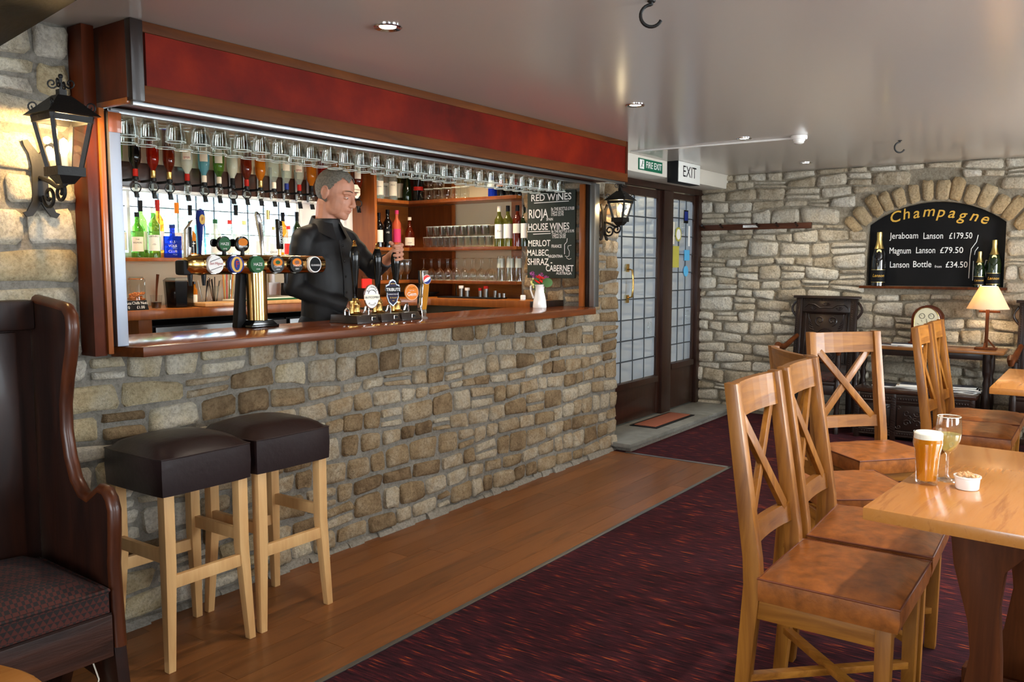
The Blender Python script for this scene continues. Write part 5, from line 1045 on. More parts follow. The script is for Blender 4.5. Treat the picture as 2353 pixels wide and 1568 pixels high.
# right hand resting on the counter behind the pump bases
mb.ball((3.29, 3.375, 1.135), (.040, .045, .019), 16, 10); limb(mb, [WRR, (3.28, 3.40, 1.14)], [.028, .024], 4)
for i, dxh in enumerate((-.028, -.009, .010, .028)): mb.tube([(3.295 + dxh, 3.35, 1.14), (3.30 + dxh * 1.1, 3.325, 1.142), (3.302 + dxh * 1.15, 3.305, 1.130), (3.303 + dxh * 1.15, 3.298, 1.115)], [.0100, .0095, .009, .0075], 8)
mb.tube([(3.322, 3.385, 1.130), (3.345, 3.36, 1.128), (3.352, 3.335, 1.120)], [.0115, .0105, .008], 8)
# legs down to the floor behind the bar
for s_ in (-1, 1): limb(mb, [(BX + s_ * .085, BY, 1.0), (BX + s_ * .10, BY - .01, .52), (BX + s_ * .10, BY + .01, .13)], [.085, .056, .038]); limb(mb, [(BX + s_ * .10, BY + .02, .10), (BX + s_ * .115, BY - .13, .085)], [.036, .030], 3)
man = remesh(mb.build('person', MT['skin']), .0036, 5); tag(man, 'barman in a black shirt pulling the pump with the orange clip', 'person')
mb = MB(); torso(mb, .006)
def sleeve(mb, pts, rr, seed):
    P = [V(p) for p in pts]; path = []; rad = []
    for i in range(len(P) - 1):
        for q in range(10): t_ = q / 10; path.append(P[i].lerp(P[i + 1], t_)); rad.append((rr[i] + (rr[i + 1] - rr[i]) * t_) * (1 + .05 * math.sin((i * 10 + q) * 1.9 + seed)))
    path.append(P[-1]); rad.append(rr[-1]); mb.tube(path, rad, 18); mb.ball(P[0], rr[0], 16, 12); mb.ball(P[1], rr[1], 16, 12)
sleeve(mb, [SHL, ELL, WRL.lerp(ELL, .10)], [.060, .053, .041], 1); sleeve(mb, [SHR, ELR, WRR.lerp(ELR, .05)], [.060, .054, .042], 4)
for s_ in (-1, 1): limb(mb, [(BX + s_ * .06, BY + .005, 1.58), (BX + s_ * .165, BY + .005, 1.545)], [.052, .056], 4)
for (xa, za, xb_, zb_, r_) in ((-.13, 1.44, .02, 1.34, .010), (.12, 1.45, .03, 1.30, .009), (-.14, 1.30, -.02, 1.17, .011), (.13, 1.26, .01, 1.15, .010), (-.10, 1.20, .08, 1.13, .009)):     # cloth folds
    mb.tube([(BX + xa + (xb_ - xa) * q / 5, BY - .010 - .118 * math.sqrt(max(.05, 1 - ((xa + (xb_ - xa) * q / 5) / .18) ** 2)), za + (zb_ - za) * q / 5 + .012 * math.sin(q * 1.3)) for q in range(6)], [r_ * .4, r_, r_ * 1.1, r_ * 1.1, r_, r_ * .4], 8)
sh = remesh(mb.build('shirt', MT['shirt'], man), .0075, 5)
mb = MB(); 
for s_ in (-1, 1): limb(mb, [(BX + s_ * .085, BY, 1.03), (BX + s_ * .10, BY - .01, .52), (BX + s_ * .10, BY + .015, .13)], [.100, .075, .060])
limb(mb, [(BX - .07, BY, 1.05), (BX + .07, BY, 1.05)], [.118, .118], 3); limb(mb, [(BX, BY - .0, 1.13), (BX, BY, .98)], [.135, .12], 3)
remesh(mb.build('trousers', MT['trousers'], man), .011, 3)
for s_ in (-1, 1):
    mb = MB(); mb.ball((BX + s_ * .105, BY + .03, .115), (.045, .055, .055), 14, 8); mb.ball((BX + s_ * .118, BY - .10, .10), (.045, .09, .04), 14, 8); mb.box(BX + s_ * .115 - .04, BX + s_ * .115 + .04, BY - .18, BY + .075, .061, .085); remesh(mb.build('shoe', MT['black'], man), .008, 3)
# collar, buttons, name badge
mb = MB(); n = 30; vs = []
for q in range(n + 1):
    a = R(-72 + 324 * q / n); k_ = (1 + math.sin(a)) / 2; e_ = max(0, abs(q / n * 2 - 1) - .55) / .45
    for r_, z_ in ((.082, 1.595), (.076, 1.618 + .052 * k_), (.080, 1.621 + .052 * k_), (.098 + .034 * e_, 1.588 + .034 * k_ - .060 * e_)): vs.append((BX + r_ * 1.02 * math.cos(a), BY - .004 + r_ * math.sin(a), z_))
mb.add(vs, [(q * 4 + e, q * 4 + e + 1, q * 4 + e + 5, q * 4 + e + 4) for q in range(n) for e in range(3)]).build('collar_stand', MT['shirt'], man)
for k_ in range(5): z_ = 1.50 - k_ * .085; o_ = V((BX + .004, BY - .1, z_)); MB().ball((BX + .004, BY - (.128, .138, .147, .153, .150)[k_], z_), (.006, .003, .006), 10, 6).build('button', MT['black'], man)
MB().tube([(BX - .010, BY - .118, 1.53), (BX - .010, BY - .136, 1.42), (BX - .010, BY - .150, 1.30), (BX - .010, BY - .152, 1.20)], .004, 6).build('placket', MT['shirt'], man)
nb = MB().box(-.035, .035, -.003, .002, -.010, .010).build('name_badge', MT['ink'], man, bevel=.001); nb.location = (BX + .10, BY - .122, 1.462); nb.rotation_euler = (R(-6), 0, R(22))
for z_ in (.0105, -.0105): MB().box(-.035, .035, -.0035, .002, z_ - .0015, z_ + .0015).build('badge_edge', MT['chrome'], nb, smooth=0)
lettering(nb, MT['label_white'], [('BARMAN'[:0] or '----', .008, 0, .010)], (0, -.0036, 0), (1, 0, 0), (0, 0, 1))
# eyes, brows, hair
for s_ in (-1, 1):
    e = MB().ball((s_ * .033, .0735, .000), (.0108, .0108, .0100), 14, 10, HM).build('eye', MT['eye_white'], man)
    MB().ball((s_ * .033 + .001, .0815, -.0055), (.0050, .0035, .0042), 10, 6, HM).build('iris', MT['iris'], e)
    MB().ball((s_ * .033, .0737, .0035), (.0132, .0118, .0100), 14, 10, HM).build('eyelid', MT['skin'], man); MB().ball((s_ * .033, .0730, -.0085), (.0125, .0112, .0060), 12, 8, HM).build('lower_lid', MT['skin'], man)
    MB().tube([Hp(s_ * .016, .0940, .027), Hp(s_ * .034, .0915, .031), Hp(s_ * .054, .073, .027)], [.003, .0042, .002], 7, flat=.6).build('eyebrow', MT['brow'], man)
MB().tube([Hp(-.022, .0815, -.069), Hp(-.008, .0915, -.0685), Hp(.008, .0915, -.0685), Hp(.022, .0815, -.069)], [.001, .003, .003, .001], 6).build('lips', MT['lip'], man)
mb = MB(); n, m_ = 110, 72; vs = []; fs = []; keep = {}
for j_ in range(m_ + 1):
    t_ = -pi / 2 + pi * j_ / m_
    for i in range(n):
        a = 2 * pi * i / n; x, y, z = math.cos(t_) * math.cos(a), math.cos(t_) * math.sin(a), math.sin(t_)
        k_ = 1 + .030 * mnoise.noise(V((x * 6, y * 6, z * 6))) + .018 * mnoise.noise(V((x * 19, y * 19, z * 19)))
        p = V((.0815 * x * k_, -.014 + .1035 * y * k_, .030 + .0975 * z * k_)); vs.append(Hp(*p))
        line = .078 + .010 * math.cos(x * 9) if p.y > .045 else (-.022 + (p.y + .02) * 1.5 if p.y > -.005 else (-.034 - 1.1 * (-.005 - p.y)))
        line += .006 * mnoise.noise(V((x * 30, y * 30, z * 30)))
        keep[len(vs) - 1] = p.z > max(line, -.088)
for j_ in range(m_):
    for i in range(n):
        q = (j_ * n + i, j_ * n + (i + 1) % n, (j_ + 1) * n + (i + 1) % n, (j_ + 1) * n + i)
        if all(keep[k_] for k_ in q): fs.append(q)
ho = mb.add(vs, fs).build('hair', MT['hair'], man, smooth=80)
bm = bmesh.new(); bm.from_mesh(ho.data); bmesh.ops.delete(bm, geom=[v for v in bm.verts if not v.link_faces], context='VERTS'); bm.to_mesh(ho.data); bm.free()

# ================================================================== FURNITURE
def make_chair():
    """oak side chair with crossed back and buttoned leather seat; faces local -y, stands at its middle"""
    t = thing('dining_chair', None, None); w, d = .43, .40; hx = w / 2 - .022
    by, ty = .20, .285           # back post at the floor/seat and at the top
    for s_ in (-1, 1):
        Q = lambda w_, y0, y1, z: [(s_ * hx - w_, y0, z), (s_ * hx + w_, y0, z), (s_ * hx + w_, y1, z), (s_ * hx - w_, y1, z)]
        MB().rings([Q(.02, by + .012, by + .052, 0), Q(.021, by - .028, by + .024, .44), Q(.021, by - .022, by + .028, .52), Q(.020, ty - .024, ty + .014, 1.045)]).build('back_post', MT['oak'], t, bevel=.003)
        MB().hexa([(s_ * hx - .018, -.19, 0), (s_ * hx + .018, -.19, 0), (s_ * hx + .018, -.154, 0), (s_ * hx - .018, -.154, 0)], [(s_ * hx - .022, -.195, .40), (s_ * hx + .022, -.195, .40), (s_ * hx + .022, -.151, .40), (s_ * hx - .022, -.151, .40)]).build('leg', MT['oak'], t, bevel=.003)
    yb = lambda z: by - .002 + (ty - by) * (z - .46) / .585
    def rail(z0, z1, nm, arch=0):
        n = 6; lo, hi = [], []
        mb = MB()
        for i in range(n):
            xa, xb = -hx + .021 + (2 * hx - .042) * i / n, -hx + .021 + (2 * hx - .042) * (i + 1) / n; cv = lambda x: .018 * (1 - (x / hx) ** 2)
            mb.hexa([(xa, yb(z0) - .012 + cv(xa), z0), (xb, yb(z0) - .012 + cv(xb), z0), (xb, yb(z0) + .012 + cv(xb), z0), (xa, yb(z0) + .012 + cv(xa), z0)], [(xa, yb(z1) - .012 + cv(xa), z1), (xb, yb(z1) - .012 + cv(xb), z1), (xb, yb(z1) + .012 + cv(xb), z1), (xa, yb(z1) + .012 + cv(xa), z1)])
        mb.build(nm, MT['oak_x'], t, smooth=30)
    rail(.935, 1.040, 'top_rail'); rail(.545, .605, 'lower_rail')
    for s_ in (-1, 1): MB().bar((-s_ * (hx - .045), yb(.60) + .008 + s_ * .004, .598), (s_ * (hx - .045), yb(.94) + .008 + s_ * .004, .942), .035, .018, (0, 1, 0)).build('cross_brace', MT['oak'], t, bevel=.002)
    MB().box(-hx + .02, hx - .02, -.190, -.165, .355, .40).build('front_rail', MT['oak_x'], t, bevel=.002); MB().box(-hx + .02, hx - .02, .185, .205, .355, .40).build('rear_rail', MT['oak_x'], t, bevel=.002)
    for s_ in (-1, 1):
        MB().box(s_ * hx - .012, s_ * hx + .012, -.155, .19, .34, .40).build('side_rail', MT['oak_y'], t, bevel=.002)
        MB().bar((-s_ * (hx - .01), -.165, .150 + s_ * .006), (s_ * (hx - .01), .21, .150 + s_ * .006), .028, .022).build('stretcher', MT['oak_y'], t, bevel=.002)
    # leather cushion: tapered, with piped top edge
    n = 10; w2, d0, d1 = .232, -.215, .175; mb = MB(); vs = []; fs = []
    for j_ in range(n + 1):
        for i in range(n + 1):
            u_, v_ = i / n * 2 - 1, j_ / n * 2 - 1; e = (1 - abs(u_) ** 6) * (1 - abs(v_) ** 6)
            vs.append((u_ * w2 * (1 - .04 * (v_ + 1) / 2), d0 + (d1 - d0) * (v_ + 1) / 2, .472 + .016 * e ** .5 + .006 * e * mnoise.noise(V((u_ * 3, v_ * 3, 1)))))
    for j_ in range(n):
        for i in range(n): q = j_ * (n + 1) + i; fs.append((q, q + 1, q + n + 2, q + n + 1))
    mb.add(vs, fs); edge = [i for i in range(n + 1)] + [j_ * (n + 1) + n for j_ in range(1, n + 1)] + [n * (n + 1) + i for i in range(n - 1, -1, -1)] + [j_ * (n + 1) for j_ in range(n - 1, 0, -1)]
    ring_ = [vs[i] for i in edge]; k_ = len(ring_); low = [(p[0] * .985, p[1] * .985 if p[1] < 0 else p[1], .402) for p in ring_]; mid = [(p[0] * 1.018, p[1] * 1.015 if p[1] < 0 else p[1], .438 + .004 * math.sin(i * 1.7)) for i, p in enumerate(ring_)]
    mb.add(ring_ + mid + low, [(i, (i + 1) % k_, k_ + (i + 1) % k_, k_ + i) for i in range(k_)] + [(k_ + i, k_ + (i + 1) % k_, 2 * k_ + (i + 1) % k_, 2 * k_ + i) for i in range(k_)])
    c_ = mb.build('seat_cushion', MT['leather_tan'], t, smooth=60); MB().tube([(p[0] * 1.005, p[1] * 1.005, p[2] - .001) for p in ring_], .0032, 6, True).build('piping', MT['piping'], c_)
    return t
ch = make_chair(); CHR = [
 (2.628, .645, 0, 'oak chair with crossed back and tan leather seat, nearest the camera'), (3.13, .655, 2, 'oak chair with crossed back tucked behind the nearest one at the same table'),
 (3.69, .87, 39, 'oak chair turned away, its plain rear rail showing behind the nearest two'), (4.47, .955, -41, 'oak chair facing the camera with its whole crossed back in view'),
 (5.36, .63, 0, 'oak chair at the far table, the nearer of two side by side'), (5.86, .635, 1, 'oak chair at the far table, the further of two side by side')]
for i, (x, y, a, lab) in enumerate(CHR): put(ch, (x, y, 0), lab, 'chair', 'oak chairs with crossed backs', R(a))
def trestle_table(label, loc, rz, L, W_):
    """local x runs along the table, origin at the near left corner, y goes to the right (negative)"""
    t = thing('dining_table', label, 'table', loc, rz, 'oak trestle tables')
    MB().box(0, L, -W_, 0, .725, .76).build('table_top', MT['table_oak'], t, bevel=.005)
    for x in (.20, L - .22):
        yc = -W_ / 2
        for s_ in (-1, 1):
            out = [(.19, .725), (.175, .60), (.135, .45), (.125, .36), (.145, .22), (.205, .06)]; inn = [(.05, .06), (.045, .16), (.052, .36), (.062, .50), (.052, .60), (.0, .66), (.0, .725)]
            MB().prism([(yc + s_ * a, b) for a, b in out + inn], x - .02, x + .02, 'yz').build('trestle_board', MT['trestle'], t, bevel=.003)
        MB().box(x - .035, x + .035, yc - .26, yc + .26, 0, .06).build('foot', MT['trestle'], t, bevel=.008)
    MB().box(.20, L - .22, -W_ / 2 - .012, -W_ / 2 + .012, .10, .17).build('stretcher', MT['trestle'], t, bevel=.003)
    return t
T1 = V((2.323, .518, 0)); r1 = R(-4.5)
trestle_table('oak trestle table nearest the camera, carrying the drinks', T1, r1, 1.03, .72)
trestle_table('oak trestle table further off at the right edge of the room', (5.005, .515, 0), 0, 0.98, .70)
# drinks on the near table
ZTb = .761
tinted('beer', '#d98a10', .25, .04); tinted('wine_white', '#e6dfa6', .72, .04)
p = onZ(2130, 1116, .76); t = thing('beer_pint', 'full pint of golden beer with a white head on the near table', 'glass', (p.x + .02, p.y + .005, ZTb))
MB().lathe([(0, .002), (.027, 0), (.030, .004), (.031, .05), (.035, .095), (.0405, .118), (.041, .125), (.0395, .145), (.041, .152)], 28).build('glass_body', MT['glass'], t)
MB().lathe([(0, .012), (.0255, .012), (.0295, .05), (.0335, .095), (.039, .118), (.0385, .136)], 28).build('beer', MT['beer'], t); MB().lathe([(.0386, .134), (.0385, .149), (.034, .1535), (0, .155)], 28).build('head', MT['foam'], t)
p = onZ(2172, 1108, .76); t = thing('wine_drink', 'stemmed glass of white wine behind the pint', 'glass', (p.x + .02, p.y, ZTb))
MB().lathe([(0, .002), (.032, 0), (.031, .003), (.010, .008), (.005, .014), (.0042, .02), (.0042, .078), (.008, .084), (.024, .10), (.034, .125), (.036, .145), (.034, .175), (.0315, .192)], 28).build('glass_body', MT['glass'], t)
MB().lathe([(0, .088), (.010, .090), (.023, .104), (.0325, .126), (.0342, .140), (0, .140)], 28).build('wine', MT['wine_white'], t); ring(.0315, .192, .0012).build('rim', MT['rim_glint'], t)
p = onZ(2224, 1128, .76); t = thing('nut_bowl', 'small white china pot heaped with nuts on the near table', 'bowl', (p.x + .02, p.y + .005, ZTb))
MB().lathe([(0, 0), (.029, 0), (.031, .003), (.033, .032), (.036, .034), (.036, .038), (.032, .038), (.030, .012), (0, .010)], 28).build('bowl', MT['ceramic'], t); rd = random.Random(5)
for q in range(26):
    a, rr = rd.random() * 6.3, .025 * math.sqrt(rd.random()); MB().ball((0, 0, 0), (.0085, .0052, .0048), 7, 5, TR(rr * math.cos(a), rr * math.sin(a), .034 + .010 * (1 - rr / .026) + rd.random() * .004, rd.random(), rd.random(), rd.random() * 6)).build('nut', MT['nut'], t)
# bar stools
def make_stool():
    t = thing('bar_stool', None, None); w = .335
    n = 10; vs = []; fs = []; mb = MB()
    for j_ in range(n + 1):
        for i in range(n + 1): u_, v_ = i / n * 2 - 1, j_ / n * 2 - 1; cr = 1 - .035 * (abs(u_) * abs(v_)) ** 5; vs.append((u_ * w / 2 * 1.10 * cr, v_ * w / 2 * 1.10 * cr, .745 + .05 * ((1 - abs(u_) ** 2.6) * (1 - abs(v_) ** 2.6)) ** .55))
    for j_ in range(n):
        for i in range(n): q = j_ * (n + 1) + i; fs.append((q, q + 1, q + n + 2, q + n + 1))
    edge = [i for i in range(n + 1)] + [j_ * (n + 1) + n for j_ in range(1, n + 1)] + [n * (n + 1) + i for i in range(n - 1, -1, -1)] + [j_ * (n + 1) for j_ in range(n - 1, 0, -1)]
    rg = [vs[i] for i in edge]; k_ = len(rg); mb.add(vs, fs); mb.add(rg + [(p[0] * 1.01, p[1] * 1.01, .68) for p in rg] + [(p[0] * .995, p[1] * .995, .615) for p in rg], [(i, (i + 1) % k_, k_ + (i + 1) % k_, k_ + i) for i in range(k_)] + [(k_ + i, k_ + (i + 1) % k_, 2 * k_ + (i + 1) % k_, 2 * k_ + i) for i in range(k_)])
    c_ = mb.build('seat', MT['leather_dark'], t, smooth=50); MB().tube([(p[0] * 1.002, p[1] * 1.002, p[2] - .002) for p in rg], .0025, 6, True).build('piping', MT['leather_dark'], c_)
    h = w / 2 - .005
    for sx_ in (-1, 1):
        for sy_ in (-1, 1):
            a = .020; c = (sx_ * (h - .013), sy_ * (h - .013)); f_ = (sx_ * (h + .004), sy_ * (h + .004)); b_ = .014
            Q = lambda c_, b2, z: [(c_[0] - b2, c_[1] - b2, z), (c_[0] + b2, c_[1] - b2, z), (c_[0] + b2, c_[1] + b2, z), (c_[0] - b2, c_[1] + b2, z)]
            MB().rings([Q(f_, b_, 0), Q(c, a, .36), Q(c, a, .65)]).build('leg', MT['beech'], t, bevel=.003)
    for s_ in (-1, 1): MB().box(-h + .012, h - .012, s_ * (h - .008) - .010, s_ * (h - .008) + .010, .285, .33).build('stretcher', MT['beech'], t, bevel=.002); MB().box(s_ * (h - .008) - .010, s_ * (h - .008) + .010, -h + .012, h - .012, .375, .42).build('stretcher', MT['beech'], t, bevel=.002)
    return t
st = make_stool()
put(st, (1.765, 2.752, 0), 'bar stool with dark brown leather seat beside the settle', 'stool', 'bar stools at the stone bar', 0); put(st, (2.155, 2.757, 0), 'bar stool with dark brown leather seat, the further from the settle', 'stool', 'bar stools at the stone bar', 0)
# high-backed settle
SX = 1.35
se = thing('settle', 'dark high-backed wooden settle with a woven cushion by the stools', 'bench', (SX, 2.90, 0), R(-2))
# end panel outline in (y,z): local y=0 at the back, negative to the front
eo = [(-.04, 0), (-.04, 1.285), (-.22, 1.285), (-.272, 1.278), (-.302, 1.25), (-.308, 1.20), (-.292, 1.12), (-.262, 1.04), (-.240, .96), (-.238, .88), (-.255, .80), (-.285, .735), (-.325, .700), (-.360, .695), (-.392, .715), (-.430, .738), (-.470, .735), (-.500, .710), (-.516, .67), (-.512, .60), (-.500, .50), (-.505, .40), (-.515, .25), (-.535, 0), (-.475, 0), (-.44, .07), (-.37, .12), (-.30, .125), (-.22, .11), (-.15, .06), (-.12, 0)]
def inset(P, d):
    n = len(P); out = []; ar = sum(P[i][0] * P[(i + 1) % n][1] - P[(i + 1) % n][0] * P[i][1] for i in range(n)); sg = 1 if ar > 0 else -1
    for i in range(n):
        (x0, y0), (x1, y1) = P[i - 1], P[(i + 1) % n]; tx, ty_ = x1 - x0, y1 - y0; L = math.hypot(tx, ty_); out.append((P[i][0] - sg * ty_ / L * d, P[i][1] + sg * tx / L * d))
    return out
ei = inset(eo, .016)
MB().prism([ei[i] if 1 < i < 23 else eo[i] for i in range(len(eo))], -.028, .010, 'yz').build('end_panel', MT['settle'], se, bevel=.004)
MB().tube([(-.009, a, b) for a, b in inset(eo, .019)[1:23]], .0205, 10).build('edge_moulding', MT['settle_edge'], se)
LW = 1.5
MB().box(-LW, -.03, -.05, -.02, .0, 1.285).build('back_board', MT['settle'], se, bevel=.003)
MB().box(-LW, -.03, -.085, -.05, 1.19, 1.285).build('top_rail', MT['settle'], se, bevel=.01)
for k_ in range(7): x = -.06 - k_ * .205; MB().box(x - .165, x - .02, -.066, -.0505, .42, 1.185).build('back_panel', MT['settle'], se, bevel=.008)
MB().box(-LW, -.032, -.50, -.05, .335, .36).build('seat_board', MT['settle'], se, smooth=0); MB().box(-LW, -.032, -.505, -.475, .225, .355).build('front_board', MT['settle_board'], se, bevel=.004)
n, m_ = 20, 10; vs = []; fs = []; mb = MB()
for j_ in range(m_ + 1):
    for i in range(n + 1): u_, v_ = i / n * 2 - 1, j_ / m_ * 2 - 1; vs.append((-LW / 2 - .016 + u_ * (LW / 2 - .022), -.275 + v_ * .225, .43 + .055 * ((1 - abs(u_) ** 14) * (1 - abs(v_) ** 5)) ** .5))
for j_ in range(m_):
    for i in range(n): q = j_ * (n + 1) + i; fs.append((q, q + 1, q + n + 2, q + n + 1))
mb.add(vs, fs); edge = [i for i in range(n + 1)] + [j_ * (n + 1) + n for j_ in range(1, m_ + 1)] + [m_ * (n + 1) + i for i in range(n - 1, -1, -1)] + [j_ * (n + 1) for j_ in range(m_ - 1, 0, -1)]
rg = [vs[i] for i in edge]; k_ = len(rg); mb.add(rg + [(p[0], p[1] * 1.0, .362) for p in rg], [(i, (i + 1) % k_, k_ + (i + 1) % k_, k_ + i) for i in range(k_)])
c_ = mb.build('seat_cushion', MT['weave'], se, smooth=60); MB().tube([(p[0], p[1], p[2]) for p in rg], .006, 6, True).build('piping', MT['weave'], c_)
MB().tube([(-.035, -.40, .225), (-.05, -.41, .18), (-.04, -.42, .13), (-.055, -.425, .08)], .0025, 6).build('loose_thread', MT['label_cream'], se)
# corner of a small round table by the camera
p = onZ(10, 1545, .52); ct = thing('round_table', 'round wooden table cut off at the lower left corner', 'table', (p.x - .30, p.y - .10, 0))
MB().lathe([(0, .50), (.30, .50), (.315, .51), (.315, .535), (.30, .545), (0, .545)], 40).build('table_top', MT['table_oak'], ct); MB().lathe([(.035, .50), (.03, .3), (.045, .12), (.05, .05)], 16).build('pedestal', MT['trestle'], ct); MB().lathe([(0, .05), (.16, .04), (.18, 0), (0, 0)], 24).build('foot', MT['trestle'], ct)
# ================================================================== BACK WALL
def spiral(c, r0, r1, a0, turns, n=22):
    return [(c[0] + (r0 + (r1 - r0) * i / n) * math.cos(a0 + turns * 2 * pi * i / n), c[1] + (r0 + (r1 - r0) * i / n) * math.sin(a0 + turns * 2 * pi * i / n)) for i in range(n + 1)]
def carve(mb, X, pts, r=.004, n=6): mb.tube([(X, a, b) for a, b in pts], r, n)
# champagne board in the niche
chb = thing('champagne_board', 'black arched board lettered with champagne prices in the niche', 'sign', (XB + .075, NYC, NZ0))
pts = [(-.512, 0), (.512, 0)] + [(a - NYC, b - NZ0) for a, b in [(NYC + (AR - .004) * math.sin(q), ACZ + (AR - .004) * math.cos(q)) for q in [R(38.2 - 76.4 * i / 16) for i in range(17)]]]
MB().prism(pts, 0, .02, 'yz').build('board', MT['board_black'], chb, smooth=0)
cpx = lambda px, py: (NYC - onX(px, py, XB + .075).y, onX(px, py, XB + .075).z - NZ0)
arcw = [('C', 2055, 500, 10), ('h', 2081, 493, 13), ('a', 2104, 491, 10), ('m', 2133, 487, 4), ('p', 2161, 488, 0), ('a', 2186, 490, -4), ('g', 2210, 495, -8), ('n', 2238, 497, -12), ('e', 2262, 503, -14)]
lettering(chb, MT['gold_paint'], [(ch_, *cpx(px, py), .125 if ch_ != 'C' else .13, dict(rot=R(a), shear=.25, bold=.008)) for ch_, px, py, a in arcw], (-.0012, 0, 0), (0, -1, 0), (0, 0, 1))
def fitl(s, x0, x1, py, cap): (a, b), (c, _) = cpx(x0, py), cpx(x1, py); return (s, (a + c) / 2, b, cap, dict(fit=abs(c - a), bold=.004))
lettering(chb, MT['chalk'], [fitl('Jeraboam', 2045, 2111, 543, .075), fitl('Lanson', 2122, 2167, 543, .075), fitl('£179.50', 2181, 2234, 543, .070), fitl('Magnum', 2044, 2093, 577, .075), fitl('Lanson', 2105, 2149, 576, .075), fitl('£79.50', 2160, 2213, 576, .070), fitl('Lanson', 2045, 2089, 609, .075), fitl('Bottle', 2098, 2140, 608, .075), fitl('from', 2148, 2164, 613, .03), fitl('£34.50', 2173, 2223, 609, .070)], (-.0012, 0, 0), (0, -1, 0), (0, 0, 1))
cb3 = lambda px, py: (-.002, -cpx(px, py)[0], cpx(px, py)[1])
for path in (((2248, 540), (2244, 556), (2232, 572), (2229, 592), (2226, 640)), ((2248, 568), (2241, 577), (2239, 586)), ((2237, 600), (2235, 645)), ((2274, 600), (2266, 598), (2262, 612), (2266, 636), (2268, 648))):
    MB().tube([cb3(*q) for q in path], .003, 5).build('chalk_line', MT['chalk'], chb)
sl = tag(MB().box(XB - .055, XB + .074, NY0 - .03, NY1 + .045, NZ0 - .022, NZ0 - .001).build('niche_shelf', MT['trestle'], None, bevel=.004), 'narrow dark shelf under the champagne board', 'shelf')
def champagne(label, px, h, r, gl):
    y = onX(px, 640, XB + .0).y; loc = (XB + .012, y, NZ0); b_ = bottle(label, loc, h, r, gl, 'gold', None, 'champ', cap_h=.02, group='champagne bottles on the niche shelf'); a = face_cam(loc)
    MB().lathe([(0, h * 1.004), (r * .37, h), (r * .40, h * .95), (r * .37, h * .86), (r * .50, h * .76), (r * .69, h * .69)], 18).build('foil', MT['gold'], b_); MB().lathe([(r * 1.015, h * .06), (r * 1.015, h * .30)], 14, a0=a - 1.2, a1=a + 1.2).build('paper_label', MT['ink'], b_)
    for z in (.065, .295): MB().lathe([(r * 1.025, h * z), (r * 1.025, h * (z + .008))], 14, a0=a - 1.2, a1=a + 1.2).build('label_edge', MT['gold'], b_)
    bent_text(b_, MT['gold_paint'], [('Lanson', 0, h * .19, r * .62, {'shear': .3})], r * 1.03, a); v = V((math.cos(a), math.sin(a), 0)); disc(v * (r * .74) + V((0, 0, h * .64)), r * .32, .004, v).build('seal', MT['gold'], b_); return b_
champagne('very large champagne bottle at the left end of the niche shelf', 2017, .455, .058, 'g_black'); champagne('smallest champagne bottle, behind the lampshade on the niche shelf', 2249, .285, .042, 'g_dark'); champagne('middle-sized champagne bottle at the right end of the niche shelf', 2282, .375, .052, 'g_dark')
# coat peg rail
pr_ = thing('peg_rail', 'long dark wooden rail of coat pegs on the stone wall', 'coat rack', (0, 0, 0)); MB().box(XB - .055, XB - .028, 2.23, 3.285, 1.716, 1.768).build('rail', MT['peg_wood'], pr_, bevel=.004)
for px in (1618, 1660, 1743, 1788, 1832):
    p = onX(px, 520, XB - .06); MB().tube([(XB - .055, p.y, 1.742), (XB - .09, p.y, 1.75), (XB - .115, p.y, 1.765)], [.009, .008, .012], 8).build('peg', MT['black_oak'], pr_)
p = onX(1724, 519, XB - .06); nn = MB().box(XB - .058, XB - .0555, p.y - .07, p.y + .07, 1.735, 1.758).build('notice', MT['label_white'], pr_, smooth=0); lettering(nn, MT['ink'], [('PLEASE HANG COATS', 0, .004, .011), ('AT OWN RISK', 0, -.006, .008)], (XB - .0585, p.y, 1.7465), (0, -1, 0), (0, 0, 1))
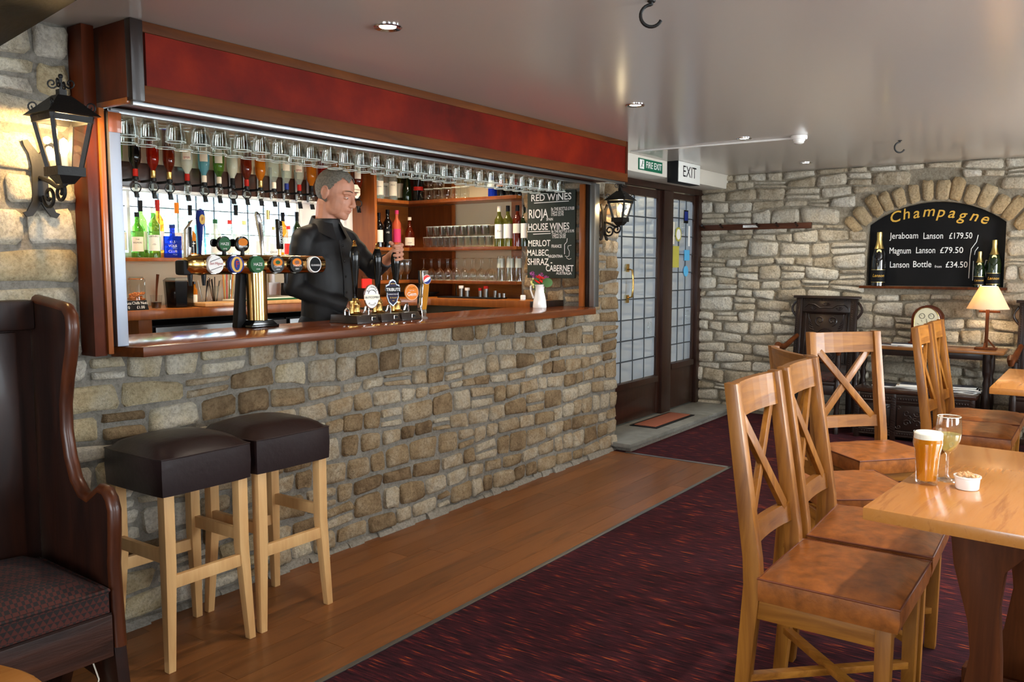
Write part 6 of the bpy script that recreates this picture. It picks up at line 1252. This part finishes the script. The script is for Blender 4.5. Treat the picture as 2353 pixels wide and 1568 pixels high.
# carved oak armchairs
def carved_chair():
    t = thing('carved_armchair', None, None)     # local: back to +x, faces -x, width along y, seat middle at origin
    W_ = .232; xb = lambda z: .20 + (z - .45) * .13
    def slab(y0, y1, z0, z1, d0, d1, nm, mt='black_oak', par=None, bev=.003): return MB().hexa([(xb(z0) - d1, y0, z0), (xb(z0) - d0, y0, z0), (xb(z0) - d0, y1, z0), (xb(z0) - d1, y1, z0)], [(xb(z1) - d1, y0, z1), (xb(z1) - d0, y0, z1), (xb(z1) - d0, y1, z1), (xb(z1) - d1, y1, z1)]).build(nm, MT[mt], par or t, bevel=bev)
    for s_ in (-1, 1):
        st_ = slab(s_ * W_ - .028, s_ * W_ + .028, .43, 1.10, 0, .04, 'stile'); mb = MB()
        for k_ in range(34): z = .46 + k_ * .0185; mb.ball((xb(z) - .041, s_ * W_ + .012, z), (.004, .007, .006), 6, 4)
        mb.tube([(xb(z) - .042, s_ * W_ - .012, z) for z in (.46, 1.08)], .006, 6); mb.build('carving', MT['black_oak'], st_)
        MB().hexa([(xb(.43) - .04, s_ * W_ - .022, 0), (xb(.43) + .02, s_ * W_ - .022, 0), (xb(.43) + .02, s_ * W_ + .022, 0), (xb(.43) - .04, s_ * W_ + .022, 0)], [(xb(.43) - .04, s_ * W_ - .024, .43), (xb(.43), s_ * W_ - .024, .43), (xb(.43), s_ * W_ + .024, .43), (xb(.43) - .04, s_ * W_ + .024, .43)]).build('rear_leg', MT['black_oak'], t, bevel=.003)
        MB().lathe([(.024, 0), (.024, .06), (.016, .08), (.026, .14), (.018, .2), (.024, .26), (.027, .28), (.027, .42), (.018, .45), (.027, .49), (.017, .53), (.026, .58), (.02, .62), (.022, .68)], 14, TR(-.22, s_ * W_, 0)).build('front_leg', MT['black_oak'], t)
        MB().tube([(xb(.75) - .02, s_ * W_, .77), (.08, s_ * (W_ + .01), .735), (-.08, s_ * (W_ + .02), .69), (-.20, s_ * (W_ + .02), .70), (-.26, s_ * (W_ + .02), .715), (-.30, s_ * (W_ + .02), .695), (-.29, s_ * (W_ + .02), .665)], [.02, .022, .024, .028, .03, .026, .018], 10).build('arm', MT['trestle'], t)
        MB().tube([(xb(1.06) - .02, s_ * (W_ + .03), 1.07)] + [(xb(1.0) - .02, s_ * (W_ + .03 + .035 * math.sin(q * .52)), 1.07 - q * .022) for q in range(1, 9)], .010, 7).build('side_scroll', MT['black_oak'], t)
    slab(-W_ - .05, W_ + .05, 1.10, 1.122, -.01, .06, 'cornice'); cr_ = slab(-W_ + .028, W_ - .028, .98, 1.10, .0, .032, 'crest_rail'); mb = MB()
    X = lambda z: xb(z) - .033
    for s_ in (-1, 1):
        mb.tube([(X(1.03), s_ * a, b) for a, b in ((0, 1.02), (.05, 1.015), (.10, 1.045), (.15, 1.05), (.185, 1.02), (.19, 1.0))], .006, 6)
        for k_ in range(5): q = R(-50 + 25 * k_); mb.tube([(X(1.0), s_ * .11, .995), (X(1.02), s_ * .11 + .035 * math.sin(q), .995 + .035 * math.cos(q))], [.003, .006], 6)
    for k_ in range(5): q = R(-60 + 30 * k_); mb.tube([(X(1.04), 0, 1.035), (X(1.06), .04 * math.sin(q), 1.035 + .028 * math.cos(q))], [.003, .006], 6)
    for k_ in range(26): mb.box(X(1.085) - .004, X(1.085) + .004, -.195 + k_ * .0153, -.188 + k_ * .0153, 1.078, 1.094)
    mb.build('carving', MT['black_oak'], cr_)
    slab(-W_ + .028, W_ - .028, .43, .53, .0, .032, 'lower_rail'); pn = slab(-W_ + .028, W_ - .028, .53, .98, .0, .012, 'back_panel'); X = lambda z: xb(z) - .014; mb = MB()
    for y in (-.175, .175): mb.tube([(X(z), y, z) for z in (.54, .97)], .008, 6)
    for z in (.545, .968): mb.tube([(X(z), -.17, z), (X(z), .17, z)], .008, 6)
    for rr in (.082, .066, .038): mb.tube([(X(.755 + rr * math.sin(q)), rr * .95 * math.cos(q), .755 + rr * math.sin(q)) for q in [2 * pi * i / 26 for i in range(26)]], .006, 6, True)
    mb.ball((X(.755), 0, .755), (.01, .018, .018), 10, 6)
    for s_ in (-1, 1):
        for zc_, a0, tn in ((.905, -pi / 2, 1.25), (.600, pi / 2, -1.25)):
            mb.tube([(X(b), s_ * a, b) for a, b in spiral((.052, zc_), .045, .006, a0, tn)], .007, 6)
        for zc_, sg in ((.86, 1), (.65, -1)):
            for k_ in range(5): mb.tube([(X(zc_), s_ * (.10 + .008 * k_), zc_ + sg * (.02 * k_ - .04)), (X(zc_), s_ * (.135 + .003 * k_), zc_ + sg * (.024 * k_ - .03)), (X(zc_), s_ * .150, zc_ + sg * (.026 * k_ + .0))], [.007, .006, .002], 6)
        mb.tube([(X(.755), s_ * .10, .70), (X(.755), s_ * .125, .755), (X(.755), s_ * .10, .81)], .006, 6)
    mb.build('carving', MT['black_oak'], pn)
    se_ = MB().box(-.24, .20, -.25, .25, .40, .43).build('seat', MT['black_oak'], t, bevel=.008); MB().box(-.23, .17, -.215, .215, .43, .465).build('seat_pad', MT['weave'], t, bevel=.014)
    MB().box(-.235, -.21, -.21, .21, .32, .40).build('seat_rail', MT['black_oak'], t, bevel=.004); MB().box(-.23, -.205, -.21, .21, .08, .12).build('stretcher', MT['black_oak'], t, bevel=.004)
    return t
ca = carved_chair()
put(ca, (7.395, 2.065, 0), 'black carved oak armchair against the stone wall, its back panel in view', 'armchair', 'carved oak armchairs along the back wall', 0)
put(ca, (7.36, .345, 0), 'carved oak armchair at the right edge, only one arm in view', 'armchair', 'carved oak armchairs along the back wall', 0)
# console table and carved chest
ZK = .738
co = thing('console_table', 'narrow oak side table with turned legs along the stone wall', 'table', (0, 0, 0)); CY0, CY1, CX0, CX1 = .665, 1.765, 7.29, 7.66
MB().box(CX0, CX1, CY0, CY1, ZK - .024, ZK).build('table_top', MT['console_top'], co, bevel=.004); MB().box(CX0 + .05, CX1 - .03, CY0 + .10, CY1 - .02, ZK - .075, ZK - .024).build('apron', MT['black_oak'], co, bevel=.003)
for x in (CX0 + .06, CX1 - .05):
    for y in (CY0 + .115, CY1 - .032): MB().lathe([(.026, 0), (.026, .10), (.017, .13), (.026, .2), (.034, .30), (.03, .38), (.02, .44), (.026, .48), (.018, .52), (.028, .56), (.03, .58), (.03, ZK - .03)], 14, TR(x, y, 0)).build('leg', MT['black_oak'], co)
ZQ = .405; QX0, QX1, QY0, QY1 = 7.17, 7.62, .825, 1.69
cq = thing('carved_chest', 'black carved oak chest under the side table', 'chest', (0, 0, 0)); MB().box(QX0 + .02, QX1, QY0 + .02, QY1 - .02, .05, ZQ - .03).build('body', MT['black_oak'], cq, bevel=.004); MB().box(QX0 - .01, QX1, QY0 - .01, QY1 + .01, ZQ - .03, ZQ).build('lid', MT['black_oak_top'], cq, bevel=.006)
fr_ = MB().box(QX0, QX0 + .02, QY0 + .02, QY1 - .02, .29, ZQ - .032).box(QX0, QX0 + .02, QY0 + .02, QY1 - .02, .03, .085).build('front_frame', MT['black_oak'], cq, bevel=.003); mb = MB()
for k_ in range(41): y = QY0 + .05 + k_ * .0188; mb.ball((QX0 - .001, y, .335), (.005, .006, .010), 6, 4); mb.ball((QX0 - .001, y, .058), (.005, .006, .007), 6, 4)
for z in (.312, .358, .075, .04): mb.tube([(QX0, QY0 + .03, z), (QX0, QY1 - .03, z)], .004, 6)
mb.build('carving', MT['black_oak'], fr_)
for y in (QY0 + .0, QY1 - .04, QY0 + .275, QY0 + .552):
    po = MB().box(QX0 - .004, QX0 + .03, y, y + .04, .0, ZQ - .031).build('stile', MT['black_oak'], cq, bevel=.003); mb = MB()
    for k_ in range(15): mb.tube([(QX0 - .006, y + .004, .06 + k_ * .02), (QX0 - .006, y + .036, .075 + k_ * .02)], .004, 5)
    mb.build('rope_carving', MT['black_oak'], po)
for y in (QY0 + .045, QY0 + .320, QY0 + .596):
    pa = MB().box(QX0 + .008, QX0 + .02, y, y + .225, .088, .288).build('front_panel', MT['black_oak'], cq, bevel=.002); mb = MB(); yc = y + .1125; X = QX0 + .007
    mb.tube([(X, yc + a, .188 + b) for a, b in ((-.09, 0), (0, .085), (.09, 0), (0, -.085))], .005, 6, True)
    for s_ in (-1, 1):
        for sz in (-1, 1): mb.tube([(X, yc + s_ * a, .188 + sz * b) for a, b in spiral((.04, .04), .03, .005, pi, 1.2, 14)], .005, 6); mb.tube([(X, yc + s_ * a, .188 + sz * b) for a, b in spiral((.10, .075), .02, .004, 0, 1.2, 12)], .004, 6)
    for k_ in range(8): q = R(45 * k_); mb.tube([(X, yc, .188), (X, yc + .03 * math.cos(q), .188 + .03 * math.sin(q))], [.003, .006], 6)
    mb.build('carving', MT['black_oak'], pa)
def magazines(n_, X, px, py, z, w, words, fan=0.05, seed=0):
    rd = random.Random(seed); y = onX(px, py, X).y; zz = z + .001
    for k_ in range(n_):
        th = rd.uniform(.005, .011); m_ = MB().box(-w / 2, w / 2, -.105, .105, 0, th - .0006).build('magazine', MT['paper'], None, bevel=.001); m_.location = (X + rd.uniform(-.01, .01), y + rd.uniform(-.02, .02), zz); m_.rotation_euler[2] = rd.uniform(-fan, fan) * 3
        MB().box(-w / 2 + .001, w / 2 - .001, -.104, .104, th - .0006, th).build('cover', MT[('magazine_blue', 'magazine_grey', 'ink', 'label_cream')[rd.randrange(4)] if k_ < n_ - 1 else 'magazine_blue'], m_, smooth=0)
        tag(m_, 'magazine %s, number %s from the bottom' % (words, ('one', 'two', 'three', 'four', 'five', 'six', 'seven', 'eight')[k_]), 'magazine', 'magazines ' + words); zz += th
magazines(7, 7.36, 2212, 880, ZQ, .15, 'in the fanned pile at the right of the chest', .12, 4); magazines(4, 7.36, 2098, 875, ZQ, .15, 'in the middle pile on the chest', .08, 6); magazines(2, 7.36, 2040, 872, ZQ, .15, 'in the low left pile on the chest', .08, 8)
magazines(1, 7.42, 2040, 786, ZK, .13, 'at the left end of the side table', .1, 1); magazines(2, 7.40, 2080, 788, ZK, .13, 'beside the clock on the side table', .1, 2)
# bracket clock
p = onX(2130, 780, 7.52); ck_ = thing('bracket_clock', 'arched mahogany mantel clock with a cream face on the side table', 'clock', (7.52, p.y, ZK)); cw, chh = .115, .215
pts = [(-cw, .03), (cw, .03), (cw, chh)] + [(cw * math.cos(q), chh + cw * math.sin(q)) for q in [pi * i / 18 for i in range(1, 18)]] + [(-cw, chh)]
MB().prism(pts, -.05, .06, 'yz').build('case', MT['mahogany'], ck_, bevel=.006); MB().box(-.065, .07, -cw - .014, cw + .014, 0, .032).build('plinth', MT['mahogany'], ck_, bevel=.005)
pf = [(a * .80, .055 + (b - .03) * .86) for a, b in pts]; fc = MB().prism(pf, -.053, -.050, 'yz').build('dial_plate', MT['clock_face'], ck_, smooth=0); mb = MB(); mb.tube([(-.054, a, b) for a, b in pf], .003, 6, True); fc2 = mb.build('bezel', MT['brass'], fc)
mb = MB()
for k_ in range(12): q = R(30 * k_); mb.bar((-.0545, .062 * math.sin(q), .145 + .062 * math.cos(q)), (-.0545, .078 * math.sin(q), .145 + .078 * math.cos(q)), .001, .005, (1, 0, 0))
mb.bar((-.056, 0, .145), (-.056, -.005, .205), .001, .005, (1, 0, 0)).bar((-.0555, 0, .145), (-.0555, -.032, .180), .001, .006, (1, 0, 0)).build('hands', MT['ink'], fc, smooth=0)
for y in (-.034, .034): mb = MB(); mb.tube([(-.0545, y + .02 * math.cos(q), .245 + .02 * math.sin(q)) for q in [2 * pi * i / 20 for i in range(20)]], .0018, 5, True).bar((-.0548, y, .245), (-.0548, y + .01, .256), .001, .003, (1, 0, 0)).build('small_dial', MT['ink'], fc)
# table lamp
p = onX(2266, 788, 7.46); lp = thing('table_lamp', 'wooden gallows-shaped table lamp with a glowing cream shade', 'lamp', (7.46, p.y, ZK)); hs = onX(2266, 710, 7.46).z - ZK; zt_ = onX(2266, 658, 7.46).z - ZK
MB().box(-.05, .05, -.075, .075, 0, .018).build('base', MT['trestle'], lp, bevel=.004); MB().box(-.012, .012, -.012, .012, .018, hs - .005).build('post', MT['trestle'], lp, bevel=.002); MB().box(-.011, .011, -.085, .060, hs - .03, hs - .012).build('crossbar', MT['trestle'], lp, bevel=.003); MB().bar((0, -.06, .018), (0, -.005, .085), .014, .012).bar((-.03, .01, .018), (0, .005, .06), .014, .012).build('brace', MT['trestle'], lp, smooth=0)
MB().lathe([(.012, hs - .012), (.012, hs + .03), (0, hs + .03)], 12).build('bulb_holder', MT['brass'], lp); MB().ball((0, 0, hs + .065), (.024, .024, .032), 12, 8).build('bulb', MT['bulb'], lp)
MB().lathe([(.148, hs), (.062, zt_), (.060, zt_), (.146, hs)], 32).build('lamp_shade', MT['lamp_shade_cloth'], lp)
light('table_lamp_light', 'POINT', (7.46, p.y, ZK + hs + .115), 6, (1.0, .76, .46), radius=.04)
# ================================================================== LANTERNS, CEILING, SIGNS
def lantern(label, X, Yl, Yw, zb_, zt_, px_s=1):
    t = thing('wall_lantern', label, 'lantern', (X, Yl, zb_), 0, 'black iron wall lanterns'); h = zt_ - zb_; b0, b1 = .036, .064; d = Yw - Yl
    for sx_ in (-1, 1):
        for sy_ in (-1, 1): MB().bar((sx_ * b0, sy_ * b0, 0), (sx_ * b1, sy_ * b1, h), .013, .013).build('cage_bar', MT['iron'], t, smooth=0)
    MB().box(-b0 - .01, b0 + .01, -b0 - .01, b0 + .01, -.025, .004).hexa([(-.02, -.02, -.05), (.02, -.02, -.05), (.02, .02, -.05), (-.02, .02, -.05)], [(-b0, -b0, -.025), (b0, -b0, -.025), (b0, b0, -.025), (-b0, b0, -.025)]).build('cage_floor', MT['iron'], t, smooth=0)
    for (a0, a1) in ((0, 1), (1, 2), (2, 3), (3, 0)):
        cs = [(-1, -1), (1, -1), (1, 1), (-1, 1)]; A, B = cs[a0], cs[a1]; MB().add([(A[0] * b0, A[1] * b0, .004), (B[0] * b0, B[1] * b0, .004), (B[0] * b1, B[1] * b1, h), (A[0] * b1, A[1] * b1, h)], [(0, 1, 2, 3)]).build('pane', MT['glass_thin'], t, smooth=0)
        MB().bar((A[0] * b1, A[1] * b1, h - .012), (B[0] * b1, B[1] * b1, h - .012), .012, .02).build('cage_bar', MT['iron'], t, smooth=0)
    e = .086; MB().hexa([(-e, -e, h), (e, -e, h), (e, e, h), (-e, e, h)], [(-.022, -.022, h + .065), (.022, -.022, h + .065), (.022, .022, h + .065), (-.022, .022, h + .065)]).box(-.012, .012, -.012, .012, h + .065, h + .085).build('roof', MT['iron'], t, smooth=0)
    fi_ = MB().tube([(0, 0, h + .08), (0, 0, h + .125)], .005, 7).ball((0, 0, h + .128), .008, 8, 6).build('finial', MT['iron'], t)
    for q in range(4):
        a = R(45 + 90 * q)
        for cc_, zz_, a0 in ((.028, h + .105, pi), (.088, h + .03, -pi / 2)): MB().tube([(c_ * math.cos(a), c_ * math.sin(a), z_) for c_, z_ in spiral((cc_, zz_), .018, .004, a0, 1.3, 14)], .0028, 5).build('scroll', MT['iron'], fi_)
    MB().lathe([(.011, .004), (.011, .04), (.008, .045)], 10).build('candle_tube', MT['label_cream'], t); MB().lathe([(0, .10), (.010, .092), (.016, .075), (.015, .06), (.008, .044)], 12).build('bulb', MT['bulb'], t)
    # back plate with swallow-tail ends and scrolled bracket
    pl = [(0, .06), (.02, .085), (.036, .105), (.052, .10), (.048, .085), (.034, .06), (.026, .02), (.026, -.06), (.03, -.10), (.048, -.135), (.062, -.14), (.05, -.155), (.03, -.150), (.012, -.125), (0, -.105)]
    MB().prism([(a, b) for a, b in pl] + [(-a, b) for a, b in pl[::-1][1:-1]], d - .014, d - .006, 'xz').build('back_plate', MT['iron'], t, smooth=0)
    mb = MB().tube([(0, d - .01, -.02), (0, d * .6, -.035), (0, d * .25, -.06), (0, 0, -.05)], .008, 7).tube([(0, d - .01, -.10)] + [(0, d * .62 + a, -.085 + b) for a, b in spiral((0, 0), .042, .008, 0, -1.4, 20)], .006, 7).tube([(0, d * .2 + a, -.075 + b) for a, b in spiral((0, 0), .036, .008, pi / 2, 1.4, 20)], .006, 7)
    mb.build('scroll_bracket', MT['iron'], t); return t
zb1, zt1 = onY(150, 388, 2.85).z, onY(150, 268, 2.85).z
lantern('black iron lantern with a lit bulb on the wall left of the bar', 1.452, 2.85, YW - .02, zb1, zt1); light('lantern_light', 'POINT', (1.452, 2.85, zb1 + .12), 12, (1.0, .64, .26), radius=.012)
zb2, zt2 = onY(1426, 502, 2.88).z, onY(1426, 452, 2.88).z
lantern('black iron lantern with a lit bulb on the pier by the door', 5.352, 2.88, YW - .03, zb2, zb2 + .125); light('lantern_light', 'POINT', (5.352, 2.88, zb2 + .115), 9, (1.0, .66, .30), radius=.012)
DWN = [(2.237, 2.131), (4.059, 2.102), (5.543, 2.064), (7.155, 2.136)]
for i, (x, y) in enumerate(DWN + [(2.45, .02), (4.4, .05), (5.55, .0)]):
    if i < 4:
        t = thing('downlight', ('chrome downlight in the ceiling nearest the camera', 'chrome downlight in the ceiling above the hand pumps, second from the camera', 'chrome downlight in the ceiling beside the cable strip', 'chrome downlight in the ceiling furthest off by the stone wall')[i], 'light', (x, y, ZC), 0, 'chrome downlights in the ceiling')
        MB().lathe([(.030, -.002), (.046, -.007), (.050, -.003), (.050, -.0005), (.030, -.0006)], 28).build('bezel', MT['chrome'], t); MB().lathe([(.030, -.0015), (0, -.0015)], 24).build('lamp', MT['led'], t)
    light('downlight_lamp', 'SPOT', (x, y, ZC - .02), 34 if i < 4 else 60, (1.0, .87, .68), direction=(0, 0, -1), spot=(R(125), .9), radius=.03)
for x, y, pw_ in ((2.7, 4.1, 45), (3.8, 4.1, 45), (4.75, 4.0, 55)): light('bar_ceiling_lamp', 'SPOT', (x, y, ZC + .08), pw_, (1.0, .80, .55), direction=(0, .12, -1), spot=(R(150), .8), radius=.05)
for px, lab in ((1497, 'black iron hook in the ceiling nearest the camera'), (2068, 'black iron hook in the ceiling above the far table')):
    q = onZ(px, 2 if px < 1600 else 323, ZC); t = thing('ceiling_hook', lab, 'hook', (q.x, q.y, ZC), 0, 'iron hooks in the ceiling'); r_ = .034; u = V(rgt)
    MB().tube([V((0, 0, .0)), V((0, 0, -.012))] + [u * (r_ * math.cos(a)) + V((0, 0, -.012 - r_ + r_ * math.sin(a))) for a in [R(95 + 15 * i) for i in range(17)]], .0055, 8).build('hook', MT['iron'], t); MB().lathe([(.014, 0), (.012, -.004), (0, -.004)], 12).build('rose', MT['iron'], t)
q = onZ(1836, 312, ZC); t = thing('smoke_detector', 'white smoke detector at the end of the cable strip', 'detector', (q.x, q.y, ZC)); MB().lathe([(.052, -.001), (.053, -.018), (.050, -.024), (0, -.024)], 24).build('base', MT['white'], t); MB().lathe([(.040, -.0241), (.038, -.034), (.032, -.036), (.032, -.046), (.024, -.052), (0, -.052)], 20).build('sensor_head', MT['white'], t)
a, b2 = onZ(1450, 347, ZC), onZ(1820, 316, ZC); dvv = (b2 - a).normalized(); tag(MB().bar(a - V((0, 0, .006)), b2 - V((0, 0, .006)), .022, .011).build('cable_strip', MT['white'], None, bevel=.002), 'white cable strip running across the ceiling', 'cable')
# exit signs on the boxed beam
YS = 3.024; a, c = onY(1466, 398, YS), onY(1521, 366, YS); t = thing('fire_exit_sign', 'green sign reading FIRE EXIT on the boxed beam', 'sign', ((a.x + c.x) / 2, YS, (a.z + c.z) / 2)); w, h = c.x - a.x, .088
MB().box(-w / 2, w / 2, -.005, -.0005, -h / 2, h / 2).build('plate', MT['sign_green'], t, smooth=0); lettering(t, MT['label_white'], [('FIRE EXIT', w * .13, 0, h * .80, dict(fit=w * .66, bold=.01))], (0, -.0058, 0), (1, 0, 0), (0, 0, 1))
MB().box(-w * .46, -w * .28, -.0056, -.005, -h * .40, h * .40).build('pictogram_panel', MT['label_white'], t, smooth=0); pcx = -w * .37
mb = MB().ball((pcx + .012, -.0062, .022), (.007, .001, .007), 8, 6).bar((pcx + .008, -.0062, .016), (pcx - .004, -.0062, -.006), .001, .010, (0, 1, 0)).bar((pcx - .004, -.0062, -.006), (pcx + .012, -.0062, -.02), .001, .006, (0, 1, 0)).bar((pcx - .004, -.0062, -.006), (pcx - .018, -.0062, -.026), .001, .006, (0, 1, 0)).bar((pcx + .008, -.0062, .014), (pcx + .024, -.0062, .004), .001, .005, (0, 1, 0)); mb.build('running_figure', MT['sign_green'], t, smooth=0)
YE = 2.93; a, c = onY(1557, 418, YE), onY(1608, 380, YE); t = thing('exit_light', 'white box light reading EXIT above the door', 'sign', (a.x, YE, a.z)); w, h = c.x - a.x, c.z - a.z
MB().box(0, w, 0, .092, 0, h).build('housing', MT['black_matt'], t, bevel=.003); MB().box(.006, w - .004, -.006, -.0005, .004, h - .004).build('front', MT['exit_white'], t, bevel=.002); lettering(t, MT['ink'], [('EXIT', w * .5, h * .52, h * .75, dict(fit=w * .60))], (0, -.0065, 0), (1, 0, 0), (0, 0, 1))
# door mat
m_ = [onZ(1445, 976, .066), onZ(1548, 985, .066), onZ(1605, 955, .066), onZ(1520, 950, .066)]
X0, X1, Y0, Y1 = (m_[0].x + m_[1].x) / 2 - .05, m_[2].x, 2.99, 3.24
dm = thing('door_mat', 'brown door mat with a black rubber rim on the stone step', 'mat', (0, 0, 0)); MB().box(X0, X1, Y0, Y1, .0625, .068).build('rubber_rim', MT['black_matt'], dm, bevel=.002); MB().box(X0 + .03, X1 - .03, Y0 + .03, Y1 - .03, .068, .073).build('bristle_pad', MT['mat_brown'], dm, bevel=.001)
